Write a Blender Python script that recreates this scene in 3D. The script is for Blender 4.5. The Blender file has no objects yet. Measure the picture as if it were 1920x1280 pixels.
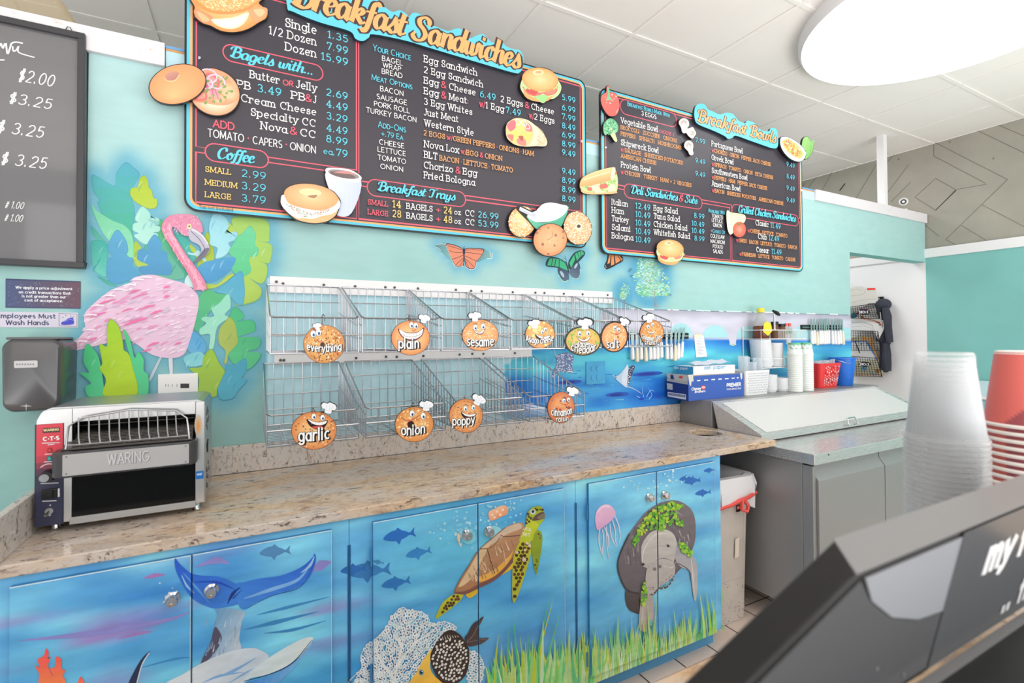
import bpy, math, random
import numpy as np
from mathutils import Vector, Matrix, noise
from mathutils.geometry import tessellate_polygon

# ------------------------------------------------------------------ camera, world, light, exposure
SC = bpy.context.scene
COL = SC.collection
random.seed(7)
FPX = 925.25; YAW, PITCH, ROLL = (math.radians(a) for a in (27.826, .8193, -.3497)); CY0 = 640 - 22.71
CAMH = 1.46
_F = Vector((math.sin(YAW), math.cos(YAW), 0)); _R = Vector((math.cos(YAW), -math.sin(YAW), 0)); _U = Vector((0, 0, 1))
_F2 = _F*math.cos(PITCH) + _U*math.sin(PITCH); _U2 = _U*math.cos(PITCH) - _F*math.sin(PITCH)
_R3 = _R*math.cos(ROLL) + _U2*math.sin(ROLL); _U3 = _U2*math.cos(ROLL) - _R*math.sin(ROLL)
CAMP = Vector((0, 0, CAMH))
cd = bpy.data.cameras.new('camera'); cam = bpy.data.objects.new('camera', cd); COL.objects.link(cam)
cd.sensor_width = 36; cd.lens = FPX*36/1920; cd.shift_y = -22.71/1920; cd.clip_start = .02
m = Matrix((_R3, _U3, -_F2)).transposed().to_4x4(); m.translation = CAMP; cam.matrix_world = m
cd.dof.use_dof = True; cd.dof.focus_distance = 2.6; cd.dof.aperture_fstop = 4.0
SC.camera = cam
SC.view_settings.view_transform = 'Standard'; SC.view_settings.look = 'None'
SC.view_settings.gamma = 1; SC.view_settings.exposure = 0.12
SC.cycles.transparent_max_bounces = 40
W = bpy.data.worlds.new('world'); SC.world = W; W.use_nodes = True
W.node_tree.nodes['Background'].inputs[0].default_value = (1.0, .99, .98, 1)
W.node_tree.nodes['Background'].inputs[1].default_value = 0.85
def area(name, loc, target, sx, sy, power, col=(1, 1, 1)):
    l = bpy.data.lights.new(name, 'AREA'); l.shape = 'RECTANGLE'; l.size = sx; l.size_y = sy; l.energy = power; l.color = col
    o = bpy.data.objects.new(name, l); COL.objects.link(o); o.location = loc
    o.rotation_euler = (Vector(target)-Vector(loc)).to_track_quat('-Z', 'Y').to_euler(); return o
# daylight from the shop front behind the camera
area('window_daylight', (1.5, -3.2, 1.6), (1.8, 2.2, 1.5), 7.5, 2.8, 80, (1, .99, .98))
# added fill lights, no real source: down into the passage, up at the ceiling
area('passage_fill', (4.3, 3.5, 3.15), (4.5, 3.5, 0), 1.2, .6, 26)
area('ceiling_fill', (1.2, -1.2, .85), (1.2, -1.1, 3.2), 6.5, 2.2, 215, (1, .985, .965))

# ------------------------------------------------------------------ pixel <-> place
def ray(x, y): return _F2 + _R3*((x-960)/FPX) + _U3*((CY0-y)/FPX)
def onY(x, y, Y): d = ray(x, y); return CAMP + d*(Y/d.y)
def onX(x, y, X): d = ray(x, y); return CAMP + d*(X/d.x)
def onZ(x, y, Z): d = ray(x, y); return CAMP + d*((Z-CAMH)/d.z)
def toPx(P):
    v = Vector(P)-CAMP; z = v.dot(_F2); return 960+FPX*v.dot(_R3)/z, CY0-FPX*v.dot(_U3)/z
def npPx(P):
    v = P - np.array(CAMP); z = v@np.array(_F2)
    return 960+FPX*(v@np.array(_R3))/z, CY0-FPX*(v@np.array(_U3))/z
def lin(c):
    return tuple((v/255/12.92 if v/255 <= .04045 else ((v/255+.055)/1.055)**2.4) for v in c[:3])
def nplin(a):
    a = np.clip(a, 0, 255)/255.; return np.where(a <= .04045, a/12.92, ((a+.055)/1.055)**2.4)

# ------------------------------------------------------------------ materials
def mat(name, col=(200, 200, 200), rough=.5, metal=0, spec=.5, bump=0, bscale=60, var=0, vscale=8, trans=0, ior=1.45, coat=0):
    M = bpy.data.materials.new(name); M.use_nodes = True; nt = M.node_tree; b = nt.nodes['Principled BSDF']
    c = lin(col); b.inputs['Base Color'].default_value = (*c, 1); b.inputs['Roughness'].default_value = rough
    b.inputs['Metallic'].default_value = metal; b.inputs['Specular IOR Level'].default_value = spec
    b.inputs['Transmission Weight'].default_value = trans; b.inputs['IOR'].default_value = ior; b.inputs['Coat Weight'].default_value = coat
    if var or bump:
        tc = nt.nodes.new('ShaderNodeTexCoord'); n = nt.nodes.new('ShaderNodeTexNoise'); n.inputs['Scale'].default_value = vscale; n.inputs['Detail'].default_value = 6
        nt.links.new(tc.outputs['Object'], n.inputs['Vector'])
        if var:
            r = nt.nodes.new('ShaderNodeValToRGB'); e = r.color_ramp.elements
            e[0].position = .3; e[1].position = .7
            e[0].color = (*[max(0, v*(1-var)) for v in c], 1); e[1].color = (*[min(1, v*(1+var)) for v in c], 1)
            nt.links.new(n.outputs['Fac'], r.inputs['Fac']); nt.links.new(r.outputs['Color'], b.inputs['Base Color'])
        if bump:
            n2 = nt.nodes.new('ShaderNodeTexNoise'); n2.inputs['Scale'].default_value = bscale; n2.inputs['Detail'].default_value = 4
            nt.links.new(tc.outputs['Object'], n2.inputs['Vector'])
            bp = nt.nodes.new('ShaderNodeBump'); bp.inputs['Strength'].default_value = bump; bp.inputs['Distance'].default_value = .002
            nt.links.new(n2.outputs['Fac'], bp.inputs['Height']); nt.links.new(bp.outputs['Normal'], b.inputs['Normal'])
    return M
def paint(name, rough=.5, spec=.4, grain=0, gscale=30, bump=0, coat=0):
    """paint whose colour is stored on the mesh (attribute Col), with a little brush grain"""
    M = mat(name, rough=rough, spec=spec, coat=coat); nt = M.node_tree; b = nt.nodes['Principled BSDF']
    a = nt.nodes.new('ShaderNodeAttribute'); a.attribute_name = 'Col'; src = a.outputs['Color']
    if grain:
        tc = nt.nodes.new('ShaderNodeTexCoord'); mp = nt.nodes.new('ShaderNodeMapping'); mp.inputs['Scale'].default_value = (1, 1, 3.0)
        n = nt.nodes.new('ShaderNodeTexNoise'); n.inputs['Scale'].default_value = gscale; n.inputs['Detail'].default_value = 5
        nt.links.new(tc.outputs['Object'], mp.inputs['Vector']); nt.links.new(mp.outputs['Vector'], n.inputs['Vector'])
        mr = nt.nodes.new('ShaderNodeMapRange'); mr.inputs[1].default_value = .25; mr.inputs[2].default_value = .75; mr.inputs[3].default_value = 1-grain; mr.inputs[4].default_value = 1+grain
        nt.links.new(n.outputs['Fac'], mr.inputs[0])
        mx = nt.nodes.new('ShaderNodeVectorMath'); mx.operation = 'SCALE'
        nt.links.new(src, mx.inputs[0]); nt.links.new(mr.outputs[0], mx.inputs['Scale']); src = mx.outputs[0]
        if bump:
            bp = nt.nodes.new('ShaderNodeBump'); bp.inputs['Strength'].default_value = bump; bp.inputs['Distance'].default_value = .001
            nt.links.new(n.outputs['Fac'], bp.inputs['Height']); nt.links.new(bp.outputs['Normal'], b.inputs['Normal'])
    nt.links.new(src, b.inputs['Base Color']); return M
def clearmat(name, tint=(240, 245, 250), alpha=.3, rough=.1):
    """thin clear plastic: part see-through, part milky, glossy"""
    M = bpy.data.materials.new(name); M.use_nodes = True; nt = M.node_tree; nt.nodes.clear()
    o = nt.nodes.new('ShaderNodeOutputMaterial'); t = nt.nodes.new('ShaderNodeBsdfTransparent'); p = nt.nodes.new('ShaderNodeBsdfPrincipled')
    tr = nt.nodes.new('ShaderNodeBsdfTranslucent'); mx0 = nt.nodes.new('ShaderNodeMixShader'); mx0.inputs[0].default_value = .45
    p.inputs['Base Color'].default_value = (*lin(tint), 1); p.inputs['Roughness'].default_value = rough; tr.inputs[0].default_value = (*lin(tint), 1)
    mx = nt.nodes.new('ShaderNodeMixShader'); lw = nt.nodes.new('ShaderNodeLayerWeight'); lw.inputs[0].default_value = .35
    mr = nt.nodes.new('ShaderNodeMapRange'); mr.inputs[3].default_value = alpha; mr.inputs[4].default_value = min(1, alpha+.5)
    nt.links.new(lw.outputs['Facing'], mr.inputs[0]); nt.links.new(mr.outputs[0], mx.inputs[0])
    nt.links.new(p.outputs[0], mx0.inputs[1]); nt.links.new(tr.outputs[0], mx0.inputs[2])
    nt.links.new(t.outputs[0], mx.inputs[1]); nt.links.new(mx0.outputs[0], mx.inputs[2]); nt.links.new(mx.outputs[0], o.inputs['Surface']); return M
def granite(name, stretch, rot, pale=0):
    M = mat(name, rough=.12, spec=.5); nt = M.node_tree; b = nt.nodes['Principled BSDF']; N = nt.nodes.new; L = nt.links.new
    tc = N('ShaderNodeTexCoord'); mp = N('ShaderNodeMapping'); mp.inputs['Scale'].default_value = stretch; L(tc.outputs['Object'], mp.inputs['Vector'])
    mp.inputs['Rotation'].default_value = (0, rot, 0); mp.vector_type = 'POINT'
    def nz(s, d, ro=.6, dist=0):
        n = N('ShaderNodeTexNoise'); n.inputs['Scale'].default_value = s; n.inputs['Detail'].default_value = d; n.inputs['Roughness'].default_value = ro; n.inputs['Distortion'].default_value = dist; L(mp.outputs['Vector'], n.inputs['Vector']); return n
    def ramp(src, stops):
        r = N('ShaderNodeValToRGB'); e = r.color_ramp.elements
        while len(e) < len(stops): e.new(.5)
        for q, (p, c) in zip(e, stops): q.position = p; q.color = (*lin(c), 1)
        L(src, r.inputs['Fac']); return r
    def mix(f, a, c, typ='MIX'):
        x = N('ShaderNodeMix'); x.data_type = 'RGBA'; x.blend_type = typ; L(f, x.inputs[0]); L(a, x.inputs[6])
        if isinstance(c, tuple): x.inputs[7].default_value = (*lin(c), 1)
        else: L(c, x.inputs[7])
        return x.outputs[2]
    base = ramp(nz(16, 6, .65, .6).outputs['Fac'], [(.30, (134, 106, 90)), (.40, (188, 154, 120)), (.52, (214, 186, 154)), (.70, (218, 182, 140))])
    big = ramp(nz(3, 3, .5, .8).outputs['Fac'], [(.40, (0, 0, 0)), (.62, (255, 255, 255))])
    c = mix(big.outputs['Color'], base.outputs['Color'], (206, 194, 184))
    if pale: q_ = N('ShaderNodeValue'); q_.outputs[0].default_value = pale; c = mix(q_.outputs[0], c, (216, 212, 209))
    g = ramp(nz(30, 5, .7, .4).outputs['Fac'], [(.54, (0, 0, 0)), (.62, (200, 200, 200))]); c = mix(g.outputs['Color'], c, (150, 132, 122))
    g2 = ramp(nz(21, 7, .75, .9).outputs['Fac'], [(.57, (0, 0, 0)), (.615, (240, 240, 240))]); c = mix(g2.outputs['Color'], c, (84, 66, 60))
    v = N('ShaderNodeTexVoronoi'); v.inputs['Scale'].default_value = 48; L(mp.outputs['Vector'], v.inputs['Vector'])
    g3 = ramp(v.outputs['Distance'], [(.10, (200, 200, 200)), (.22, (0, 0, 0))]); n3 = ramp(nz(9, 4).outputs['Fac'], [(.5, (0, 0, 0)), (.6, (255, 255, 255))])
    k = N('ShaderNodeMix'); k.data_type = 'RGBA'; k.blend_type = 'MULTIPLY'; k.inputs[0].default_value = 1; L(g3.outputs['Color'], k.inputs[6]); L(n3.outputs['Color'], k.inputs[7])
    c = mix(k.outputs[2], c, (62, 52, 52)); L(c, b.inputs['Base Color']); return M
def brushed(name, col, rough=.3, axis=(1, 1, 60), metal=1):
    M = mat(name, col, rough=rough, metal=metal); nt = M.node_tree; b = nt.nodes['Principled BSDF']
    tc = nt.nodes.new('ShaderNodeTexCoord'); mp = nt.nodes.new('ShaderNodeMapping'); mp.inputs['Scale'].default_value = axis
    n = nt.nodes.new('ShaderNodeTexNoise'); n.inputs['Scale'].default_value = 6; n.inputs['Detail'].default_value = 5
    nt.links.new(tc.outputs['Object'], mp.inputs['Vector']); nt.links.new(mp.outputs['Vector'], n.inputs['Vector'])
    mr = nt.nodes.new('ShaderNodeMapRange'); mr.inputs[3].default_value = rough-.08; mr.inputs[4].default_value = rough+.1
    nt.links.new(n.outputs['Fac'], mr.inputs[0]); nt.links.new(mr.outputs[0], b.inputs['Roughness']); return M

M = {}
M['mural'] = paint('mural_paint', rough=.55, spec=.3, grain=.04, gscale=9)
M['door'] = paint('brushed_mural_paint', rough=.32, spec=.45, grain=.10, gscale=14, bump=.15)
M['print'] = paint('printed_sign_face', rough=.25, spec=.5)
M['flat'] = paint('printed_matte', rough=.6, spec=.3)
M['granite'] = granite('granite_top', (1.0, 2.2, 2.2), 0); M['granite_splash'] = granite('granite_splash', (2.6, 1.3, 1.3), .75, .7)
M['steel'] = brushed('brushed_steel', (206, 206, 206), .30, (1, 60, 60)); M['steel_v'] = brushed('brushed_steel_upright', (186, 186, 184), .34, (60, 60, 1))
M['chrome'] = mat('chrome', (205, 205, 208), .12, 1); M['wire'] = mat('nickel_wire', (186, 187, 192), .25, 1)
M['black'] = mat('black_plastic', (26, 26, 27), .35); M['blackgloss'] = mat('black_gloss', (5, 5, 6), .1, spec=.25); M['darkgrey'] = mat('dark_grey', (74, 74, 77), .4)
M['white'] = mat('white_paint', (236, 236, 238), .45); M['whiteplastic'] = mat('white_plastic', (240, 240, 240), .3)
M['clear'] = clearmat('clear_plastic', alpha=.10, rough=.12); M['haze'] = clearmat('hazy_plastic', alpha=.45, rough=.25)

# ------------------------------------------------------------------ object helpers
def setp(o, label=None, cat=None, group=None, kind=None):
    if label: o['label'] = label
    if cat: o['category'] = cat
    if group: o['group'] = group
    if kind: o['kind'] = kind
    return o
def thing(name, label, cat, loc=(0, 0, 0), rz=0, group=None):
    o = bpy.data.objects.new(name, None); COL.objects.link(o); o.location = loc; o.rotation_euler = (0, 0, rz); o.empty_display_size = .05
    return setp(o, label, cat, group)
def wloc(o):
    v = Vector((0, 0, 0))
    while o: v += o.location; o = o.parent
    return v
def dup(root, loc=None, label=None, group=None):
    r = root.copy(); COL.objects.link(r)
    if loc is not None: r.location = loc
    if label: r['label'] = label
    if group: r['group'] = group
    for ch in root.children:
        c = ch.copy(); COL.objects.link(c); c.parent = r
        for g in ch.children:
            d = g.copy(); COL.objects.link(d); d.parent = c
    return r

class MB:
    def __init__(s): s.v = []; s.f = []; s.m = []; s.cur = 0
    def add(s, vs, fs):
        n = len(s.v); s.v += [Vector(v) for v in vs]; s.f += [[n+i for i in f] for f in fs]; s.m += [s.cur]*len(fs); return s
    def box(s, x0, x1, y0, y1, z0, z1):
        return s.add([(x0, y0, z0), (x1, y0, z0), (x1, y1, z0), (x0, y1, z0), (x0, y0, z1), (x1, y0, z1), (x1, y1, z1), (x0, y1, z1)],
              [(0, 3, 2, 1), (4, 5, 6, 7), (0, 1, 5, 4), (1, 2, 6, 5), (2, 3, 7, 6), (3, 0, 4, 7)])
    def hexa(s, P): return s.add(P, [(0, 3, 2, 1), (4, 5, 6, 7), (0, 1, 5, 4), (1, 2, 6, 5), (2, 3, 7, 6), (3, 0, 4, 7)])
    def prism(s, pts, d):   # pts: 3-D loop, d: extrusion vector
        d = Vector(d); n = len(pts); P = [Vector(p) for p in pts]; Q = [p+d for p in P]
        tr = tessellate_polygon([P]); s.add(P+Q, [tuple(t) for t in tr]+[tuple(n+i for i in reversed(t)) for t in tr]+[(i, (i+1) % n, n+(i+1) % n, n+i) for i in range(n)]); return s
    def cyl(s, a, b, r, r2=None, n=12, caps=True):
        a = Vector(a); b = Vector(b); r2 = r if r2 is None else r2; w = (b-a).normalized()
        u = w.orthogonal().normalized(); t = w.cross(u); vs = []
        for k in range(n):
            c = math.cos(2*math.pi*k/n); q = math.sin(2*math.pi*k/n); e = u*c+t*q; vs += [a+e*r, b+e*r2]
        fs = [(2*k, 2*((k+1) % n), 2*((k+1) % n)+1, 2*k+1) for k in range(n)]
        if caps: fs += [tuple(2*k for k in reversed(range(n))), tuple(2*k+1 for k in range(n))]
        return s.add(vs, fs)
    def tube(s, pts, r, n=6, closed=False):
        P = [Vector(p) for p in pts]; m = len(P); rings = []; u = None
        for i in range(m):
            a = P[i-1] if (i or closed) else P[0]; b = P[(i+1) % m] if (i < m-1 or closed) else P[-1]
            w = (b-a).normalized()
            u = w.orthogonal().normalized() if u is None else (u-w*u.dot(w)).normalized()
            t = w.cross(u); rr = r[i] if isinstance(r, (list, tuple)) else r
            rings.append([P[i]+(u*math.cos(2*math.pi*k/n)+t*math.sin(2*math.pi*k/n))*rr for k in range(n)])
        vs = [v for R_ in rings for v in R_]; fs = []
        for i in range(m if closed else m-1):
            j = (i+1) % m
            for k in range(n): fs.append((i*n+k, i*n+(k+1) % n, j*n+(k+1) % n, j*n+k))
        if not closed: fs += [tuple(reversed(range(n))), tuple((m-1)*n+k for k in range(n))]
        return s.add(vs, fs)
    def lathe(s, prof, c=(0, 0, 0), n=24, cap=True):
        c = Vector(c); vs = []; m = len(prof)
        for k in range(n):
            a = 2*math.pi*k/n
            vs += [c+Vector((r*math.cos(a), r*math.sin(a), z)) for r, z in prof]
        fs = [(k*m+i, ((k+1) % n)*m+i, ((k+1) % n)*m+i+1, k*m+i+1) for k in range(n) for i in range(m-1)]
        if cap:
            if prof[0][0] > 1e-5: fs.append(tuple(k*m for k in reversed(range(n))))
            if prof[-1][0] > 1e-5: fs.append(tuple(k*m+m-1 for k in range(n)))
        return s.add(vs, fs)
    def ball(s, c, rx, ry=None, rz=None, n=14, h=9):
        ry = ry or rx; rz = rz or rx; c = Vector(c); vs = []
        for i in range(h+1):
            a = math.pi*i/h
            vs += [c+Vector((rx*math.sin(a)*math.cos(2*math.pi*k/n), ry*math.sin(a)*math.sin(2*math.pi*k/n), -rz*math.cos(a))) for k in range(n)]
        return s.add(vs, [(i*n+k, i*n+(k+1) % n, (i+1)*n+(k+1) % n, (i+1)*n+k) for i in range(h) for k in range(n)])
    def build(s, name, ms, parent=None, local=False, bev=0, smooth=False, seg=2, origin=None, solid=0, sub=0, fixn=True):
        me = bpy.data.meshes.new(name); o = bpy.data.objects.new(name, me); COL.objects.link(o)
        if parent is not None: o.parent = parent; off = Vector() if local else wloc(parent)
        elif local: off = Vector()
        else:
            lo = Vector([min(v[i] for v in s.v) for i in range(3)]); hi = Vector([max(v[i] for v in s.v) for i in range(3)])
            off = Vector(origin) if origin else Vector(((lo.x+hi.x)/2, (lo.y+hi.y)/2, lo.z)); o.location = off
        me.from_pydata([v-off for v in s.v], [], s.f)
        for q in (ms if isinstance(ms, (list, tuple)) else [ms]): me.materials.append(M[q] if isinstance(q, str) else q)
        me.polygons.foreach_set('material_index', s.m)
        if fixn:
            import bmesh; bm = bmesh.new(); bm.from_mesh(me); bmesh.ops.remove_doubles(bm, verts=bm.verts, dist=1e-6); bmesh.ops.recalc_face_normals(bm, faces=bm.faces); bm.to_mesh(me); bm.free()
        if smooth:
            me.polygons.foreach_set('use_smooth', [True]*len(me.polygons))
            me.set_sharp_from_angle(angle=math.radians(40))
        if solid: q = o.modifiers.new('thick', 'SOLIDIFY'); q.thickness = solid; q.offset = 0
        if sub: q = o.modifiers.new('sub', 'SUBSURF'); q.levels = q.render_levels = sub
        if bev: q = o.modifiers.new('bev', 'BEVEL'); q.width = bev; q.segments = seg; q.limit_method = 'ANGLE'
        return o

def spline(pts, closed=True, k=5):
    n = len(pts); out = []
    for i in range(n if closed else n-1):
        g = lambda j: pts[j % n] if closed else pts[min(max(j, 0), n-1)]
        p0, p1, p2, p3 = g(i-1), g(i), g(i+1), g(i+2)
        for j in range(k):
            t = j/k; t2 = t*t; t3 = t2*t
            out.append(tuple(.5*(2*p1[a]+(p2[a]-p0[a])*t+(2*p0[a]-5*p1[a]+4*p2[a]-p3[a])*t2+(3*p1[a]-p0[a]-3*p2[a]+p3[a])*t3) for a in (0, 1)))
    if not closed: out.append(tuple(pts[-1]))
    return out
def ell(cx, cy, rx, ry, rot=0, n=28):
    c, s = math.cos(math.radians(rot)), math.sin(math.radians(rot)); o = []
    for k in range(n):
        a = 2*math.pi*k/n; x, y = rx*math.cos(a), ry*math.sin(a); o.append((cx+x*c-y*s, cy+x*s+y*c))
    return o
def inside(p, poly):
    x, y = p; r = False; n = len(poly); j = n-1
    for i in range(n):
        xi, yi = poly[i]; xj, yj = poly[j]
        if (yi > y) != (yj > y) and x < (xj-xi)*(y-yi)/(yj-yi)+xi: r = not r
        j = i
    return r
CR = {'L': (0, 0, 3.658), 'P2': (330, 0, 4.74), 'P3': (660, 0, 4.2667), 'P4': (330, 220, 4.74), 'P5': (660, 230, 4.2667), 'P6': (1080, 150, 4.2667), 'P7': (1080, 300, 4.2667),
      'K': (0, 300, 3.658), 'A': (480, 500, 3.657), 'S': (840, 520, 3.878), 'Q': (1140, 480, 4.2667), 'H': (1380, 500, 4.922), 'W': (0, 960, 2.909), 'T': (600, 880, 3.2),
      'N': (1050, 840, 2.91), 'M': (130, 290, 2.845), 'F': (800, 430, 3.84), 'G': (0, 600, 2.56), 'px': (0, 0, 1), 'R': (1480, 640, 2.0), 'V': (1260, 700, 2.371)}
def cpx(c, x, y): o = CR[c]; return o[0]+x/o[2], o[1]+y/o[2]

class Frame:      # a real plane in the place: origin, two axes and the outward normal
    def __init__(s, O, U, V, N): s.O, s.U, s.V, s.N = (Vector(a) for a in (O, U, V, N))
    def uv(s, x, y):
        d = ray(x, y); t = (s.O-CAMP).dot(s.N)/d.dot(s.N); p = CAMP+d*t-s.O; return p.dot(s.U), p.dot(s.V)
    def at(s, u, v, o=0): return s.O+s.U*u+s.V*v+s.N*o
def FY(Y): return Frame((0, Y, 0), (1, 0, 0), (0, 0, 1), (0, -1, 0))
def FX(X): return Frame((X, 0, 0), (0, -1, 0), (0, 0, 1), (-1, 0, 0))

class Art:        # flat painted or printed shapes lying on a plane, in plane units (metres)
    def __init__(s, fr, base=.0006, step=.00004):
        s.fr = fr; s.off = base; s.step = step; s.c = 'px'; s.v = []; s.f = []; s.k = []; s.clip = None; s.rec = None
    def up(s): s.off += s.step
    def tri(s, P, col, off=None):
        off = s.off if off is None else off; n = len(s.v); s.v += [s.fr.at(u, v, off) for u, v in P]; s.f.append(tuple(range(n, n+len(P))))
        s.k += [lin(col)]*len(P) if not isinstance(col, list) else [lin(q) for q in col]
    def uvs(s, pts):
        return [s.fr.uv(*cpx(s.c, x, y)) for x, y in pts]
    def polyuv(s, P, col, raised=True, flush=False):
        if raised: s.up()
        if len(P) < 3: return
        oo = s.off if raised or flush else s.off+s.step*random.uniform(.3, .9)
        n = len(s.v); s.v += [s.fr.at(u, v, oo) for u, v in P]
        cs = [lin(col)]*len(P) if not isinstance(col, list) else [lin(q) for q in col]; s.k += cs
        for t in tessellate_polygon([[Vector((u, v, 0)) for u, v in P]]):
            s.f.append(tuple(n+i for i in t))
    def poly(s, pts, col, smooth=True, raised=True):
        if smooth: pts = spline(pts)
        s.polyuv(s.uvs(pts), col, raised)
    def grad(s, pts, c0, c1, ang=90, smooth=True, cell=8):
        """polygon filled with a two-colour blend along an angle (crop axes), as fine strips"""
        if smooth: pts = spline(pts)
        ca, sa = math.cos(math.radians(ang)), math.sin(math.radians(ang)); pr = [x*ca+y*sa for x, y in pts]; a, b = min(pr), max(pr); n = cell
        for i in range(n):
            lo = a+(b-a)*i/n-.01; hi = a+(b-a)*(i+1)/n+.01
            q = clipline(clipline(pts, ca, sa, -lo), -ca, -sa, hi)
            t = (i+.5)/n
            if len(q) > 2: s.polyuv(s.uvs(q), tuple(c0[j]*(1-t)+c1[j]*t for j in range(3)), raised=(i == 0), flush=True)
    def shade(s, pts, fn, rings=5, smooth=True, centre=None):
        """star-shaped polygon as concentric rings; fn(r 0..1, angle)->colour"""
        if smooth: pts = spline(pts)
        n = len(pts); cx, cy = centre or (sum(p[0] for p in pts)/n, sum(p[1] for p in pts)/n); s.up(); b = len(s.v)
        for r in range(rings+1):
            t = r/rings
            for i, (x, y) in enumerate(pts):
                p = (cx+(x-cx)*t, cy+(y-cy)*t); s.v.append(s.fr.at(*s.fr.uv(*cpx(s.c, *p)), s.off)); s.k.append(lin(fn(t, math.atan2(y-cy, x-cx))))
        for r in range(rings):
            for i in range(n):
                j = (i+1) % n; s.f.append((b+r*n+i, b+r*n+j, b+(r+1)*n+j, b+(r+1)*n+i))
    def strokeuv(s, P, w, col, closed=False, raised=True):
        if raised: s.up()
        m = len(P); oo = s.off if raised else s.off+s.step*random.uniform(.3, .9)
        if m < 2: return
        L_ = []; R_ = []
        for i in range(m):
            a = P[i-1] if (i or closed) else P[0]; b = P[(i+1) % m] if (i < m-1 or closed) else P[-1]
            dx, dy = b[0]-a[0], b[1]-a[1]; l = math.hypot(dx, dy) or 1e-9; nx, ny = -dy/l, dx/l
            ww = w[i] if isinstance(w, (list, tuple)) else w; k = 1
            if 0 < i < m-1 or closed:
                e = (P[i][0]-a[0], P[i][1]-a[1]); le = math.hypot(*e) or 1e-9; c = abs(nx*-e[1]/le+ny*e[0]/le); k = 1/max(c, .6)
            L_.append((P[i][0]+nx*ww*k/2, P[i][1]+ny*ww*k/2)); R_.append((P[i][0]-nx*ww*k/2, P[i][1]-ny*ww*k/2))
        n = len(s.v); s.v += [s.fr.at(u, v, oo+1.2e-6*(i % m)) for i, (u, v) in enumerate(L_+R_)]; s.k += [lin(col)]*(2*m)
        for i in range(m if closed else m-1): j = (i+1) % m; s.f.append((n+i, n+j, n+m+j, n+m+i))
    def stroke(s, pts, w, col, smooth=True, closed=False, raised=True):
        """w in crop units"""
        if smooth and len(pts) > 2: 
            if isinstance(w, (list, tuple)):
                k = 5; ws = [w[min(i//k, len(w)-1)]*(1-(i % k)/k)+w[min(i//k+1, len(w)-1)]*(i % k)/k for i in range((len(pts)-1)*k+1)]; w = ws
            pts = spline(pts, closed)
        P = s.uvs(pts); a, b = s.uvs([(pts[0][0], pts[0][1]-5), (pts[0][0], pts[0][1]+5)]); sc = math.hypot(a[0]-b[0], a[1]-b[1])/10
        s.strokeuv(P, [q*sc for q in w] if isinstance(w, (list, tuple)) else w*sc, col, closed, raised)
    def dots(s, pts, r, col, n=7, asp=1):
        s.up()
        for x, y in pts:
            rr = r if not isinstance(r, tuple) else random.uniform(*r); s.polyuv(s.uvs(ell(x, y, rr, rr*asp, 0, n)), col, False)
    def slab(s, P, depth, col):      # raised side walls round a plane outline (P in uv); face goes on top
        n = len(s.v); m = len(P); s.v += [s.fr.at(u, v, s.off) for u, v in P]+[s.fr.at(u, v, s.off+depth) for u, v in P]; s.k += [lin(col)]*(2*m)
        s.f += [(n+i, n+(i+1) % m, n+m+(i+1) % m, n+m+i) for i in range(m)]
        s.off += depth; s.polyuv(P, col)
    def build(s, name, parent=None, m='print', origin=None):
        me = bpy.data.meshes.new(name); o = bpy.data.objects.new(name, me); COL.objects.link(o)
        if parent is not None: o.parent = parent; off = wloc(parent)
        else:
            lo = Vector([min(v[i] for v in s.v) for i in range(3)]); hi = Vector([max(v[i] for v in s.v) for i in range(3)])
            off = origin or Vector(((lo.x+hi.x)/2, (lo.y+hi.y)/2, lo.z)); o.location = off
        me.from_pydata([v-off for v in s.v], [], s.f)
        a = me.color_attributes.new('Col', 'FLOAT_COLOR', 'POINT'); arr = np.ones((len(s.v), 4), 'f'); arr[:, :3] = np.array(s.k, 'f'); a.data.foreach_set('color', arr.ravel())
        me.materials.append(M[m]); return o
def clipline(P, a, b, c):     # keep a*x+b*y+c >= 0
    out = []; n = len(P)
    for i in range(n):
        p, q = P[i], P[(i+1) % n]; dp = a*p[0]+b*p[1]+c; dq = a*q[0]+b*q[1]+c
        if dp >= 0: out.append(p)
        if dp*dq < 0: t = dp/(dp-dq); out.append((p[0]+(q[0]-p[0])*t, p[1]+(q[1]-p[1])*t))
    return out
def clipart(src, boxes_fr, u0, u1, v0, v1):
    """the part of a painting (Art) that falls on one board: triangles clipped to the board's rectangle"""
    d = Art(boxes_fr); d.off = src.off
    for f in src.f:
        P = [src.v[i]-src.fr.O for i in f]; cs = [src.k[i] for i in f]; Q = [(p.dot(src.fr.U), p.dot(src.fr.V)) for p in P]
        us = [q[0] for q in Q]; vs = [q[1] for q in Q]
        if max(us) <= u0 or min(us) >= u1 or max(vs) <= v0 or min(vs) >= v1: continue
        off = P[0].dot(src.fr.N)
        ins = min(us) >= u0 and max(us) <= u1 and min(vs) >= v0 and max(vs) <= v1
        if not ins:
            Q = clipline(clipline(clipline(clipline(Q, 1, 0, -u0), -1, 0, u1), 0, 1, -v0), 0, -1, v1); c0 = cs[0]; cs = [c0]*len(Q)
        if len(Q) < 3: continue
        n = len(d.v); d.v += [d.fr.at(u, v, off) for u, v in Q]; d.k += cs; d.f.append(tuple(range(n, n+len(Q))))
    return d
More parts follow.
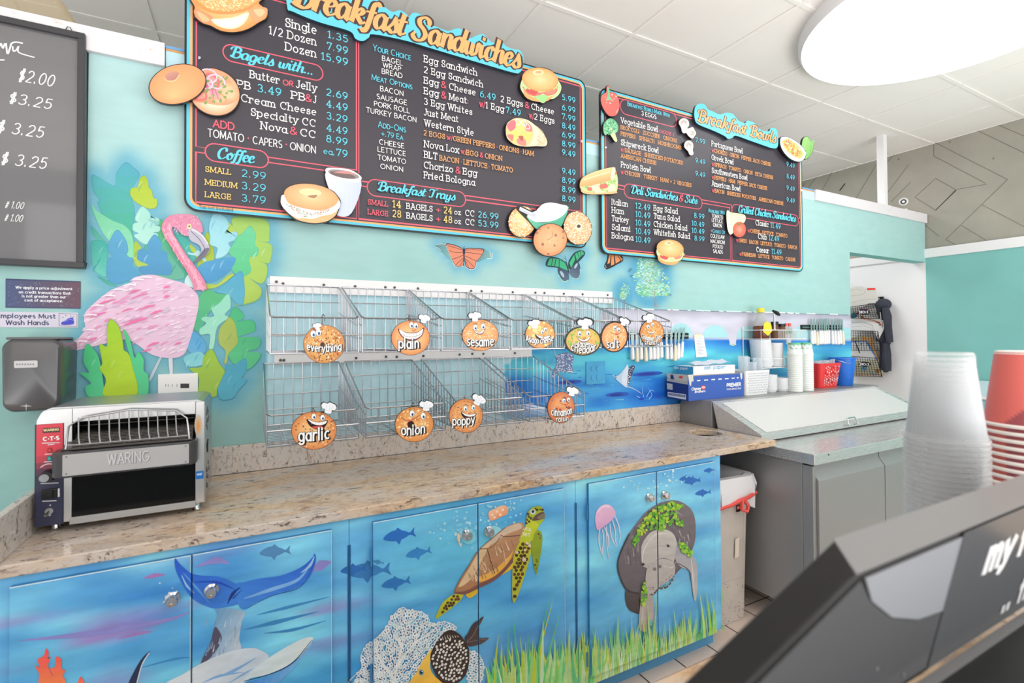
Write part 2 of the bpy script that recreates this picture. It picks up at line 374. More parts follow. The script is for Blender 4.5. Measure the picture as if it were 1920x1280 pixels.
# ------------------------------------------------------------------ stroke lettering (sans, slab and brush script)
def arc(cx, cy, rx, ry, a0, a1):
    n = max(4, int(abs(a1-a0)/22)); return [(cx+rx*math.cos(math.radians(a0+(a1-a0)*i/n)), cy+ry*math.sin(math.radians(a0+(a1-a0)*i/n))) for i in range(n+1)]
X = .68
GL = {   # glyph: (advance, strokes, slab ticks (x,y) or line ticks (x0,y0,x1,y1))
 'A': (.8, [[(0, 0), (.38, 1), (.76, 0)], [(.14, .34), (.62, .34)]], [(0, 0), (.76, 0), (.3, 1)]),
 'B': (.66, [[(0, 0), (0, 1)], [(0, 1), (.28, 1)]+arc(.28, .76, .26, .24, 90, -90)+[(0, .52)], [(.28, .52)]+arc(.3, .26, .3, .26, 90, -90)+[(0, 0)]], [(0, 0), (0, 1)]),
 'C': (.84, [arc(.42, .5, .42, .5, 48, 312)], [(.7, .7, .72, .95)]),
 'D': (.8, [[(0, 0), (0, 1)], [(0, 1), (.28, 1)]+arc(.28, .5, .46, .5, 90, -90)+[(0, 0)]], [(0, 0), (0, 1)]),
 'E': (.6, [[(.5, 1), (0, 1), (0, 0), (.52, 0)], [(0, .52), (.42, .52)]], [(0, 0), (0, 1), (.5, 1, .5, .8), (.52, 0, .52, .2), (.42, .42, .42, .62)]),
 'F': (.58, [[(.5, 1), (0, 1), (0, 0)], [(0, .5), (.4, .5)]], [(0, 0), (0, 1), (.5, 1, .5, .8), (.4, .4, .4, .6)]),
 'G': (.9, [arc(.42, .5, .42, .5, 48, 345)+[(.82, .46), (.5, .46)]], [(.7, .7, .72, .95)]),
 'H': (.76, [[(0, 0), (0, 1)], [(.66, 0), (.66, 1)], [(0, .52), (.66, .52)]], [(0, 0), (0, 1), (.66, 0), (.66, 1)]),
 'I': (.16, [[(0, 0), (0, 1)]], [(0, 0), (0, 1)]),
 'J': (.52, [[(.4, 1), (.4, .25)]+arc(.2, .25, .2, .25, 0, -150)], [(.4, 1)]),
 'K': (.72, [[(0, 0), (0, 1)], [(.6, 1), (0, .42)], [(.2, .6), (.64, 0)]], [(0, 0), (0, 1), (.6, 1), (.64, 0)]),
 'L': (.56, [[(0, 1), (0, 0), (.5, 0)]], [(0, 0), (0, 1), (.5, 0, .5, .22)]),
 'M': (.98, [[(0, 0), (.04, 1), (.44, .12), (.84, 1), (.88, 0)]], [(0, 0), (0, 1), (.88, 0), (.88, 1)]),
 'N': (.8, [[(0, 0), (0, 1), (.68, 0), (.68, 1)]], [(0, 0), (0, 1), (.68, 1)]),
 'O': (.94, [arc(.44, .5, .44, .5, 0, 360)], []),
 'P': (.62, [[(0, 0), (0, 1), (.28, 1)]+arc(.28, .73, .28, .27, 90, -90)+[(0, .46)]], [(0, 0), (0, 1)]),
 'Q': (.94, [arc(.44, .5, .44, .5, 0, 360), [(.5, .25), (.85, -.08)]], []),
 'R': (.7, [[(0, 0), (0, 1), (.28, 1)]+arc(.28, .74, .28, .26, 90, -90)+[(0, .48)], [(.28, .48), (.6, 0)]], [(0, 0), (0, 1), (.6, 0)]),
 'S': (.62, [arc(.28, .75, .25, .25, 40, 270)+arc(.28, .25, .28, .25, 90, -140)], [(.49, .72, .51, .98), (.05, .03, .03, .3)]),
 'T': (.72, [[(0, 1), (.66, 1)], [(.33, 1), (.33, 0)]], [(.33, 0), (0, 1, 0, .8), (.66, 1, .66, .8)]),
 'U': (.76, [[(0, 1), (0, .33)]+arc(.33, .33, .33, .33, 180, 360)+[(.66, 1)]], [(0, 1), (.66, 1)]),
 'V': (.78, [[(0, 1), (.37, 0), (.74, 1)]], [(0, 1), (.74, 1)]),
 'W': (1.1, [[(0, 1), (.26, 0), (.52, .95), (.78, 0), (1.04, 1)]], [(0, 1), (1.04, 1), (.52, 1)]),
 'X': (.74, [[(0, 1), (.68, 0)], [(.68, 1), (0, 0)]], [(0, 0), (0, 1), (.68, 0), (.68, 1)]),
 'Y': (.74, [[(0, 1), (.34, .46), (.68, 1)], [(.34, .46), (.34, 0)]], [(0, 1), (.68, 1), (.34, 0)]),
 'Z': (.68, [[(.02, 1), (.6, 1), (0, 0), (.62, 0)]], [(.02, 1, .02, .8), (.62, 0, .62, .2)]),
 'a': (.66, [arc(.28, .34, .28, .34, 0, 360), [(.56, X), (.56, 0)]], [(.62, 0)]),
 'b': (.68, [[(0, 1.05), (0, 0)], arc(.3, .34, .3, .34, 0, 360)], [(-.06, 1.05)]),
 'c': (.6, [arc(.29, .34, .29, .34, 50, 310)], [(.48, .5, .48, .66)]),
 'd': (.68, [[(.58, 1.05), (.58, 0)], arc(.29, .34, .29, .34, 0, 360)], [(.52, 1.05), (.64, 0)]),
 'e': (.64, [[(.02, .36), (.56, .36)]+arc(.29, .34, .28, .34, 5, 315)], []),
 'f': (.42, [[(.14, 0), (.14, .82)]+arc(.31, .86, .17, .19, 180, 70), [(0, X), (.34, X)]], [(.14, 0)]),
 'g': (.66, [arc(.28, .34, .28, .34, 0, 360), [(.56, X), (.56, -.08)]+arc(.3, -.08, .26, .22, 0, -150)], [(.62, X)]),
 'h': (.66, [[(0, 1.05), (0, 0)], [(0, .4)]+arc(.26, .4, .26, .28, 180, 0)+[(.52, 0)]], [(-.06, 1.05), (0, 0), (.52, 0)]),
 'i': (.2, [[(0, X), (0, 0)], [(0, .9), (0, 1.0)]], [(-.06, X), (0, 0)]),
 'j': (.26, [[(.1, X), (.1, -.1)]+arc(-.06, -.1, .16, .2, 0, -110), [(.1, .9), (.1, 1)]], [(.04, X)]),
 'k': (.62, [[(0, 1.05), (0, 0)], [(.48, X), (0, .28)], [(.17, .42), (.52, 0)]], [(-.06, 1.05), (0, 0), (.48, X), (.52, 0)]),
 'l': (.2, [[(0, 1.05), (0, 0)]], [(-.06, 1.05), (0, 0)]),
 'm': (.98, [[(0, X), (0, 0)], [(0, .42)]+arc(.21, .42, .21, .26, 180, 0)+[(.42, 0)], [(.42, .42)]+arc(.63, .42, .21, .26, 180, 0)+[(.84, 0)]], [(-.06, X), (0, 0), (.42, 0), (.84, 0)]),
 'n': (.66, [[(0, X), (0, 0)], [(0, .4)]+arc(.26, .4, .26, .28, 180, 0)+[(.52, 0)]], [(-.06, X), (0, 0), (.52, 0)]),
 'o': (.68, [arc(.3, .34, .3, .34, 0, 360)], []),
 'p': (.68, [[(0, X), (0, -.3)], arc(.3, .34, .3, .34, 0, 360)], [(-.06, X), (0, -.3)]),
 'q': (.66, [arc(.28, .34, .28, .34, 0, 360), [(.56, X), (.56, -.3)]], [(.56, -.3)]),
 'r': (.46, [[(0, X), (0, 0)], [(0, .38)]+arc(.26, .38, .26, .3, 180, 60)], [(-.06, X), (0, 0), (.4, .48, .4, .66)]),
 's': (.5, [arc(.22, .51, .19, .17, 40, 270)+arc(.22, .17, .21, .17, 90, -140)], [(.38, .48, .39, .64), (.03, .04, .02, .2)]),
 't': (.42, [[(.12, .95), (.12, .2)]+arc(.27, .18, .15, .18, 180, 320), [(0, X), (.36, X)]], []),
 'u': (.66, [[(0, X), (0, .27)]+arc(.26, .27, .26, .27, 180, 360), [(.52, X), (.52, 0)]], [(-.06, X), (.46, X), (.58, 0)]),
 'v': (.6, [[(0, X), (.27, 0), (.54, X)]], [(0, X), (.54, X)]),
 'w': (.86, [[(0, X), (.2, 0), (.4, X*.95), (.6, 0), (.8, X)]], [(0, X), (.8, X)]),
 'x': (.6, [[(0, X), (.52, 0)], [(.52, X), (0, 0)]], [(0, 0), (0, X), (.52, 0), (.52, X)]),
 'y': (.6, [[(0, X), (.28, 0)], [(.56, X), (.22, -.2), (.08, -.3), (-.02, -.28)]], [(0, X), (.56, X)]),
 'z': (.54, [[(.02, X), (.46, X), (0, 0), (.48, 0)]], [(.02, X, .02, .52), (.48, 0, .48, .17)]),
 '0': (.7, [arc(.3, .5, .3, .5, 0, 360)], []), '1': (.4, [[(0, .82), (.2, 1), (.2, 0)]], [(.2, 0)]),
 '2': (.66, [arc(.29, .71, .27, .29, 165, -35)+[(0, 0), (.58, 0)]], []),
 '3': (.64, [arc(.26, .75, .25, .25, 155, -90), arc(.27, .26, .29, .26, 90, -155)], []),
 '4': (.68, [[(.42, 0), (.42, 1), (0, .28), (.6, .28)]], [(.42, 0)]), '5': (.64, [[(.5, 1), (.1, 1), (.06, .55)]+arc(.27, .32, .28, .32, 110, -150)], []),
 '6': (.66, [arc(.29, .31, .29, .31, 0, 360), [(.01, .35), (.1, .7), (.42, 1)]], []), '7': (.6, [[(0, 1), (.54, 1), (.18, 0)]], [(0, 1, 0, .82)]),
 '8': (.66, [arc(.29, .76, .24, .24, 0, 360), arc(.29, .26, .29, .26, 0, 360)], []), '9': (.66, [arc(.29, .69, .29, .31, 0, 360), [(.57, .65), (.48, .3), (.16, 0)]], []),
 '.': (.24, [[(.04, -.0), (.04, .1)]], []), ',': (.24, [[(.06, .06), (0, -.14)]], []), ':': (.22, [[(.03, .05), (.03, .14)], [(.03, .5), (.03, .59)]], []), "'": (.2, [[(.03, 1), (.03, .8)]], []),
 '-': (.5, [[(.05, .4), (.4, .4)]], []), '+': (.7, [[(.05, .42), (.6, .42)], [(.325, .12), (.325, .72)]], []), '/': (.46, [[(0, -.1), (.38, 1.05)]], []), '*': (.3, [[(.08, .42), (.16, .42)]], []),
 '&': (.8, [[(.68, 0), (.14, .68)]+arc(.3, .8, .18, .2, 200, -20)+[(.1, .42)]+arc(.28, .24, .27, .24, 150, 300)+[(.68, .42)]], []),
 '$': (.6, [arc(.26, .7, .23, .2, 40, 270)+arc(.26, .3, .25, .2, 90, -140), [(.2, -.08), (.2, 1.08)], [(.33, -.08), (.33, 1.08)]], []), '#': (.6, [[(.1, 0), (.2, .9)], [(.34, 0), (.44, .9)], [(0, .3), (.5, .35)], [(.04, .6), (.54, .65)]], []),
}
SG = {   # brush-script glyphs
 'B': (.72, [[(.22, 1.0), (.17, .5), (.12, .02)], [(-.1, .7), (-.02, .98), (.3, 1.08), (.56, .95), (.55, .7), (.24, .56)], [(.24, .56), (.58, .52), (.64, .25), (.42, -.02), (.12, .02), (-.06, .12)]]),
 'S': (.72, [[(.62, .74), (.6, .98), (.38, 1.07), (.17, .92), (.2, .7), (.42, .5), (.52, .25), (.36, .0), (.1, -.02), (-.04, .14), (.04, .3)]]),
 'T': (.72, [[(-.06, .74), (.06, 1.0), (.4, .96), (.8, 1.04)], [(.42, .98), (.34, .5), (.28, .1), (.12, -.02), (0, .08)]]),
 'C': (.72, [[(.6, .7), (.58, .98), (.38, 1.04), (.14, .82), (.04, .4), (.16, .04), (.4, -.02), (.64, .2)]]),
 'D': (.86, [[(.26, .94), (.2, .5), (.14, .04)], [(-.1, .72), (.02, 1.0), (.4, 1.06), (.74, .84), (.74, .4), (.5, .04), (.2, -.02), (-.02, .1)]]),
 'G': (.8, [[(.62, .72), (.58, .98), (.36, 1.04), (.12, .8), (.04, .4), (.16, .04), (.42, .02), (.6, .26), (.62, .46)], [(.62, .46), (.6, .1), (.46, -.3), (.2, -.3)]]),
 'a': (.6, [[(.44, .5), (.26, .62), (.06, .42), (.05, .12), (.2, -.01), (.38, .2), (.47, .6)], [(.47, .6), (.42, .2), (.46, .0), (.64, .12)]]),
 'b': (.52, [[(.12, 1.08), (.08, .6), (.04, .2), (.16, -.01), (.38, .08), (.46, .38), (.36, .6), (.14, .45)]]),
 'c': (.48, [[(.4, .46), (.34, .62), (.14, .52), (.05, .22), (.16, -.01), (.34, .03), (.5, .16)]]),
 'd': (.6, [[(.44, .5), (.26, .62), (.06, .42), (.05, .12), (.2, -.01), (.38, .2), (.47, .6)], [(.56, 1.08), (.47, .55), (.42, .15), (.48, .0), (.64, .12)]]),
 'e': (.48, [[(.04, .3), (.3, .36), (.38, .52), (.24, .63), (.08, .44), (.05, .15), (.2, -.02), (.38, .05), (.5, .16)]]),
 'f': (.4, [[(.52, .92), (.42, 1.06), (.28, .92), (.2, .4), (.12, -.1), (.02, -.3), (-.1, -.18)], [(.02, .58), (.4, .62)]]),
 'g': (.58, [[(.44, .5), (.26, .62), (.06, .42), (.05, .12), (.2, -.01), (.38, .2), (.47, .6)], [(.47, .6), (.4, .0), (.3, -.32), (.08, -.34), (.04, -.16), (.3, .0), (.6, .16)]]),
 'h': (.58, [[(.16, 1.08), (.1, .5), (.04, 0)], [(.08, .3), (.24, .56), (.42, .56), (.4, .25), (.44, .0), (.6, .1)]]),
 'i': (.3, [[(.1, .6), (.06, .25), (.12, .0), (.3, .12)], [(.14, .86), (.15, .95)]]),
 'k': (.58, [[(.16, 1.08), (.1, .5), (.04, 0)], [(.1, .3), (.3, .6), (.44, .52), (.34, .36), (.16, .32)], [(.18, .32), (.36, .1), (.46, .0), (.6, .1)]]),
 'l': (.3, [[(.2, 1.08), (.12, .55), (.07, .15), (.14, .0), (.3, .12)]]),
 'n': (.58, [[(.1, .6), (.08, .3), (.04, 0)], [(.08, .3), (.24, .58), (.42, .56), (.4, .25), (.44, .0), (.6, .1)]]),
 'o': (.52, [[(.26, .61), (.08, .45), (.05, .15), (.2, -.01), (.38, .12), (.42, .42), (.28, .61), (.26, .5), (.42, .46), (.56, .52)]]),
 'r': (.42, [[(.1, .6), (.08, .3), (.04, 0)], [(.08, .35), (.24, .6), (.36, .62), (.36, .46)]]),
 's': (.44, [[(-.04, .1), (.16, .36), (.28, .68)], [(.26, .6), (.34, .34), (.36, .1), (.18, -.02), (.02, .1)]]),
 't': (.36, [[(.18, .92), (.1, .45), (.06, .15), (.14, .0), (.34, .12)], [(-.02, .6), (.34, .62)]]),
 'u': (.58, [[(.1, .6), (.05, .25), (.12, .0), (.32, .12), (.43, .6)], [(.43, .6), (.4, .2), (.44, .0), (.6, .1)]]),
 'w': (.74, [[(.08, .6), (.05, .2), (.14, .0), (.3, .14), (.37, .55)], [(.37, .55), (.34, .15), (.42, .0), (.58, .16), (.62, .58), (.76, .5)]]),
 'y': (.58, [[(.1, .6), (.05, .25), (.12, .0), (.32, .12), (.43, .6)], [(.43, .6), (.38, .0), (.28, -.32), (.08, -.34), (.04, -.16), (.3, .0), (.6, .16)]]),
 '.': (.26, [[(.08, .02), (.09, .1)]]), '&': (.7, [[(.6, .1), (.2, .6), (.2, .9), (.4, .98), (.46, .8), (.14, .45), (.08, .15), (.28, -.02), (.5, .15), (.56, .45)]]),
}
def advance(t, font):
    w = 0
    for ch in t:
        if ch == ' ': w += .36 if font == 'script' else .46; continue
        if font == 'script': w += SG[ch][0]+.0
        elif font == 'caps': w += (GL[ch.upper()][0]+.16)*(1 if (ch.isupper() or not ch.isalpha()) else .76)
        else: w += GL[ch][0]+(.2 if font == 'slab' else .17)
    return w
def lay(t, font, w, tick=.13):
    """lettering as strokes: list of (points, width factor list or None)"""
    x = 0; out = []
    for ch in t:
        if ch == ' ': x += .36 if font == 'script' else .46; continue
        if font == 'script':
            g = SG[ch]
            for st in g[1]:
                q = spline(st, False, 4); ws = []
                for i in range(len(q)):
                    a = q[max(i-1, 0)]; b = q[min(i+1, len(q)-1)]; an = math.atan2(b[1]-a[1], b[0]-a[0]); k = abs(math.sin(an-.35)); up = (b[1]-a[1]) > 0 and (b[0]-a[0]) > 0
                    ws.append((.42+.72*k)*(.72 if up else 1))
                out.append(([(x+px+.17*py, py) for px, py in q], ws))
            x += g[0]; continue
        s = 1
        if font == 'caps': s = 1 if (ch.isupper() or not ch.isalpha()) else .76; ch = ch.upper()
        g = GL[ch]
        for st in g[1]: out.append(([(x+px*s, (py*(1-w)+w/2)*s) for px, py in st], None))
        if font == 'slab':
            for k in g[2]:
                if len(k) == 2:
                    yy = k[1]*(1-w)+w/2; out.append(([(x+k[0]-tick, yy), (x+k[0]+tick, yy)], None))
                else: out.append(([(x+k[0], k[1]*(1-w)+w/2), (x+k[2], k[3]*(1-w)+w/2)], None))
        x += (g[0]+(.16 if font == 'caps' else .2 if font == 'slab' else .17))*s
    return out, x
def letter(art, t, u, v, h, width, col, font='slab', w=.12, bend=None, shear=0):
    """write t from (u,v) with cap height h and total width; bend(u)->dv bows the line"""
    st, adv = lay(t, font, w); adv -= .2 if font != 'script' else .0; sx = width/adv; art.up(); o0 = art.off; kk = 0
    for pts, ws in st:
        kk += 1; art.off = o0+(kk % 7)*1.4e-5
        # split at sharp corners so joins stay square
        seg = []; cur = [pts[0]]
        for i in range(1, len(pts)):
            cur.append(pts[i])
            if ws is None and i < len(pts)-1:
                a = (pts[i][0]-pts[i-1][0], pts[i][1]-pts[i-1][1]); b = (pts[i+1][0]-pts[i][0], pts[i+1][1]-pts[i][1])
                an = abs(math.atan2(a[0]*b[1]-a[1]*b[0], a[0]*b[0]+a[1]*b[1]))
                if an > .7: seg.append(cur); cur = [pts[i]]
        seg.append(cur)
        for q in seg:
            e = w*.42 if ws is None else w*.2
            if len(q) > 1 and len(pts) < 12:
                def ext(a, b):
                    l = math.hypot(a[0]-b[0], a[1]-b[1]) or 1; return (a[0]+(a[0]-b[0])/l*e, a[1]+(a[1]-b[1])/l*e)
                q = [ext(q[0], q[1])]+q[1:-1]+[ext(q[-1], q[-2])] if len(q) > 1 else q
            P = [(u+x*sx+y*h*shear, v+y*h) for x, y in q]
            if bend: P = [(a, b+bend(a)) for a, b in P]
            if ws is None: art.strokeuv(P, w*h*min(1.0, .5+.5*sx/h), col, False, False)
            else: art.strokeuv(P, [w*h*k for k in ws] if len(ws) == len(P) else w*h, col, False, False)
    art.off = o0+8e-5
CW, CC, CO, CRD, CYL = (243, 243, 243), (98, 208, 232), (252, 176, 108), (250, 98, 118), (250, 212, 120)
class Board:
    """writes lines of lettering on a board at places read in the photograph"""
    def __init__(s, art): s.a = art; s.v = 0; s.h = .03
    def __call__(s, crop, t, xl, xr, y=None, cap=None, col=CW, font='slab', w=.115, **k):
        s.a.c = crop; fr = s.a.fr
        if y is not None:
            s.v = fr.uv(*cpx(crop, xl, y))[1]
            if cap: s.h = fr.uv(*cpx(crop, xl, y-cap))[1]-s.v
        yy = toPx(fr.at(0, 0))[1]
        # solve u on the horizontal line v for the two ends
        def U(x):
            px = cpx(crop, x, 0)[0]; lo, hi = -3., 8.
            for _ in range(40):
                m_ = (lo+hi)/2
                if toPx(fr.at(m_, s.v))[0] < px: lo = m_
                else: hi = m_
            return lo
        a, b = U(xl), U(xr); letter(s.a, t, a, s.v, s.h, b-a, col, font, w, **k)
# ------------------------------------------------------------------ the room
YW = 2.245; XR = 5.523; ZTOP = 2.484; ZC = 3.205; XD = 4.277; ZD = 2.125
def halo_pts(crop, polys, k=3):
    out = []
    for p in polys:
        for x, y in spline(p, True, k): out.append(cpx(crop, x, y))
    return np.array(out)
LEAVES = [  # (outline, colour, second colour)
 ([(300,40),(345,70),(375,110),(330,200),(350,300),(340,420),(350,520),(250,420),(190,350),(150,260),(160,240),(125,190),(120,110),(160,120),(240,165),(250,100)], (88,170,190), (78,182,140)),
 ([(120,380),(200,470),(160,460),(125,430)], (80,170,155), None),
 ([(120,460),(200,470),(205,560),(200,650),(160,640),(130,610),(118,540)], (70,175,165), (110,200,185)),
 ([(150,645),(250,695),(225,700),(185,680)], (70,165,150), None),
 ([(490,340),(510,400),(560,500),(600,560),(640,640),(540,660),(530,560),(500,500),(470,420)], (95,180,120), (80,170,150)),
 ([(440,420),(500,470),(560,560),(620,650),(540,670),(420,660),(380,560)], (90,175,150), None),
 ([(560,420),(620,430),(650,500),(680,560),(640,600),(600,540),(575,480)], (75,175,165), None),
 ([(720,440),(745,420),(775,560),(740,600),(680,640),(690,560),(715,520)], (165,190,60), None),
 ([(650,480),(700,540),(690,560),(645,500)], (175,195,70), None),
 ([(630,520),(665,525),(690,510),(730,560),(720,568),(680,540),(640,532)], (180,220,230), None),
 ([(400,110),(420,140),(425,175),(440,190),(450,230),(470,240),(465,280),(430,290),(390,275),(350,250),(325,215),(330,180),(365,170),(375,130)], (168,192,62), (182,205,80)),
 ([(115,260),(150,300),(230,350),(300,380),(340,440),(350,560),(300,530),(230,480),(180,420),(145,350)], (122,205,165), (140,215,180)),
 ([(390,275),(430,310),(430,340),(400,350),(470,335),(480,370),(450,375),(485,385),(480,410),(450,415),(475,430),(440,470),(400,478),(360,450),(345,430),(370,420),(340,405),(340,370),(365,360),(350,345),(360,310)], (165,220,208), None),
 ([(350,460),(400,520),(380,560),(420,590),(370,600),(345,560)], (165,195,75), None),
 ([(255,400),(300,450),(315,510),(300,545),(340,550),(335,590),(380,640),(250,690),(200,650),(205,560),(230,540),(205,510),(215,460)], (95,168,205), (88,158,200)),
 ([(455,425),(490,470),(490,510),(520,520),(525,560),(545,590),(540,640),(470,640),(400,640),(370,600),(430,590),(365,560),(370,510),(400,500),(425,515),(415,480)], (92,162,205), (84,150,195)),
 ([(880,330),(1050,345),(1068,440),(1060,460),(1000,455),(1080,480),(1075,560),(1060,580),(1010,570),(1055,590),(1050,660),(1020,690),(960,660),(1025,720),(1000,780),(890,805),(930,740),(900,650),(950,560),(900,470),(870,380)], (158,200,105), (176,205,95)),
 ([(820,340),(870,380),(900,430),(880,440),(840,400)], (170,195,85), None),
 ([(770,315),(830,330),(850,380),(830,420),(890,410),(895,450),(850,470),(860,500),(830,540),(780,555),(790,500),(750,480),(750,440),(745,380)], (150,210,226), (170,222,230)),
 ([(965,380),(995,430),(990,480),(1010,500),(1000,540),(960,550),(970,620),(930,650),(890,640),(860,600),(880,560),(850,520),(870,480),(890,440),(920,420)], (112,206,158), (96,196,140)),
 ([(730,690),(790,690),(850,640),(880,640),(800,700),(740,715)], (168,196,72), None),
 ([(885,548),(870,600),(830,640),(760,680),(690,660),(680,610),(720,575),(800,555)], (92,165,210), (80,150,200)),
 ([(915,620),(935,700),(930,790),(900,800),(850,750),(780,730),(830,690)], (85,165,198), (100,180,205)),
 ([(735,715),(790,740),(850,750),(800,800),(760,820),(700,930),(665,930),(680,840),(690,760)], (95,190,130), (85,180,140)),
 ([(880,810),(935,860),(890,890),(975,880),(990,940),(900,970),(1010,975),(1010,1030),(950,1050),(1020,1060),(1000,1110),(940,1150),(860,1100),(840,1000),(850,880)], (78,186,132), (96,196,140)),
 ([(850,740),(862,810),(830,850),(850,870),(790,920),(770,1030),(745,1035),(750,960),(700,960),(695,930),(730,900),(705,880),(715,865),(770,860),(760,820),(800,790)], (150,220,196), None),
 ([(660,940),(720,990),(730,1040),(690,1080),(640,1050),(625,1000)], (92,168,215), None),
 ([(610,1080),(700,1050),(730,1110),(640,1130)], (130,205,215), None),
 ([(940,1085),(945,1150),(920,1190),(950,1200),(900,1260),(870,1300),(800,1300),(795,1200),(830,1160),(840,1120),(880,1120)], (82,168,196), (95,180,205)),
 ([(760,1035),(800,1110),(830,1150),(820,1180),(790,1250),(780,1290),(690,1290),(690,1190),(640,1140),(705,1130),(715,1080)], (156,196,72), (165,200,90)),
 ([(855,865),(885,900),(895,960),(900,1000),(870,1040),(850,1060),(840,1110),(825,1110),(835,1050),(800,1010),(795,960),(805,920),(830,890)], (165,186,88), None),
]
LOWLEAF = [
 ([(95,1010),(130,1030),(165,1090),(190,1240),(190,1290),(110,1290),(90,1240),(120,1215),(60,1160),(110,1160),(80,1100)], (76,196,130), (90,205,150)),
 ([(290,930),(325,980),(350,1080),(370,1050),(400,1090),(400,1150),(425,1180),(420,1290),(365,1290),(340,1120),(320,1050)], (80,200,132), (95,205,150)),
 ([(225,875),(270,920),(290,1000),(295,1040),(320,1060),(340,1120),(365,1290),(190,1290),(200,1200),(165,1140),(180,1110),(165,1010),(205,1020),(205,930)], (160,206,52), (185,215,60)),
]
FLB = [(20,1040),(45,985),(85,930),(80,855),(120,805),(190,745),(240,715),(330,680),(345,655),(440,640),(540,665),(620,690),(680,740),(690,800),(670,900),(640,1000),(610,1065),(540,1085),(440,1065),(360,1010),(300,985),(200,1005),(100,1030)]
BUT = [[(65,105),(140,100),(200,110),(262,140),(270,125),(350,130),(410,140),(478,178),(468,208),(365,235),(345,282),(310,290),(265,265),(215,275),(185,235)],
       [(860,260),(885,200),(945,205),(1005,240),(1060,170),(1120,150),(1140,180),(1095,235),(1100,350),(1060,355),(1025,320),(1020,372),(985,378),(945,280)],
       [(1310,165),(1365,165),(1420,220),(1370,255),(1330,275),(1285,285),(1280,260),(1295,220)]]
TREEA = ell(1605, 340, 118, 185); TREEB = ell(1425, 450, 42, 62)
def nzv(px, py, s, seed):     # smooth value noise, vectorised
    rs = np.random.RandomState(seed); G = rs.rand(64, 64); x = px/s; y = py/s; xi = np.floor(x).astype(int); yi = np.floor(y).astype(int); fx = x-xi; fy = y-yi
    fx = fx*fx*(3-2*fx); fy = fy*fy*(3-2*fy); g = lambda a, b: G[a % 64, b % 64]
    return (g(xi, yi)*(1-fx)+g(xi+1, yi)*fx)*(1-fy)+(g(xi, yi+1)*(1-fx)+g(xi+1, yi+1)*fx)*fy-.5
HALO = [(halo_pts('M', [p for p, _, _ in LEAVES+LOWLEAF]+[FLB]), 25, (100, 172, 198), .8), (halo_pts('F', BUT), 13, (104, 176, 206), .7), (halo_pts('F', [TREEA, TREEB], 1), 15, (84, 160, 196), .95)]
def wallcol(px, py):
    n = len(px); c = np.empty((n, 3)); g = nzv(px, py, 130, 1)*.7+nzv(px, py, 40, 2)*.3
    t = np.clip((py-100)/550, 0, 1)
    for i, (a, b) in enumerate(((180, 154), (215, 198), (216, 195))): c[:, i] = a+(b-a)*t+g*(14, 8, 9)[i]
    def blend(mask, col, k=1):
        m_ = (mask*k)[:, None]; c[:] = c*(1-m_)+np.array(col)[None, :]*m_
    for pts, s, col, k in HALO:
        near = (px > pts[:, 0].min()-60) & (px < pts[:, 0].max()+60) & (py > pts[:, 1].min()-60) & (py < pts[:, 1].max()+60)
        idx = np.where(near)[0]
        for a in range(0, len(idx), 4000):
            q = idx[a:a+4000]; d = np.sqrt(((px[q, None]-pts[None, :, 0])**2+(py[q, None]-pts[None, :, 1])**2).min(1)); m_ = (np.exp(-(d/s)**2)*k)[:, None]
            c[q] = c[q]*(1-m_)+np.array(col)*m_
    # light blue painted panel behind the bread baskets
    ts = 520+.0428*(px-505); panel = ((px > 500) & (px < 1140) & (py > ts)).astype(float); blend(panel, (200, 238, 250), .95)
    c[panel > 0] += (nzv(px, py, 14, 5)*np.array(10))[panel > 0][:, None]
    # grey bridge and blue sea
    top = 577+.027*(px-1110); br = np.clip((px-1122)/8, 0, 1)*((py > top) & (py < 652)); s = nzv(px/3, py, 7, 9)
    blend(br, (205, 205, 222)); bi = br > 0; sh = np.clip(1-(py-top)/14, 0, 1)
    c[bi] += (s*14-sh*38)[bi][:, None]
    xb = 994-np.clip((py-652)/35, 0, 1)*50+nzv(px, py, 9, 12)*14
    sea = np.clip((px-xb)/6, 0, 1)*np.clip((py-np.where(px < 1140, 648, 632+.012*(px-1180)))/3, 0, 1)
    dy = py-632; w1 = nzv(px/4, py, 10, 21); w2 = nzv(px/2.5, py, 24, 22)
    cols = np.stack([np.interp(dy, (0, 14, 34, 60, 90, 130, 160), v) for v in ((52, 62, 92, 92, 66, 62, 72), (132, 148, 200, 194, 152, 150, 166), (214, 220, 226, 228, 222, 224, 228))], 1)
    cols += (w1*np.array([[34], [46], [18]])).T+(w2*np.array([[36], [52], [16]])).T
    dark = np.exp(-((px-1238)/34)**2-((py-716)/34)**2)*.5; cols -= dark[:, None]*np.array((50, 50, 10))  # cast shadow of the film box, painted into the sea colour
    c[:] = c*(1-sea[:, None])+cols*sea[:, None]
    return nplin(c)
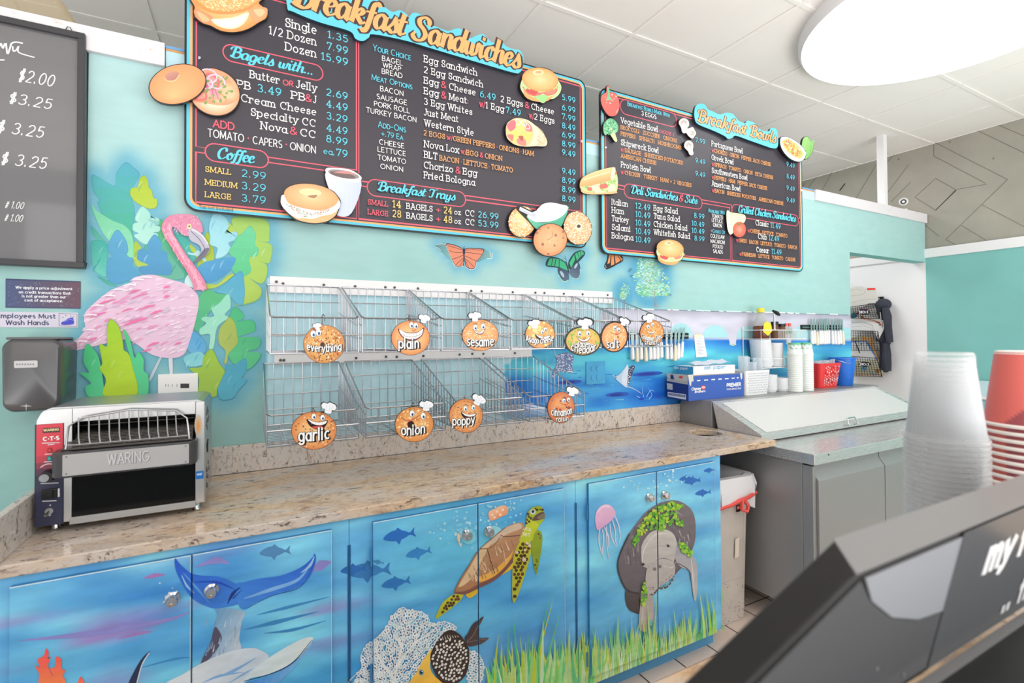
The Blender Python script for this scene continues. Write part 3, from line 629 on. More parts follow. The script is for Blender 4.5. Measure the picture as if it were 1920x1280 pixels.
def wallgrid():
    vs = []; fs = []; seen = {}
    xs = np.concatenate([np.arange(-1.6, -.75, .06), np.arange(-.75, 4.27, .0125), [XD], np.arange(XD+.03, XR, .03), [XR]]); xs = np.unique(np.round(xs, 5))
    zs = np.unique(np.round(np.concatenate([[0], np.arange(.6, ZTOP, .0125), [ZD, ZTOP]]), 5))
    gx, gz = np.meshgrid(xs, zs, indexing='ij'); P = np.stack([gx.ravel(), np.full(gx.size, YW), gz.ravel()], 1); nx, nz_ = len(xs), len(zs)
    col = wallcol(*npPx(P)); F = []
    for i in range(nx-1):
        door = xs[i] >= XD-1e-4
        for j in range(nz_-1):
            if door and zs[j] < ZD-1e-4: continue
            F.append((i*nz_+j, (i+1)*nz_+j, (i+1)*nz_+j+1, i*nz_+j+1))
    V = [tuple(p) for p in P]; K = [tuple(k) for k in col]
    def bx(x0, x1, z0, z1):
        b = MB().box(x0, x1, YW+.003, YW+.10, z0, z1); n = len(V); V.extend(tuple(v) for v in b.v); K.extend([lin((118, 192, 188))]*8); F.extend(tuple(n+i for i in f) for f in b.f)
    bx(-1.6, XD, 0, ZTOP); bx(XD, XR, ZD, ZTOP)
    me = bpy.data.meshes.new('wall_back'); o = bpy.data.objects.new('wall_back', me); COL.objects.link(o); me.from_pydata(V, [], F)
    a = me.color_attributes.new('Col', 'FLOAT_COLOR', 'POINT'); arr = np.ones((len(V), 4), 'f'); arr[:, :3] = np.array(K); a.data.foreach_set('color', arr.ravel()); me.materials.append(M['mural'])
    setp(o, 'teal painted partition wall with flamingo, butterfly and seascape mural', 'wall', kind='structure'); return o
wall = wallgrid()
def mural(name, fn, label):
    a = Art(FY(YW), base=.0006, step=.00002); fn(a); o = a.build(name, wall, 'mural'); o['label'] = label; return o
def mixc(a, b, t): return tuple(a[i]*(1-t)+b[i]*t for i in range(3))
def paint_leaf(a, p, c, c2):
    a.poly(p, mixc(c, (60, 130, 150), .25)); 
    n = len(p); cx = sum(x for x, y in p)/n; cy = sum(y for x, y in p)/n; q = [(cx+(x-cx)*.965, cy+(y-cy)*.965) for x, y in p]
    a.grad(q, c, c2 or mixc(c, (255, 255, 255), .12), random.choice((60, 90, 120)), cell=7)
    for k in range(4):
        x = cx+random.uniform(-.35, .35)*(max(v[0] for v in p)-min(v[0] for v in p)); y = cy+random.uniform(-.3, .3)*(max(v[1] for v in p)-min(v[1] for v in p))
        if inside((x, y), p) and inside((x+14, y-20), p): a.stroke([(x-8, y+22), (x, y), (x+14, y-20)], (2, 9, 2), mixc(c, random.choice(((255, 255, 255), (60, 140, 190), c)), .22))
def flamingo(a):
    a.c = 'M'
    for p, c, c2 in LEAVES: paint_leaf(a, p, c, c2)
    a.poly([(425,1195),(480,1085),(492,1085),(440,1195)], (190,205,215)); a.poly([(530,1080),(550,1080),(552,1172),(538,1172)], (215,220,228))
    a.poly([(640,640),(690,720),(660,710),(615,685)], (200,230,232))
    a.poly(FLB, (228, 196, 220))
    for k in range(420):
        x = random.uniform(20, 690); y = random.uniform(640, 1085)
        if not inside((x, y), FLB): continue
        t = (x-20)/670; dx, dy = -1, .55-.35*t+(.25 if y > 950 else 0); l = random.uniform(18, 55); e = (x+dx*l, y+dy*l)
        if not inside(e, FLB) and random.random() < .75: continue
        edge = y < 720 or x > 560
        c = random.choice([(243,222,236),(238,205,226),(226,170,206),(232,150,196),(205,190,212),(240,214,232)] if not edge else [(240,226,238),(236,214,232),(226,190,216)])
        a.stroke([(x, y), (x+dx*l*.5, y+dy*l*.5-3), e], (2, random.uniform(5, 12), 1), c)
    for (x, y, l, w) in ((420,870,130,16),(540,700,40,12),(535,752,30,14),(500,830,70,12),(380,720,60,10),(250,770,110,9),(200,840,90,10),(480,1000,60,12),(600,1000,40,10),(440,1035,50,9),(150,975,50,8),(340,820,60,9),(460,800,80,8),(420,740,90,6)):
        a.stroke([(x, y), (x-l*.5, y+l*.13), (x-l, y+l*.34)], (4, w, 2), (232,118,172))
    for x, y in ((300,690),(340,662),(385,650),(240,715),(190,748),(130,800),(90,850),(84,930),(40,990)):
        a.stroke([(x+60, y+6), (x+20, y+2), (x-16, y+10)], (8, 9, 1), (243,230,240))
    # neck, head, beak
    a.stroke([(700,722),(690,680),(650,610),(606,548),(570,490),(536,435),(522,392),(545,352),(598,338)], (62, 56, 46, 42, 40, 42, 44, 44, 40), (222,140,170))
    a.stroke([(702,720),(695,680),(655,612),(612,550),(576,490),(544,440),(534,395),(556,362),(598,350)], (26, 24, 20, 18, 16, 18, 18, 16, 14), (238,172,194))
    for k in range(90):
        i = random.random(); P = spline([(700,722),(690,680),(650,610),(606,548),(570,490),(536,435),(522,392),(545,352)], False, 6); p = P[int(i*(len(P)-1))]; s_ = random.choice((-1, 1))
        x, y = p[0]+s_*random.uniform(4, 24), p[1]+random.uniform(-6, 6); a.stroke([(x, y), (x+s_*6, y+14)], (5, 1), random.choice(((238,170,192),(226,130,160),(244,200,212))), False)
    a.poly([(540,352),(560,330),(600,320),(660,324),(700,358),(713,410),(692,422),(655,436),(610,432),(588,412),(575,395),(552,385)], (222,146,176))
    for k in range(60):
        x, y = random.uniform(550, 700), random.uniform(325, 425); a.stroke([(x, y), (x+random.uniform(-12, 4), y+10)], (4, 1), random.choice(((236,170,196),(214,128,164),(242,196,212))), False)
    a.poly([(640,400),(655,392),(700,420),(738,468),(748,510),(722,548),(660,582),(690,542),(706,510),(690,482),(652,462),(638,432)], (190,188,204))
    a.poly([(748,505),(722,548),(660,582),(694,538),(712,515),(730,500)], (120,118,134)); a.stroke([(650,410),(700,460),(722,510),(690,552)], 3, (95,92,110))
    a.stroke([(655,400),(708,432),(740,480)], 7, (222,220,232)); a.poly(ell(641, 386, 12, 15), (228,220,180)); a.dots([(642, 385)], 5, (120,90,60))
    for p, c, c2 in LOWLEAF: paint_leaf(a, p, c, c2)
mural('flamingo_painting', flamingo, 'pink flamingo painted among blue and green tropical leaves')
def butterflies(a):
    a.c = 'F'
    for L_ in ([(65,105),(100,100),(140,104),(190,240),(170,225),(118,172),(72,135)], [(405,140),(445,160),(478,180),(468,206),(430,210),(368,238),(350,270),(360,220)]): a.grad(L_, (96,140,150), (130,180,180), 0, cell=6)
    for L_ in ([(138,103),(200,110),(262,142),(268,200),(264,262),(235,270),(212,268),(190,235),(152,155)], [(274,140),(350,134),(412,143),(395,190),(358,230),(345,278),(312,285),(282,266),(270,200)]):
        a.poly(L_, (48,50,66)); n = len(L_); cx = sum(p[0] for p in L_)/n; cy = sum(p[1] for p in L_)/n
        a.poly([(cx+(x-cx)*.93, cy+(y-cy)*.93) for x, y in L_], (222,140,112))
    for q in ([(262,150),(200,130),(150,118)],[(262,165),(200,165),(160,150)],[(264,185),(215,205),(180,215)],[(265,205),(225,240),(205,262)],[(266,215),(248,250),(240,268)],[(276,150),(340,146),(400,150)],[(276,165),(330,170),(395,180)],[(276,190),(330,215),(360,228)],[(276,210),(320,250),(340,272)],[(274,220),(295,255),(300,278)]): a.stroke(q, 3.2, (48,48,62))
    a.poly(ell(268, 160, 9, 26), (50,54,80)); a.stroke([(268,180),(266,225),(267,262)], (8, 6, 3), (50,54,80)); a.stroke([(266,135),(258,118)], 2, (60,60,70)); a.stroke([(270,135),(276,118)], 2, (60,60,70))
    for P in ([(68,108),(100,104),(138,106)],[(140,120),(165,180),(190,240),(215,270),(262,264)],[(278,268),(312,288),(346,280),(362,235)],[(470,172),(468,206),(435,210)],[(72,130),(100,150)],[(455,165),(462,195)]): a.dots(spline(P, False, 7), 2.6, (232,240,242))
    # green butterfly
    a.poly([(858,262),(880,202),(945,205),(1000,240),(1022,300),(1020,310),(945,278)], (40,66,70)); a.poly([(1018,240),(1060,170),(1118,150),(1140,178),(1092,236),(1035,290)], (40,66,70))
    for q in ([(866,258),(884,210),(905,208),(895,262)],[(900,262),(910,210),(928,209),(918,264)],[(923,265),(933,211),(950,212),(950,270)],[(955,272),(955,214),(998,244),(1016,298)],[(1026,242),(1060,182),(1068,215),(1040,278)],[(1066,176),(1082,166),(1096,206),(1082,226)],[(1086,164),(1102,157),(1110,192),(1099,204)],[(1106,156),(1120,154),(1134,176),(1113,190)]): a.poly(q, (66,176,128), False)
    a.grad([(945,280),(1016,305),(1022,370),(1000,365),(985,378),(956,340)], (60,74,98), (90,110,130), 60); a.grad([(1036,286),(1092,238),(1106,300),(1098,352),(1060,352),(1030,315)], (60,74,98), (100,120,140), 120)
    a.poly(ell(975, 322, 10, 26, -30), (165,190,205)); a.poly(ell(1074, 262, 8, 22, 30), (165,190,205)); a.stroke([(1000,228),(1016,280),(1026,318)], (8, 12, 3), (50,74,90))
    a.stroke([(1006,222),(995,188)], 2, (60,90,100)); a.stroke([(1008,222),(980,200)], 2, (60,90,100))
    a.dots(spline([(950,330),(968,360),(990,376),(1018,366)], False, 5)+spline([(1050,350),(1085,355),(1102,330),(1104,290)], False, 5), 3, (190,235,215))
    # half hidden monarch
    a.poly([(1310,160),(1365,160),(1420,218),(1370,252),(1330,275),(1290,288),(1278,262),(1296,220)], (46,44,50))
    for q in ([(1316,165),(1326,165),(1318,240),(1300,250)],[(1330,168),(1344,168),(1350,250),(1326,262)],[(1348,168),(1360,166),(1395,225),(1360,246)],[(1366,172),(1372,172),(1408,214),(1400,222)]): a.poly(q, (226,150,98), False)
    a.dots([(1285,262),(1290,272),(1284,280),(1412,212),(1416,222),(1404,228)], 3, (225,225,230))
mural('butterfly_painting', butterflies, 'two monarch butterflies and one green butterfly painted under the menu boards')
def trees(a):
    a.c = 'F'
    def tree(tr, blob, n, rs):
        for q, w in tr: a.stroke(q, w, (150,140,140))
        for k in range(n):
            b = random.choice(blob); t = random.uniform(0, 6.28); r = math.sqrt(random.random()); x, y = b[0]+math.cos(t)*r*b[2], b[1]+math.sin(t)*r*b[3]
            c = random.choice([(110,198,150),(150,220,190),(180,226,218),(95,185,140),(165,215,160),(196,232,232)]+([(205,215,110)] if random.random() < .35 else [])); d = random.uniform(-7, 7)
            a.stroke([(x-rs, y+d), (x, y-3), (x+rs, y-d)], (1, rs*.75, 1), c, raised=(k % 12 == 0))
        for q, w in tr[1:]: a.stroke(q, w*.5 if not isinstance(w, tuple) else tuple(v*.5 for v in w), (150,145,140))
    tree([([(1648,556),(1646,500),(1640,440),(1612,380),(1590,300),(1575,230)], (18, 14, 10, 7, 5, 2)), ([(1640,440),(1680,380),(1695,330)], (8, 5, 2)), ([(1612,400),(1560,350),(1520,320)], (7, 4, 2)), ([(1606,370),(1630,300),(1640,240)], (6, 4, 2)), ([(1640,450),(1600,430),(1540,400)], (6, 4, 2))],
         [(1570,230,70,52),(1600,290,95,60),(1560,350,85,60),(1660,370,85,65),(1600,430,100,55),(1690,440,60,45),(1560,440,55,45)], 620, 9)
    tree([([(1425,556),(1426,500),(1420,460)], (7, 5, 3)), ([(1424,490),(1445,450)], (4, 2)), ([(1423,490),(1400,455)], (4, 2))], [(1425,440,34,50),(1410,480,26,25)], 110, 7)
    a.stroke([(1628,557),(1648,550),(1672,557)], 6, (165,150,150)); a.stroke([(1410,557),(1425,552),(1440,557)], 4, (165,150,150))
    for x, y in ((1468,285),(1472,335),(1460,300),(1752,472)): a.stroke([(x-12, y+4), (x, y), (x+12, y-6)], 3, (80,120,125)); a.stroke([(x-4, y-10), (x, y), (x+4, y+10)], 2.5, (80,120,125))
mural('tree_painting', trees, 'two small leafy trees painted above the grey bridge')
def seascape(a):
    a.c = 'Q'
    sky = (168, 219, 226)
    for cx, hw, top, bot in ((582, 92, 535, 640), (856, 102, 552, 650), (1128, 104, 560, 655), (1392+0, 0, 0, 0)):
        if hw: a.poly([(cx+hw*math.cos(math.radians(t)), bot-(bot-top)*math.sin(math.radians(t))*1.0) for t in range(0, 181, 12)], sky, False)
    a.c = 'H'
    for cx, hw, top, bot in ((600, 98, 548, 664), (1010, 110, 560, 668)):
        a.poly([(max(min(cx+hw*math.cos(math.radians(t)), 1058), 0), bot-(bot-top)*math.sin(math.radians(t))) for t in range(0, 181, 12)], sky, False)
    a.c = 'Q'
    for x in (715, 995): a.poly([(x-35,640),(x+35,640),(x+26,704),(x-20,704)], (206,206,220), False); a.stroke([(x-24,702),(x,712),(x+30,704)], 8, (205,225,170))
    a.c = 'H'; a.poly([(455,655),(512,655),(505,706),(462,706)], (206,206,220), False); a.stroke([(456,706),(480,712),(512,706)], 8, (190,215,190)); a.c = 'Q'
    a.c = 'px'
    a.stroke([(1112,577.2),(1350,584),(1590,590.6)], 1.6, (120,130,150), False)
    for k in range(26):
        x = random.uniform(1180, 1585); a.stroke([(x, 576.5+.027*(x-1110)), (x+random.uniform(4, 16), 576.8+.027*(x-1100))], 2.0, random.choice(((240,246,246),(205,235,228))), False)
    a.c = 'S'
    for k in range(60):
        x, y = random.uniform(640, 1650), random.uniform(560, 900); l = random.uniform(20, 70)
        a.stroke([(x, y), (x+l, y-2)], (1, random.uniform(3, 8), 1), random.choice(((84,176,224),(52,132,214),(110,198,228),(58,116,206))), False)
    for x, y, rx in ((880,760,90),(1230,850,85),(1450,700,110)): a.poly(ell(x, y, rx, 16, -4), (50,92,190)); a.poly(ell(x-10, y+2, rx*.6, 9, -4), (42,62,150))
    for q in ([(735,690),(715,610),(708,560)],[(725,690),(760,620),(770,590)],[(1420,870),(1410,820),(1412,785)],[(1440,870),(1470,820),(1500,830)],[(1460,880),(1480,850),(1450,800)],[(1400,880),(1370,860)]): a.stroke(q, (7, 4, 1), (150,205,236))
    a.stroke([(1390,880),(1420,884)], 12, (36,70,190)); a.stroke([(1500,866),(1550,872)], 10, (60,90,200))
    ray1 = [(785,572),(860,545),(912,570),(900,640),(908,690),(860,688),(800,690),(750,742),(768,670),(792,622)]
    a.poly(ray1, (112,130,178)); a.stroke([(795,572),(775,555),(765,515),(735,500)], (8, 5, 4, 3), (190,205,225))
    a.dots([(x, y) for x, y in [(random.uniform(755, 905), random.uniform(550, 735)) for _ in range(260)] if inside((x, y), ray1)], (2.4, 4), (225,232,242))
    a.stroke([(860,690),(880,682),(908,690)], 6, (230,235,240))
    a.poly([(1303,630),(1312,700),(1302,797),(1250,768),(1196,712),(1230,715),(1275,668)], (188,210,236)); a.poly([(1303,640),(1306,700),(1296,780),(1262,765),(1270,700)], (214,226,242))
    a.poly([(1312,662),(1356,645),(1332,720),(1304,800)], (72,80,110)); a.dots([(x, y) for x, y in [(random.uniform(1304, 1350), random.uniform(650, 795)) for _ in range(70)] if inside((x, y), [(1312,662),(1356,645),(1332,720),(1304,800)])], 3, (228,232,240))
    a.stroke([(1310,795),(1360,815),(1405,845)], (6, 4, 3), (205,220,235)); a.dots([(1212,716),(1218,728)], 5, (40,50,90))
mural('seascape_painting', seascape, 'painted stone bridge arches over a blue sea with two spotted rays')
# floor
M['tile'] = mat('floor_tile', (226, 206, 192), .35); nt = M['tile'].node_tree; b = nt.nodes['Principled BSDF']
tc = nt.nodes.new('ShaderNodeTexCoord'); bt = nt.nodes.new('ShaderNodeTexBrick'); bt.offset = 0; bt.inputs['Scale'].default_value = 1; bt.inputs['Brick Width'].default_value = .209; bt.inputs['Row Height'].default_value = .209; bt.inputs['Mortar Size'].default_value = .004
bt.inputs['Color1'].default_value = (*lin((230, 212, 200)), 1); bt.inputs['Color2'].default_value = (*lin((222, 202, 188)), 1); bt.inputs['Mortar'].default_value = (*lin((84, 64, 56)), 1)
mpp = nt.nodes.new('ShaderNodeMapping'); mpp.inputs['Location'].default_value = (-.020, -.118, 0)
nt.links.new(tc.outputs['Object'], mpp.inputs[0]); nt.links.new(mpp.outputs[0], bt.inputs['Vector']); nt.links.new(bt.outputs['Color'], b.inputs['Base Color'])
setp(MB().box(-3, 6.5, -2.6, 5.2, -.06, 0).build('floor', 'tile', origin=(0, 0, 0)), 'beige square tiled floor with dark grout', 'floor', kind='structure')
# ceiling with grid
M['ctile'] = mat('ceiling_tile', (238, 235, 231), .8, bump=.25, bscale=220, var=.03, vscale=1.2)
o = setp(MB().box(-3, XR, -2.2, 5.2, ZC, ZC+.04).build('ceiling', 'ctile', origin=(0, 0, ZC)), 'white dropped ceiling of square mineral tiles', 'ceiling', kind='structure')
M['tbar'] = mat('ceiling_grid', (240, 237, 233), .5)
g = MB()
for k in range(-12, 3):
    x = 4.39+.61*k; g.box(x-.012, x+.012, -2.2, 5.2, ZC-.006, ZC-.001)
for k in range(-7, 5):
    y = 2.175+.61*k; g.box(-3, XR, y-.012, y+.012, ZC-.0065, ZC-.0005)
g.build('ceiling_grid', 'tbar', o)
a = Art(Frame((0, 0, ZC), (1, 0, 0), (0, 1, 0), (0, 0, -1)), .0012)
for x in (4.39-.61*2, 4.39-.61*3, 4.39-.61):
    pass
# right-hand wall: teal to the counter side, white in the passage, planks above the rail
rw = MB(); rw.box(XR, XR+.1, -2.6, YW+.0, 0, 2.2); rw.cur = 1; rw.box(XR, XR+.1, YW, 5.2, 0, 2.2)
M['teal'] = mat('teal_paint', (128, 192, 188), .5, var=.05, vscale=3); M['plank'] = mat('grey_planks', (160, 157, 146), .6, var=.06, vscale=5)
o = setp(rw.build('wall_right', ['teal', 'white']), 'side wall painted teal, white beyond the doorway', 'wall', kind='structure')
up = MB(); up.box(XR+.01, XR+.1, -2.6, 5.2, 2.2, ZC)
pl = up.build('plank_cladding', 'plank', o); pl['label'] = 'grey wooden planks laid in zigzag above the rail'
a = Art(FX(XR+.01), .001)
CR['Z'] = (1480, 0, 2.4615); a.c = 'Z'
for q in ([(125,815),(85,870)],[(415,735),(305,920)],[(497,700),(445,755)],[(550,760),(400,960)],[(667,655),(667,720)],[(667,655),(1007,828)],[(667,720),(905,845)],[(860,598),(1083,705)],[(950,570),(1083,628)],[(675,823),(768,875)],[(768,875),(910,850)],[(675,823),(580,910)],[(768,875),(675,970)],[(580,910),(675,970)],[(1007,828),(722,1105)],[(722,1105),(770,1130)],[(890,945),(1083,1045)],[(795,1040),(910,1110)],[(630,1040),(690,1090)],[(70,845),(62,860)],[(200,790),(150,880)],[(470,930),(560,840)]):
    a.stroke(q, 2.2, (112,108,98), False, raised=False)
a.stroke([(232,880),(258,846)], 5, (30,26,22), False); a.stroke([(675,970),(770,878)], 3.5, (60,56,50), False); a.dots([(942,731),(505,735),(740,655)], 5, (140,120,108))
a.build('plank_seams', o, 'flat')['label'] = 'dark seams and knots of the planks'
setp(MB().box(XR-.018, XR+.02, -2.6, 4.6, 2.161, 2.245).build('trim_1', 'white', bev=.003), 'white rail along the top of the teal side wall', 'trim', kind='structure')
# wall behind the partition (end of the passage)
setp(MB().box(-3, XR, 5.1, 5.2, 0, ZC).build('wall_hall', 'white'), 'plain white wall closing the passage behind the partition', 'wall', kind='structure')
# cap boards on the partition
M['worn'] = mat('worn_white_wood', (232, 230, 232), .6, var=.0); nt = M['worn'].node_tree; b = nt.nodes['Principled BSDF']
tc = nt.nodes.new('ShaderNodeTexCoord'); nn = nt.nodes.new('ShaderNodeTexNoise'); nn.inputs['Scale'].default_value = 34; nn.inputs['Detail'].default_value = 9; nn.inputs['Roughness'].default_value = .75
rr = nt.nodes.new('ShaderNodeValToRGB'); rr.color_ramp.elements[0].position = .60; rr.color_ramp.elements[1].position = .70; rr.color_ramp.elements[0].color = (*lin((226, 224, 228)), 1); rr.color_ramp.elements[1].color = (*lin((205, 160, 118)), 1)
nt.links.new(tc.outputs['Object'], nn.inputs['Vector']); nt.links.new(nn.outputs['Fac'], rr.inputs['Fac']); nt.links.new(rr.outputs['Color'], b.inputs['Base Color'])
xl = onY(310, 122, YW).x; xr0 = onY(1526, 372, YW).x
setp(MB().box(-1.6, xl, YW-.02, YW+.12, ZTOP-.004, 2.567).build('trim_2', 'worn', bev=.002), 'worn white cap board on the partition beside the chalkboard', 'trim', kind='structure')
setp(MB().box(xr0, XR+.0, YW-.02, YW+.12, ZTOP, 2.567).build('trim_3', 'worn', bev=.002), 'worn white cap board on the partition over the doorway', 'trim', kind='structure')
M['bare'] = mat('bare_wood_edge', (214, 158, 96), .6, var=.15, vscale=30); M['bluetape'] = mat('blue_edge', (110, 165, 215), .5); M['paleblue'] = mat('pale_blue_paint', (190, 226, 236), .5, var=.05)
cb = MB().box(xl+.002, xr0-.002, YW-.002, YW+.1, ZTOP, 2.548); cb.cur = 1; cb.box(xl+.002, xr0-.002, YW-.004, YW+.1, 2.548, 2.556); cb.cur = 2; cb.box(xl+.002, xr0-.002, YW-.006, YW+.1, 2.556, 2.566)
setp(cb.build('trim_4', ['paleblue', 'bare', 'bluetape']), 'pale blue strip with bare wood and blue edge behind the menu boards', 'trim', kind='structure')
# post from partition to ceiling
p0 = onY(1655, 385, YW+.05); 
t = thing('support_post', 'white square post standing on the worn cap board under the planks', 'post', (p0.x, YW+.05, 2.567))
MB().box(p0.x-.028, p0.x+.028, YW+.022, YW+.078, 2.575, ZC).build('post_shaft', 'white', t, bev=.002)
MB().box(p0.x-.17, p0.x+.05, YW-.0, YW+.1, 2.567, 2.58).build('foot_plate', 'whiteplastic', t, bev=.002)
pc = onY(1694, 378, YW+.06)
t = thing('security_camera', 'small round white security camera on the cap board by the post', 'camera', (pc.x, YW+.06, 2.567))
MB().cyl((pc.x, YW+.06, 2.567), (pc.x, YW+.06, 2.60), .02, .03, 16).build('camera_base', 'whiteplastic', t, smooth=True)
d = (CAMP-pc).normalized()
MB().ball(pc, .036, n=18, h=12).build('camera_body', 'whiteplastic', t, smooth=True)
MB().cyl(pc+d*.025, pc+d*.039, .024, .02, 20).build('lens_ring', 'darkgrey', t, smooth=True)
MB().cyl(pc+d*.034, pc+d*.041, .012, .01, 16).build('lens', 'whiteplastic', t, smooth=True)
# round ceiling lamp
M['lampglow'] = bpy.data.materials.new('lamp_glow'); M['lampglow'].use_nodes = True
bb = M['lampglow'].node_tree.nodes['Principled BSDF']; bb.inputs['Base Color'].default_value = (1, 1, 1, 1); bb.inputs['Emission Color'].default_value = (1, .995, .99, 1); bb.inputs['Emission Strength'].default_value = 1.7
k = (ZC-.07-CAMH)/1.44; lc = Vector((2.83*k, 1.035*k, ZC)); R_ = .605*k
t = thing('ceiling_lamp', 'large round glowing white ceiling lamp', 'lamp', lc)
MB().lathe([(R_-.03, 0), (R_+.004, 0), (R_+.004, -.055), (R_-.012, -.075), (R_-.012, -.06), (R_-.03, -.05)], lc, 72, cap=False).build('lamp_rim', 'white', t, smooth=True)
MB().lathe([(0.001, -.069), (R_-.013, -.069), (R_-.013, -.05), (.001, -.05)], lc, 72, cap=False).build('diffuser', 'lampglow', t)
# ------------------------------------------------------------------ menu boards
def rr(u0, v0, u1, v1, r, n=7):
    o = []
    for cx, cy, a0 in ((u1-r, v1-r, 0), (u0+r, v1-r, 90), (u0+r, v0+r, 180), (u1-r, v0+r, 270)):
        o += [(cx+r*math.cos(math.radians(a0+90*i/n)), cy+r*math.sin(math.radians(a0+90*i/n))) for i in range(n+1)]
    return o
DARK = (64, 61, 70); BLK = (34, 33, 40)
def board_base(fr, u0, v0, u1, v1, r, b):
    a = Art(fr, base=-.012, step=.00003); a.slab(rr(u0, v0, u1, v1, r), .012, BLK)
    a.polyuv(rr(u0+b[0], v0+b[0], u1-b[0], v1-b[0], r-b[0]*.7), (92, 200, 226)); a.polyuv(rr(u0+b[1], v0+b[1], u1-b[1], v1-b[1], r-b[1]*.7), (250, 172, 106)); a.polyuv(rr(u0+b[2], v0+b[2], u1-b[2], v1-b[2], r-b[2]*.7), DARK)
    return a
def capsule(a, crop, xl, yl, xr, yr, h, w=.0042, fill=False):
    """red pill outline: left and right end mid points, height in crop units at the left"""
    a.c = crop; (u0, v), (u1, _) = a.uvs([(xl, yl), (xr, yr)]); (_, t), (_, q) = a.uvs([(xl, yl-h/2), (xl, yl+h/2)]); r = abs(t-q)/2
    P = rr(u0, v-r, u1, v+r, r*.98, 8); a.polyuv(P, DARK); a.strokeuv(P, w, CRD, True)
    return u0, u1, v, r
def cutout(name, par, Y, crop, outline, fn, label=None, smooth=True, depth=.014, edge=(30, 28, 32), margin=.965):
    a = Art(FY(Y), base=-depth, step=.00004); a.c = crop; pts = spline(outline) if smooth else outline
    a.slab(a.uvs(pts), depth, edge); n = len(pts); cx = sum(p[0] for p in pts)/n; cy = sum(p[1] for p in pts)/n
    a.inner = [(cx+(x-cx)*margin, cy+(y-cy)*margin) for x, y in pts]; fn(a); o = a.build(name, par)
    if label: o['label'] = label
    return o
def rnd_in(poly, n):
    xs = [p[0] for p in poly]; ys = [p[1] for p in poly]; out = []
    while len(out) < n:
        p = (random.uniform(min(xs), max(xs)), random.uniform(min(ys), max(ys)))
        if inside(p, poly): out.append(p)
    return out
def bun(a, pts, base=(230, 168, 104), light=(246, 208, 158), rim=(206, 130, 72), centre=None):
    a.shade(pts, lambda r, t: mixc(mixc(light, base, min(1, r*1.5)), rim, max(0, r-.72)*2.6), rings=7, centre=centre)
YB = 2.214; fb = FY(YB)
# ---- board 1
(u0, _), (u1, _) = fb.uv(345, 360), fb.uv(1099.3, 330); v0 = fb.uv(390, 398)[1]; v1 = fb.uv(982, 118.5)[1]
e0 = fb.uv(345, 360)[0]; B1 = [fb.uv(x, 360)[0]-e0 for x in (349.2, 355.8, 360.2)]
t1 = thing('menu_board', 'large dark breakfast sandwiches menu board with bagels and coffee prices, behind the flamingo side', 'menu board', (fb.at((u0+u1)/2, v0).x, YB, v0))
a = board_base(fb, u0, v0, u1, v1, .045, B1); t = Board(a)
ri = fb.uv(367.2, 360)[0]-e0; L0, L1 = u0+ri, u1-ri; Bm, Tm = v0+ri*.92, v1-ri; lw = .0042
m1 = fb.uv(*cpx('P4', 1605, 700))[0]; m2 = fb.uv(*cpx('P4', 1625, 700))[0]
cf = a.uvs; a.c = 'P4'; zc = a.uvs([(260, 295)])[0][1]; g_ = .0105
def ln(*p, w=lw): a.strokeuv(list(p), w, CRD, False, False)
a.up(); ln((L0, Tm), (L0, zc+g_), (L0+.11, zc+g_)); ln((L0+.11, zc-g_), (L0, zc-g_), (L0, Bm), (m1, Bm), (m1, zc-g_)); ln((L0+.1, zc+g_), (m1, zc+g_), (m1, Tm)); ln((L0+.1, zc-g_), (m1, zc-g_)); ln((L0, Tm), (m1, Tm))
zt = a.uvs([(1700, 595)])[0][1]
ln((m2, Tm), (m2, zt+g_), (L1, zt+g_), (L1, Tm), (m2, Tm)); ln((m2, zt-g_), (m2, Bm), (L1, Bm), (L1, zt-g_), (m2, zt-g_))
capsule(a, 'P2', 418, 455, 1305, 660, 150); capsule(a, 'P4', 260, 300, 820, 390, 158); capsule(a, 'P5', 122, 512, 908, 620, 132)
t('P2', 'Single', 975, 1250, 238, 83); t('P2', '1.35', 1350, 1530, 335, 66, CC); t('P2', '1/2 Dozen', 828, 1248, 303, 78); t('P2', '7.99', 1345, 1530, 440, 68, CC); t('P2', 'Dozen', 975, 1248, 450, 78); t('P2', '15.99', 1293, 1530, 530, 68, CC)
t('P2', 'Bagels with...', 487, 1222, 503, 90, CC, 'script', .2)
t('P2', 'Butter', 660, 920, 695, 74); h_ = t.h; t.h *= .74; t('P2', 'OR', 952, 1043, col=CRD, font='sans', w=.15); t.h = h_; t('P2', 'Jelly', 1068, 1250)
t('P2', '2.69', 1338, 1527, 850, 66, CC); t('P2', 'PB', 550, 665, 782, 74); t('P2', '3.49', 727, 937, col=CC); t('P2', 'PB', 1030, 1148); t('P2', '&', 1152, 1213, col=CRD); t('P2', 'J', 1220, 1246)
t('P2', '4.49', 1338, 1527, 953, 66, CC); t('P2', 'Cream Cheese', 582, 1247, 905, 72); t('P2', '3.29', 1340, 1525, 1060, 66, CC); t('P2', 'Specialty CC', 668, 1243, 1030, 72); t('P2', '4.49', 1340, 1525, 1167, 66, CC)
t('P2', 'Nova', 757, 988, 1151, 72); t('P2', '&', 1015, 1083, col=CRD); t('P2', 'CC', 1108, 1243)
t('P4', '8.99', 1338, 1525, 222, 66, CC); t('P4', '.79', 1398, 1525, 340, 66, CC); t.h *= .8; t('P4', 'ea', 1312, 1392, col=CC)
t('P4', 'ADD', 332, 518, 92, 74, CRD, 'sans', .15); t('P4', 'TOMATO', 285, 603, 176, 76, CW, 'sans'); t('P4', 'CAPERS', 685, 942, font='sans'); t('P4', 'ONION', 1016, 1243, font='sans')
a.c = 'P4'; a.dots([(643, 188), (980, 243)], 8, CRD)
t('P4', 'Coffee', 368, 693, 362, 92, CC, 'script', .2)
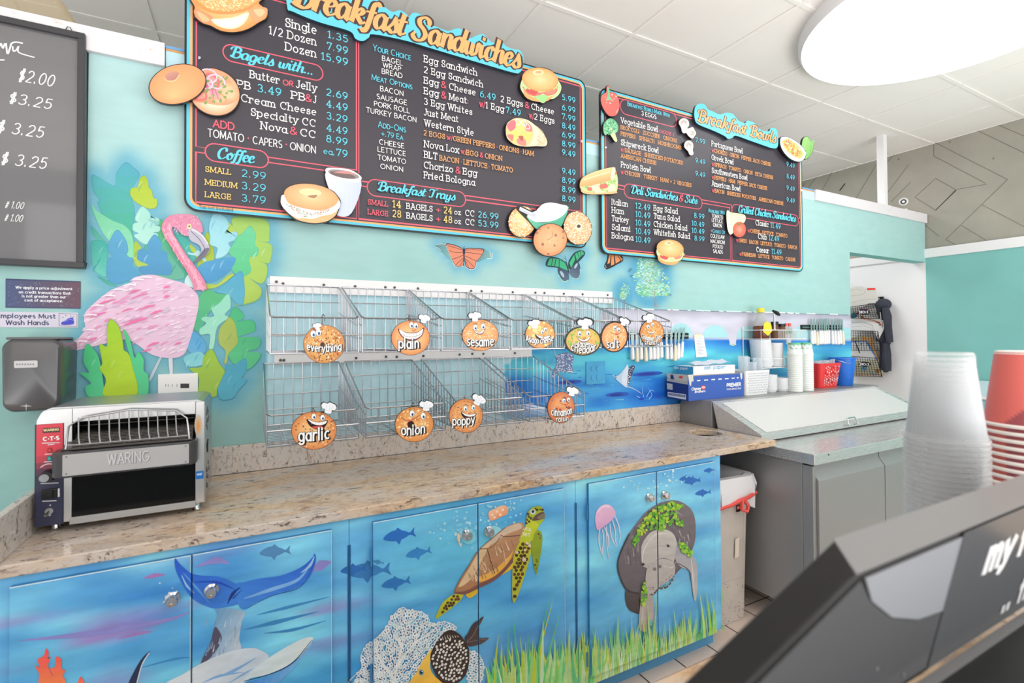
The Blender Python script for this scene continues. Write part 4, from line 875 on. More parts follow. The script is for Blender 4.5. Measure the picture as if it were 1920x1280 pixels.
t('P4', 'SMALL', 264, 490, 486, 52, CYL); t('P4', '2.99', 587, 800, 530, 68, CC, w=.1); t('P4', 'MEDIUM', 262, 545, 602, 52, CYL); t('P4', '3.29', 587, 800, 640, 68, CC, w=.1); t('P4', 'LARGE', 262, 490, 711, 52, CYL); t('P4', '3.79', 585, 800, 750, 68, CC, w=.1)
t('P4', 'Tax not included', 207, 508, 808, 30, (40, 62, 96), w=.1)
t('P3', 'Your Choice', 168, 466, 410, 54, CC, 'caps'); t('P3', 'BAGEL', 240, 402, 490, 43, CW, 'sans'); t('P3', 'WRAP', 246, 390, 543, 43, CW, 'sans'); t('P3', 'BREAD', 238, 400, 593, 43, CW, 'sans')
t('P3', 'Meat Options', 157, 477, 645, 50, CC, 'caps'); t('P3', 'BACON', 225, 410, 733, 44, CW, 'sans'); t('P3', 'SAUSAGE', 197, 437, 795, 44, CW, 'sans'); t('P3', 'PORK ROLL', 176, 458, 853, 44, CW, 'sans'); t('P3', 'TURKEY BACON', 113, 513, 903, 44, CW, 'sans')
t('P3', 'Add-Ons', 208, 425, 1022, 52, CC, 'caps'); t('P3', '+.79 Ea', 232, 403, 1093, 46, CC, 'caps'); t('P3', 'CHEESE', 217, 415, 1158, 43, CW, 'sans'); t('P3', 'LETTUCE', 205, 427, 1217, 43, CW, 'sans'); t('P5', 'TOMATO', 205, 427, 300, 43, CW, 'sans'); t('P5', 'ONION', 226, 407, 370, 41, CW, 'sans')
t('P3', 'Egg Sandwich', 575, 998, 503, 59); t('P3', '2 Egg Sandwich', 573, 1045, 588, 56)
t('P3', 'Egg', 575, 690, 673, 57); t('P3', '&', 711, 755, col=CRD); t('P3', 'Cheese', 775, 985); t('P3', '6.49', 1022, 1145, col=CC); t('P3', '2 Eggs', 1185, 1362); t('P3', '&', 1380, 1416, col=CRD); t('P3', 'Cheese', 1432, 1610)
t('P3', 'Egg', 575, 690, 758, 57); t('P3', '&', 711, 755, col=CRD); t('P3', 'Meat', 775, 912); t('P3', ':', 920, 931, col=CRD); t('P3', 'w/', 1017, 1060, col=CRD, w=.1); t('P3', '1 Egg', 1065, 1210); t('P3', '7.49', 1228, 1345, col=CC); t('P3', 'w/', 1412, 1450, col=CRD, w=.1); t('P3', '2 Eggs', 1453, 1613)
t('P3', '3 Egg Whites', 573, 957, 843, 56); t('P3', 'Just Meat', 572, 845, 928, 56); t('P3', 'Western Style', 577, 968, 1016, 58)
t('P3', '2 EGGS', 570, 740, 1087, 43, CO); t('P3', 'w/', 756, 802, col=CRD); t('P3', 'GREEN PEPPERS', 806, 1137, col=CO); t('P3', '*', 1150, 1163, col=CRD); t('P3', 'ONIONS', 1173, 1330, col=CO); t('P3', '*', 1341, 1353, col=CRD); t('P3', 'HAM', 1364, 1448, col=CO)
t('P3', 'Nova Lox', 575, 850, 1184, 58); t.h *= .76; t('P3', 'w/', 868, 910, col=CRD); t('P3', 'EGG', 912, 1005, col=CO); t('P3', '&', 1018, 1047, col=CRD); t('P3', 'ONION', 1059, 1195, col=CO)
t('P3', 'BLT', 575, 678, 1268, 58); t.h *= .76; t('P3', 'BACON', 697, 850, col=CO); t('P3', '*', 866, 878, col=CRD); t('P3', 'LETTUCE', 889, 1075, col=CO); t('P3', '*', 1087, 1098, col=CRD); t('P3', 'TOMATO', 1110, 1278, col=CO)
t('P5', 'Chorizo', 572, 803, 370, 57); t('P5', '&', 824, 867, col=CRD); t('P5', 'Egg', 884, 993); t('P5', 'Fried Bologna', 573, 977, 450, 56)
for c_, p_, y_ in (('P3', '5.99', 806), ('P3', '6.99', 886), ('P3', '7.99', 957), ('P3', '8.49', 1030), ('P3', '6.99', 1102), ('P3', '8.99', 1174), ('P3', '9.49', 1243), ('P5', '9.49', 410), ('P5', '8.99', 484), ('P5', '8.99', 556), ('P5', '8.99', 630)): t(c_, p_, 1673, 1778, y_, 46, CC)
t('P5', 'Breakfast Trays', 205, 818, 545, 66, CC, 'script', .2)
for y_, s_, n_, o_, p_ in ((659, 'SMALL', '14', '24', '26.99'), (738, 'LARGE', '28', '48', '53.99')):
    t('P5', s_, 124, 283, y_, 43, CRD); h_ = t.h; t.h *= 1.42; t('P5', n_, 320, 388, col=CYL); t.h = h_*1.2; t('P5', 'BAGELS', 432, 638); t('P5', '+', 665, 703, col=CRD); t.h = h_*1.42; t('P5', o_, 728, 794, col=CYL); t.h = h_*1.1; t('P5', 'oz', 813, 862); t.h = h_*1.3; t('P5', 'CC', 900, 972); t('P5', p_, 1002, 1163, col=CC)
a.c = 'px'; a.dots([(374.5, 111.5), (1088.5, 266.5)], 2.4, (225, 225, 230), 10); a.dots([(374.5, 111.5), (1088.5, 266.5)], 1.1, (90, 90, 95), 8)
a.build('board_panel', t1)
def title_sign(par, Y, crop, outline, text, xl, xr, y, cap, w=.24, wd=.30):
    a = Art(FY(Y), base=-.016, step=.00004); a.c = crop; P = a.uvs(spline(outline, True, 4)); a.slab(P, .016, (30, 60, 75)); 
    n = len(P); a.polyuv(P, (104, 206, 230)); b = Board(a); b(crop, text, xl, xr, y, cap, (72, 58, 58), 'script', w+wd*.55); b(crop, text, xl, xr, y, cap, (252, 178, 116), 'script', w); o = a.build('title_sign', par); o['label'] = 'raised cyan sign reading '+text; return o
title_sign(t1, YB-.022, 'px', [(538,-70),(600,-62),(640,-40),(700,-8),(716,8),(735,22),(750,19),(764,28),(766,33),(775,24),(790,28),(804,44),(818,50),(840,58),(850,55),(860,53),(872,60),(880,72),(895,66),(906,64),(916,74),(924,80),(936,74),(948,86),(962,92),(974,94),(981,106),(980,126),(974,136),(962,136),(900,118),(800,88),(760,76),(700,64),(692,70),(680,77),(666,72),(655,58),(600,42),(550,22),(538,10)], 'Breakfast Sandwiches', 551, 975, 8, 47, w=.19, wd=.34)
YC = YB-.02
SES = []
def f(a):
    bun(a, a.inner, (236, 178, 112), (246, 206, 150), (214, 140, 80), centre=(480, 60))
    a.poly([(170,80),(260,110),(330,160),(300,215),(220,190),(165,130)], (226,150,110)); a.poly([(180,100),(250,130),(300,180),(240,190)], (244,186,140)); a.poly([(640,90),(700,60),(800,70),(810,110),(770,170),(690,190)], (238,164,120)); a.poly([(690,90),(760,80),(790,110),(740,150)], (250,196,150))
    a.poly([(310,175),(400,165),(520,150),(645,110),(620,190),(560,240),(480,258),(380,235)], (232,222,196)); a.poly([(330,180),(420,180),(540,160),(630,130),(590,195),(520,235),(420,235)], (248,244,230))
    a.poly([(155,-40),(760,-40),(730,20),(640,90),(500,125),(340,120),(220,70)], (224,152,92)); a.poly([(200,-40),(720,-40),(660,50),(500,95),(340,92),(240,45)], (238,176,112))
    for x, y in rnd_in([(200,-30),(720,-30),(650,60),(500,100),(330,95),(235,40)], 150): a.stroke([(x-7, y-3), (x+6, y+3)], 6, (252,234,190), False, raised=False)
cutout('sandwich_cutout', t1, YC, 'P2', [(160,-60),(153,60),(155,140),(225,205),(300,230),(400,278),(520,290),(640,262),(745,200),(810,160),(822,95),(770,50),(745,20),(750,-60)], f, 'sesame bagel sandwich cutout with egg and bacon')
def f(a):
    a.shade(a.inner, lambda r, t: mixc((246,226,200), (226,150,108), max(0, r-.6)*2.2), rings=6)
    for q, c in (([(1330,540),(1430,470),(1540,500),(1600,580),(1640,660),(1560,720),(1420,710),(1320,680)], (244,160,126)), ([(1500,600),(1580,570),(1630,640),(1600,690),(1520,680)], (250,178,134)), ([(1400,520),(1450,500),(1510,560),(1480,620),(1410,610)], (230,110,120)), ([(1450,640),(1520,640),(1560,700),(1480,720)], (248,164,120)), ([(1330,600),(1400,600),(1420,680),(1340,690)], (238,120,110))): a.poly(q, c); n = len(q); cx = sum(p[0] for p in q)/n; cy = sum(p[1] for p in q)/n; a.poly([(cx+(x-cx)*.7, cy+(y-cy)*.7) for x, y in q], mixc(c, (255,225,200), .35))
    for k in range(5): a.stroke([(1330+k*22,600+k*6),(1400+k*18,560),(1440+k*10,600),(1450+k*16,680)], 7, ((238,150,180), (206,110,150))[k % 2])
    for x, y, r in ((1430,520,60),(1480,560,62),(1410,570,50)): a.stroke(ell(x, y, r, r*.72, 20), 9, (240,205,224), closed=True)
    a.dots(rnd_in([(1390,500),(1560,520),(1600,640),(1540,690),(1400,730)], 34), (8, 13), (138,164,96), asp=.8); a.dots([(1425,725),(1400,650),(1520,600)], 5, (190,205,150))
cutout('lox_bagel_cutout', t1, YC, 'L', ell(1470, 632, 184, 158, 28), f, 'open lox bagel half with onion rings and capers')
def f(a):
    bun(a, a.inner, (236, 164, 112), (246, 188, 132), (222, 150, 104), centre=(1190, 660)); a.grad(ell(1180, 520, 52, 30, -12), (206,150,130), (186,128,118), 70); a.stroke([(1128,532),(1150,556),(1200,552),(1232,512)], 5, (248,206,160))
cutout('bagel_top_cutout', t1, YC-.012, 'L', ell(1217, 577, 202, 136, -14), f, 'plain bagel top cutout')
def f(a):
    a.grad([(1338,480),(1640,545),(1560,850),(1420,860),(1380,700)], (222,230,248), (196,206,236), 0); a.poly([(1332,455),(1400,448),(1540,462),(1640,520),(1642,560),(1600,580),(1500,560),(1360,520),(1335,500)], (232,236,248)); a.poly(ell(1490, 505, 140, 34, 11), (150,140,142)); a.poly(ell(1480, 512, 118, 24, 11), (112,96,96)); a.poly([(1400,490),(1520,476),(1610,510),(1560,505)], (206,140,136)); a.stroke([(1345,565),(1480,610),(1620,600)], 4, (206,212,236))
cutout('coffee_cup_cutout', t1, YC, 'P4', [(1325,470),(1350,448),(1420,445),(1540,458),(1630,500),(1648,545),(1630,620),(1580,820),(1560,856),(1450,870),(1420,860),(1370,700)], f, 'white coffee cup cutout', margin=.975)
def f(a):
    a.grad(a.inner, (228,160,100), (238,190,140), 90); a.poly([(935,705),(965,690),(1010,770),(1200,820),(1330,820),(1440,740),(1462,770),(1440,820),(1380,860),(1300,875),(1220,900),(1130,895),(1080,895),(1000,850),(940,780)], (240,240,246))
    bun(a, ell(1200, 705, 242, 112, 8), (238,182,130), (246,212,160), (228,160,110)); a.poly(ell(1195, 665, 100, 32, 5), (246,220,170)); a.poly([(1170,700),(1215,690),(1255,690),(1235,715),(1205,715)], (176,128,104))
    a.dots(rnd_in([(960,760),(1200,850),(1400,800),(1300,865),(1120,885)], 60), (3, 6), (240,150,110)); a.dots(rnd_in([(960,760),(1200,850),(1400,800),(1300,865),(1120,885)], 40), (3, 6), (120,170,140))
cutout('cream_cheese_bagel_cutout', t1, YC-.012, 'P4', [(920,745),(950,685),(975,640),(1050,595),(1150,583),(1280,605),(1390,650),(1440,700),(1466,750),(1450,820),(1420,880),(1340,930),(1220,945),(1090,920),(1010,870),(945,800)], f, 'bagel with speckled cream cheese cutout')
def sand(a, cx, cy, s, cheese=False):
    q = lambda L_: [(cx+x*s, cy+y*s) for x, y in L_]
    a.poly(a.inner, (196,226,168)); a.poly(q([(-120,40),(-60,90),(20,100),(100,80),(130,40),(60,120),(-40,125),(-110,90)]), (224,170,110))
    a.poly(q([(-135,15),(-100,30),(0,60),(90,40),(130,10),(120,60),(60,85),(20,70),(-30,90),(-90,70)]), (240,226,170) if cheese else (226,120,110)); a.poly(q([(-100,30),(-20,48),(-40,78),(-95,58)]), (206,90,90)); a.poly(q([(40,50),(115,20),(110,55),(60,75)]), (240,140,120))
    for x in range(-120, 130, 30): a.stroke(q([(x,10),(x+10,34),(x+26,18)]), 9*s, (180,220,150))
    a.poly(q([(-40,92),(10,78),(60,88),(30,130),(-10,120)]), (160,214,140)) if not cheese else None
    bun(a, ell(cx, cy-35*s, 135*s, 88*s, 8), (238,186,126), (248,214,162), (220,152,92)); a.poly(ell(cx-14*s, cy-88*s, 40*s, 20*s, 0), (248,220,176)); a.poly(ell(cx-12*s, cy-90*s, 24*s, 11*s), (224,172,124))
cutout('sandwich_cutout', t1, YC, 'P3', [(1340,690),(1375,600),(1430,555),(1510,538),(1590,560),(1640,620),(1680,690),(1665,750),(1620,790),(1570,800),(1530,828),(1480,808),(1420,800),(1380,770)], lambda a: sand(a, 1505, 675, 1.08), 'bagel sandwich cutout with tomato and lettuce at the top right')
def f(a):
    a.grad(a.inner, (240,226,200), (226,206,176), 30); a.poly([(1235,1010),(1290,950),(1370,950),(1430,1000),(1450,1080),(1420,1150),(1370,1170),(1290,1150),(1240,1090)], (244,200,150))
    for q, c in (([(1240,1000),(1290,960),(1320,1000),(1270,1050)], (238,120,130)), ([(1260,1060),(1330,1040),(1350,1090),(1290,1140)], (250,214,120)), ([(1310,990),(1370,970),(1390,1030),(1330,1060)], (250,222,130)), ([(1360,1060),(1430,1060),(1420,1120),(1360,1110)], (248,208,120)), ([(1380,980),(1430,1000),(1440,1050),(1390,1040)], (238,130,130)), ([(1320,1110),(1380,1110),(1390,1165),(1330,1150)], (240,140,130)), ([(1240,1080),(1290,1080),(1280,1130)], (240,130,120)), ([(1330,1090),(1370,1090),(1360,1130)], (180,100,90))): a.poly(q, c)
    for x, y in ((1330,975),(1375,985),(1400,1010)): a.stroke(ell(x, y, 26, 16, 50), 6, (250,236,230), closed=True)
    a.stroke([(1440,990),(1480,1060),(1450,1160)], 8, (250,240,220)); a.stroke([(1460,1000),(1520,1050),(1555,1120)], 5, (220,196,160)); a.dots(rnd_in([(1480,1050),(1540,1100),(1550,1150),(1480,1160)], 16), 5, (214,180,140))
cutout('wrap_cutout', t1, YC, 'P3', [(1225,1040),(1240,980),(1290,950),(1370,945),(1430,970),(1500,1030),(1550,1090),(1568,1140),(1550,1172),(1480,1172),(1380,1175),(1300,1155),(1240,1110)], f, 'egg wrap cutout')
def f(a): bun(a, a.inner, (236,186,120), (246,218,160), (222,150,90)); a.dots(rnd_in(a.inner, 260), (3, 6), (250,236,210)); a.poly(ell(1350, 740, 46, 30, -20), (248,224,160)); a.dots(rnd_in(a.inner, 60), 3, (200,150,120))
cutout('bagel_cutout', t1, YC, 'P5', ell(1362, 790, 112, 128, 12), f, 'sesame bagel cutout left of the green bowl')
def f(a):
    a.grad([(1400,745),(1500,800),(1620,770),(1728,672),(1722,720),(1690,800),(1640,850),(1500,860),(1430,800)], (120,200,172), (70,166,136), 60); a.poly([(1405,735),(1480,700),(1520,655),(1590,638),(1680,655),(1726,672),(1700,730),(1620,780),(1500,796),(1430,775)], (232,238,244)); a.poly([(1480,700),(1530,660),(1590,645),(1640,660),(1600,720),(1520,750)], (246,248,250)); a.stroke([(1620,660),(1640,690),(1610,730)], 10, (206,218,232))
    a.stroke([(1340,685),(1400,715),(1470,745)], 32, (196,202,216)); a.stroke([(1345,680),(1400,705),(1440,728)], 8, (232,236,242))
cutout('cream_cheese_bowl_cutout', t1, YC-.008, 'P5', [(1325,672),(1350,664),(1430,700),(1478,690),(1520,655),(1590,636),(1680,652),(1730,670),(1722,740),(1690,810),(1640,860),(1500,870),(1420,790),(1330,700)], f, 'green bowl of cream cheese with a knife', margin=.98)
def f(a):
    bun(a, a.inner, (232,170,124), (238,190,144), (212,138,92)); a.stroke([(1560,940),(1595,920),(1606,890),(1604,870)], 5, (180,120,90)); a.dots([(1480,880),(1500,850),(1570,840),(1630,900),(1690,920),(1525,972),(1620,982),(1570,1050),(1690,870)], (8, 13), (170,110,92)); a.dots(rnd_in(a.inner, 40), 3, (200,140,110))
cutout('bagel_cutout', t1, YC-.016, 'P5', ell(1586, 937, 138, 132, -20), f, 'cinnamon bagel cutout at the bottom')
def f(a): bun(a, a.inner, (236,184,136), (240,190,140), (226,160,104)); a.dots(rnd_in(a.inner, 420), (2.5, 5), (250,232,208)); a.dots(rnd_in(a.inner, 200), (2, 4), (206,140,110)); a.poly(ell(1812, 832, 28, 30), (246,226,190)); a.poly(ell(1814, 828, 15, 14), (78,66,64))
cutout('bagel_cutout', t1, YC-.012, 'P5', ell(1806, 842, 112, 138, -14), f, 'seeded bagel cutout at the bottom right corner')
# ---- board 2
w0 = fb.uv(1126, 300)[0]; w1_ = fb.uv(1505.2, 430)[0]; q0 = fb.uv(1480, 505)[1]; q1 = fb.uv(1300, 212)[1]
CR['c2'] = (1420, 420, 9.6); v_ = fb.uv(*cpx('c2', 760, 858))[1]; q0 = v_
q1 = fb.uv(*cpx('P6', 500, 140))[1]
t2 = thing('menu_board', 'smaller dark breakfast bowls menu board right of the large one', 'menu board', (fb.at((w0+w1_)/2, q0).x, YB, q0))
a = board_base(fb, w0, q0, w1_, q1, .05, B1); t = Board(a)
L0, L1 = w0+ri, w1_-ri; Bm, Tm = q0+ri*.92, q1-ri
a.c = 'P7'; zd = a.uvs([(385, 222)])[0][1]; zg = a.uvs([(1248, 388)])[0][1]; (n1, _), (n2, _) = a.uvs([(1233, 600), (1246, 600)]); gx = a.uvs([(1775, 490)])[0][0]
a.up(); ln((L0, Tm), (L0, zd+g_), (n1+.0, zd+g_)); ln((n1, zd-g_), (L0, zd-g_), (L0, Bm), (n1, Bm), (n1, zd-g_)); ln((n2, zg-g_), (n2, Bm), (L1, Bm), (L1, zg-g_), (gx, zg-g_)); ln((n1, zd+g_), (n2, zd+g_), (n2, zg)); ln((gx, zg+g_), (L1, zg+g_), (L1, Tm), (L0, Tm))
a.c = 'P6'; ce = capsule(a, 'P6', 355, 205, 805, 320, 118); capsule(a, 'P6', 385, 880, 1008, 985, 112); capsule(a, 'P7', 1248, 398, 1778, 478, 96)
t('P6', 'Breakfast Bowls Made With', 413, 748, 207, 37, CC, 'caps', .13); t('P6', '3 EGGS', 525, 642, 283, 38, CW, 'sans', .13)
t('P6', 'Vegetable Bowl', 360, 655, 345, 49); t.h *= .6; t('P6', 'CHOOSE 2', 663, 785, col=CRD, font='sans')
def ing(crop, y, x0, parts, xe, cap=34, wx=None):
    """ingredients in orange capitals, red dots between, red w/ in front"""
    s = ' * '.join(parts); ad = advance(s, 'slab'); t('P6', '', 0, 1) if 0 else None
    b = t; a_ = x0
    if wx: b(crop, 'w/', wx, x0-4, y, cap, CRD)
    x = x0; tot = xe-x0
    for i, p in enumerate(parts):
        w = tot*(advance(p, 'slab')-.2)/ad
        b(crop, p, x, x+w, None if (wx or i) else y, None if (wx or i) else cap, CO); x += w+tot*.15/ad
        if i < len(parts)-1: xx = x+tot*.25/ad; b(crop, '*', xx, xx+tot*.25/ad, col=CRD); x += tot*(advance(' * ', 'slab')-.15)/ad
ing('P6', 393, 358, ['BROCCOLI', 'ZUCCHINI', 'ONIONS'], 820); ing('P6', 445, 358, ['PEPPERS', 'SPINACH', 'MUSHROOMS'], 853)
t('P6', 'Shipwreck Bowl', 360, 660, 522, 49); ing('P6', 572, 390, ['SAUSAGE', 'SHREDDED POTATOES'], 860, wx=358); t('P6', 'AMERICAN CHEESE', 358, 640, 622, 34, CO)
t('P6', 'Protein Bowl', 360, 597, 700, 49); ing('P6', 752, 390, ['CHICKEN', 'TURKEY', 'HAM + 2 VEGGIES'], 932, wx=358)
for p_, y_ in (('7.99', 497), ('9.49', 660), ('9.49', 765)): t('P6', p_, 954, 1030, y_, 38, CC)
for n_, xr_, y_, l_, xe_ in (('Portuguese Bowl', 1330, 530, ['CHORIZO', 'ONION', 'PEPPER JACK CHEESE'], 1562), ('Greek Bowl', 1257, 640, ['SPINACH', 'TOMATO', 'ONION', 'FETA CHEESE'], 1583), ('Southwestern Bowl', 1367, 745, ['PEPPERS', 'HAM', 'PEPPER JACK CHEESE'], 1532), ('American Bowl', 1310, 850, ['BACON', 'SHREDDED POTATOES', 'AMERICAN CHEESE'], 1660)):
    t('P6', n_, 1082, xr_, y_, 45); ing('P6', y_+48, 1106, l_, xe_, 32, wx=1084)
for p_, y_ in (('9.49', 692), ('8.49', 787), ('9.49', 880), ('9.49', 975)): t('P6', p_, 1679, 1742, y_, 37, CC)
t('P6', 'Deli Sandwiches', 436, 806, 905, 58, CC, 'script', .19); t('P6', '&', 815, 850, col=CRD, font='script', w=.16); t('P6', 'Subs', 866, 962, col=CC, font='script', w=.16)
for n_, xr_, y_, p_, py_ in (('Italian', 408, 360, '12.49', 388), ('Ham', 377, 425, '10.49', 455), ('Turkey', 412, 490, '10.49', 523), ('Salami', 428, 560, '10.49', 590), ('Bologna', 450, 628, '10.49', 656)): t('P7', n_, 281, xr_, y_, 49); t('P7', p_, 471, 587, py_, 47, CC)
for n_, xr_, y_, x_, p_, py_ in (('Egg Salad', 805, 408, 937, '8.99', 463), ('Tuna Salad', 822, 470, 919, '10.49', 525), ('Chicken Salad', 880, 535, 919, '10.49', 582), ('Whitefish Salad', 902, 600, 940, '8.99', 645)): t('P7', n_, 615, xr_, y_, 47); t('P7', p_, x_, 1018, py_, 40, CC)
t('P7', 'Available With', 1050, 1187, 420, 33, CC, 'caps', .13)
for s_, x_, e_, y_ in (('TOMATO', 1077, 1165, 462), ('LETTUCE', 1078, 1163, 497), ('ONION', 1087, 1157, 535), ('COLESLAW', 1067, 1177, 622), ('MACARONI', 1067, 1180, 664), ('POTATO', 1085, 1163, 706), ('SALADS', 1087, 1163, 745)): t('P7', s_, x_, e_, y_, 31, CW, 'sans', .13)
t('P7', '+', 1067, 1080, 580, 30, CRD, 'sans', .15); t('P7', 'Choice Of', 1083, 1180, col=CC, font='caps', w=.13)
t('P7', 'Grilled Chicken Sandwiches', 1288, 1745, 418, 54, CC, 'script', .19)
for n_, x0_, x1_, y_, p_, p0_, p1_, l_, wx_, xs_, xe_, iy_ in (('Classic', 1427, 1530, 524, '11.49', 1546, 1625, ['CHEESE', 'LETTUCE', 'TOMATO'], 1363, 1385, 1687, 580), ('Club', 1446, 1515, 632, '12.49', 1532, 1612, ['SWISS', 'BACON', 'LETTUCE', 'TOMATO', 'RANCH'], 1272, 1296, 1768, 657), ('Caesar', 1431, 1530, 738, '11.49', 1552, 1630, ['PARMESAN', 'LETTUCE', 'TOMATO', 'CAESAR'], 1296, 1318, 1752, 767)):
    t('P7', n_, x0_, x1_, y_, 44); t('P7', p_, p0_, p1_, col=CC); ing('P7', iy_, xs_, l_, xe_, 31, wx=wx_)
t('P7', 'Tax not included', 262, 380, 720, 14, (40, 72, 110), w=.1)
a.c = 'P6'; a.dots([(226, 546), (1789, 885)], 8, (225, 225, 230), 9)
a.build('board_panel', t2)
title_sign(t2, YB-.022, 'P6', [(948,240),(965,200),(1000,188),(1035,200),(1055,235),(1090,248),(1150,275),(1200,262),(1250,268),(1280,300),(1300,325),(1350,345),(1372,325),(1420,340),(1450,365),(1480,400),(1540,410),(1560,385),(1600,390),(1612,430),(1618,500),(1608,540),(1570,545),(1480,515),(1380,480),(1280,445),(1250,462),(1215,470),(1190,448),(1100,405),(980,355),(950,310)], 'Breakfast Bowls', 974, 1600, 328, 92, w=.17, wd=.3)
def f(a):
    a.grad(a.inner, (240,120,112), (234,104,98), 60); a.dots([(232,135),(288,118),(305,150),(245,180),(272,185),(290,165),(320,130)], (4, 7), (252,200,196)); a.stroke([(262,150),(262,110),(256,60)], (34, 14, 14), (120,190,140)); a.poly([(238,160),(262,135),(288,155),(262,160)], (130,196,146)); a.stroke([(320,265),(338,230)], 4, (250,210,205))
cutout('pepper_cutout', t2, YC, 'P6', [(196,160),(205,120),(240,95),(244,60),(250,42),(262,46),(270,95),(300,95),(335,130),(352,200),(340,260),(315,290),(270,292),(235,260),(208,210)], f, 'red pepper cutout', margin=.96)
def f(a):
    a.grad(a.inner, (112,186,140), (128,200,150), 90); a.poly([(265,395),(300,380),(310,430),(330,485),(310,490),(285,450)], (206,226,160)); a.dots(rnd_in([(225,380),(240,330),(290,315),(330,360),(320,410),(250,440)], 90), (4, 9), (86,160,116)); a.dots(rnd_in([(225,380),(240,330),(290,315),(330,360),(320,410),(250,440)], 50), (3, 6), (150,214,170))
cutout('broccoli_cutout', t2, YC, 'P6', [(216,400),(220,350),(245,315),(280,303),(315,322),(340,365),(335,410),(318,430),(330,480),(312,490),(288,460),(262,430),(230,440)], f, 'broccoli cutout', margin=.95)
def mush(pp):
    def f(a):
        a.poly(a.inner, (214,208,204))
        for cx, cy, r, sx, sy in pp: a.shade(ell(cx, cy, r, r*.95), lambda q, t: mixc((150,132,126), (226,222,218), q), 4); a.poly([(cx-r*.25, cy+r*.1), (cx+r*.25, cy+r*.1), (cx+sx+r*.3, cy+sy), (cx+sx-r*.3, cy+sy)], (232,228,224))
    return f
cutout('mushroom_cutout', t2, YC, 'P6', [(820,340),(835,310),(870,302),(900,325),(905,360),(890,385),(910,385),(935,375),(955,410),(950,455),(930,472),(900,450),(880,425),(850,420),(838,380)], mush([(862,342,38,4,76),(930,425,30,-38,-15)]), 'pair of mushrooms cutout', margin=.95)
cutout('mushroom_cutout', t2, YC, 'P6', [(865,535),(872,495),(900,480),(930,495),(940,530),(935,560),(942,590),(928,604),(908,598),(895,570)], mush([(902,522,36,20,70)]), 'single mushroom cutout', margin=.95)
def f(a):
    a.grad(a.inner, (160,212,130), (128,190,100), 60); a.stroke([(1850,470),(1830,540),(1845,620)], 5, (186,230,160)); a.stroke([(1880,520),(1878,570),(1850,625)], 4, (96,160,84)); a.poly([(1880,490),(1905,478),(1902,510),(1885,515)], (140,200,120))
cutout('green_pepper_cutout', t2, YC, 'P6', [(1805,520),(1815,470),(1840,448),(1862,460),(1880,488),(1903,478),(1905,510),(1900,540),(1890,580),(1865,620),(1840,635),(1815,625),(1805,580)], f, 'green pepper cutout', margin=.96)
def f(a):
    a.poly(a.inner, (226,232,242)); a.poly([(1645,470),(1700,460),(1780,510),(1835,570),(1838,600),(1800,640),(1760,630),(1690,580),(1645,520)], (206,218,236)); a.poly([(1650,490),(1700,470),(1770,520),(1815,580),(1800,625),(1760,620),(1700,580),(1660,530)], (248,196,120))
    for x, y in rnd_in([(1660,490),(1700,475),(1770,525),(1808,585),(1790,618),(1750,605),(1690,560)], 90): a.dots([(x, y)], (5, 10), random.choice(((252,180,100),(250,214,130),(246,150,96),(238,120,120),(250,230,180),(160,200,110))), 6)
cutout('egg_bowl_cutout', t2, YC-.012, 'P6', [(1630,490),(1640,455),(1680,450),(1740,475),(1800,520),(1838,570),(1840,610),(1815,645),(1780,656),(1720,635),(1670,590),(1640,540)], f, 'white bowl of eggs cutout')
def f(a):
    a.poly(a.inner, (236,190,140)); a.poly([(40,850),(120,850),(220,800),(310,740),(335,800),(320,890),(240,900),(100,895),(60,880)], (196,220,150))
    for x, y in rnd_in([(50,850),(220,815),(310,750),(325,830),(240,880),(100,880)], 70): a.dots([(x, y)], (8, 15), random.choice(((170,206,120),(206,232,170),(150,196,110),(248,226,190))), 6)
    for q in ([(190,840),(240,830),(250,860),(200,870)],[(90,862),(130,858),(130,880),(100,885)],[(295,740),(320,735),(318,760)]): a.poly(q, (228,110,100))
    for q in ([(120,850),(160,840),(190,880),(140,890)],[(160,870),(210,890),(230,910),(150,905)],[(250,860),(300,830),(310,890),(260,900)]): a.poly(q, (248,214,186))
    a.grad([(28,830),(60,775),(160,730),(280,700),(310,712),(290,790),(230,815),(140,840),(60,852)], (246,206,150), (226,160,104), 75); a.poly([(290,712),(312,708),(300,790),(275,790)], (250,226,190)); a.stroke([(60,800),(150,770),(270,735)], 10, (250,220,176)); a.poly([(40,880),(150,905),(300,890),(320,905),(200,915),(70,910)], (236,186,130))
cutout('sub_sandwich_cutout', t2, YC, 'P6', [(25,835),(40,790),(75,765),(170,728),(290,698),(320,715),(335,770),(340,840),(325,900),(280,915),(160,912),(70,910),(35,875)], f, 'long sub sandwich cutout', margin=.97)
def f(a):
    a.poly([(1205,415),(1250,420),(1350,440),(1345,500),(1290,500),(1250,590),(1215,560)], (240,230,190)); a.poly([(1205,415),(1230,425),(1240,590),(1212,550)], (248,240,206)); a.stroke([(1232,425),(1345,445)], 6, (216,200,150)); bun(a, ell(1307, 555, 52, 62), (240,110,92), (250,160,140), (226,92,78)); a.stroke([(1280,505),(1305,515),(1330,500)], 9, (100,130,80)); a.stroke([(1305,515),(1312,492)], 6, (100,130,80))
cutout('cheese_tomato_cutout', t2, YC, 'P7', [(1205,412),(1280,420),(1352,435),(1348,480),(1345,510),(1358,560),(1345,600),(1310,620),(1275,612),(1250,590),(1215,560),(1208,490)], f, 'cheese and tomato cutout', margin=.96)
cutout('sandwich_cutout', t2, YC, 'P7', [(640,740),(652,690),(690,650),(750,635),(810,655),(850,700),(865,750),(845,800),(790,826),(720,822),(665,785)], lambda a: sand(a, 753, 735, .8, True), 'bagel sandwich cutout on the lower edge of the board')
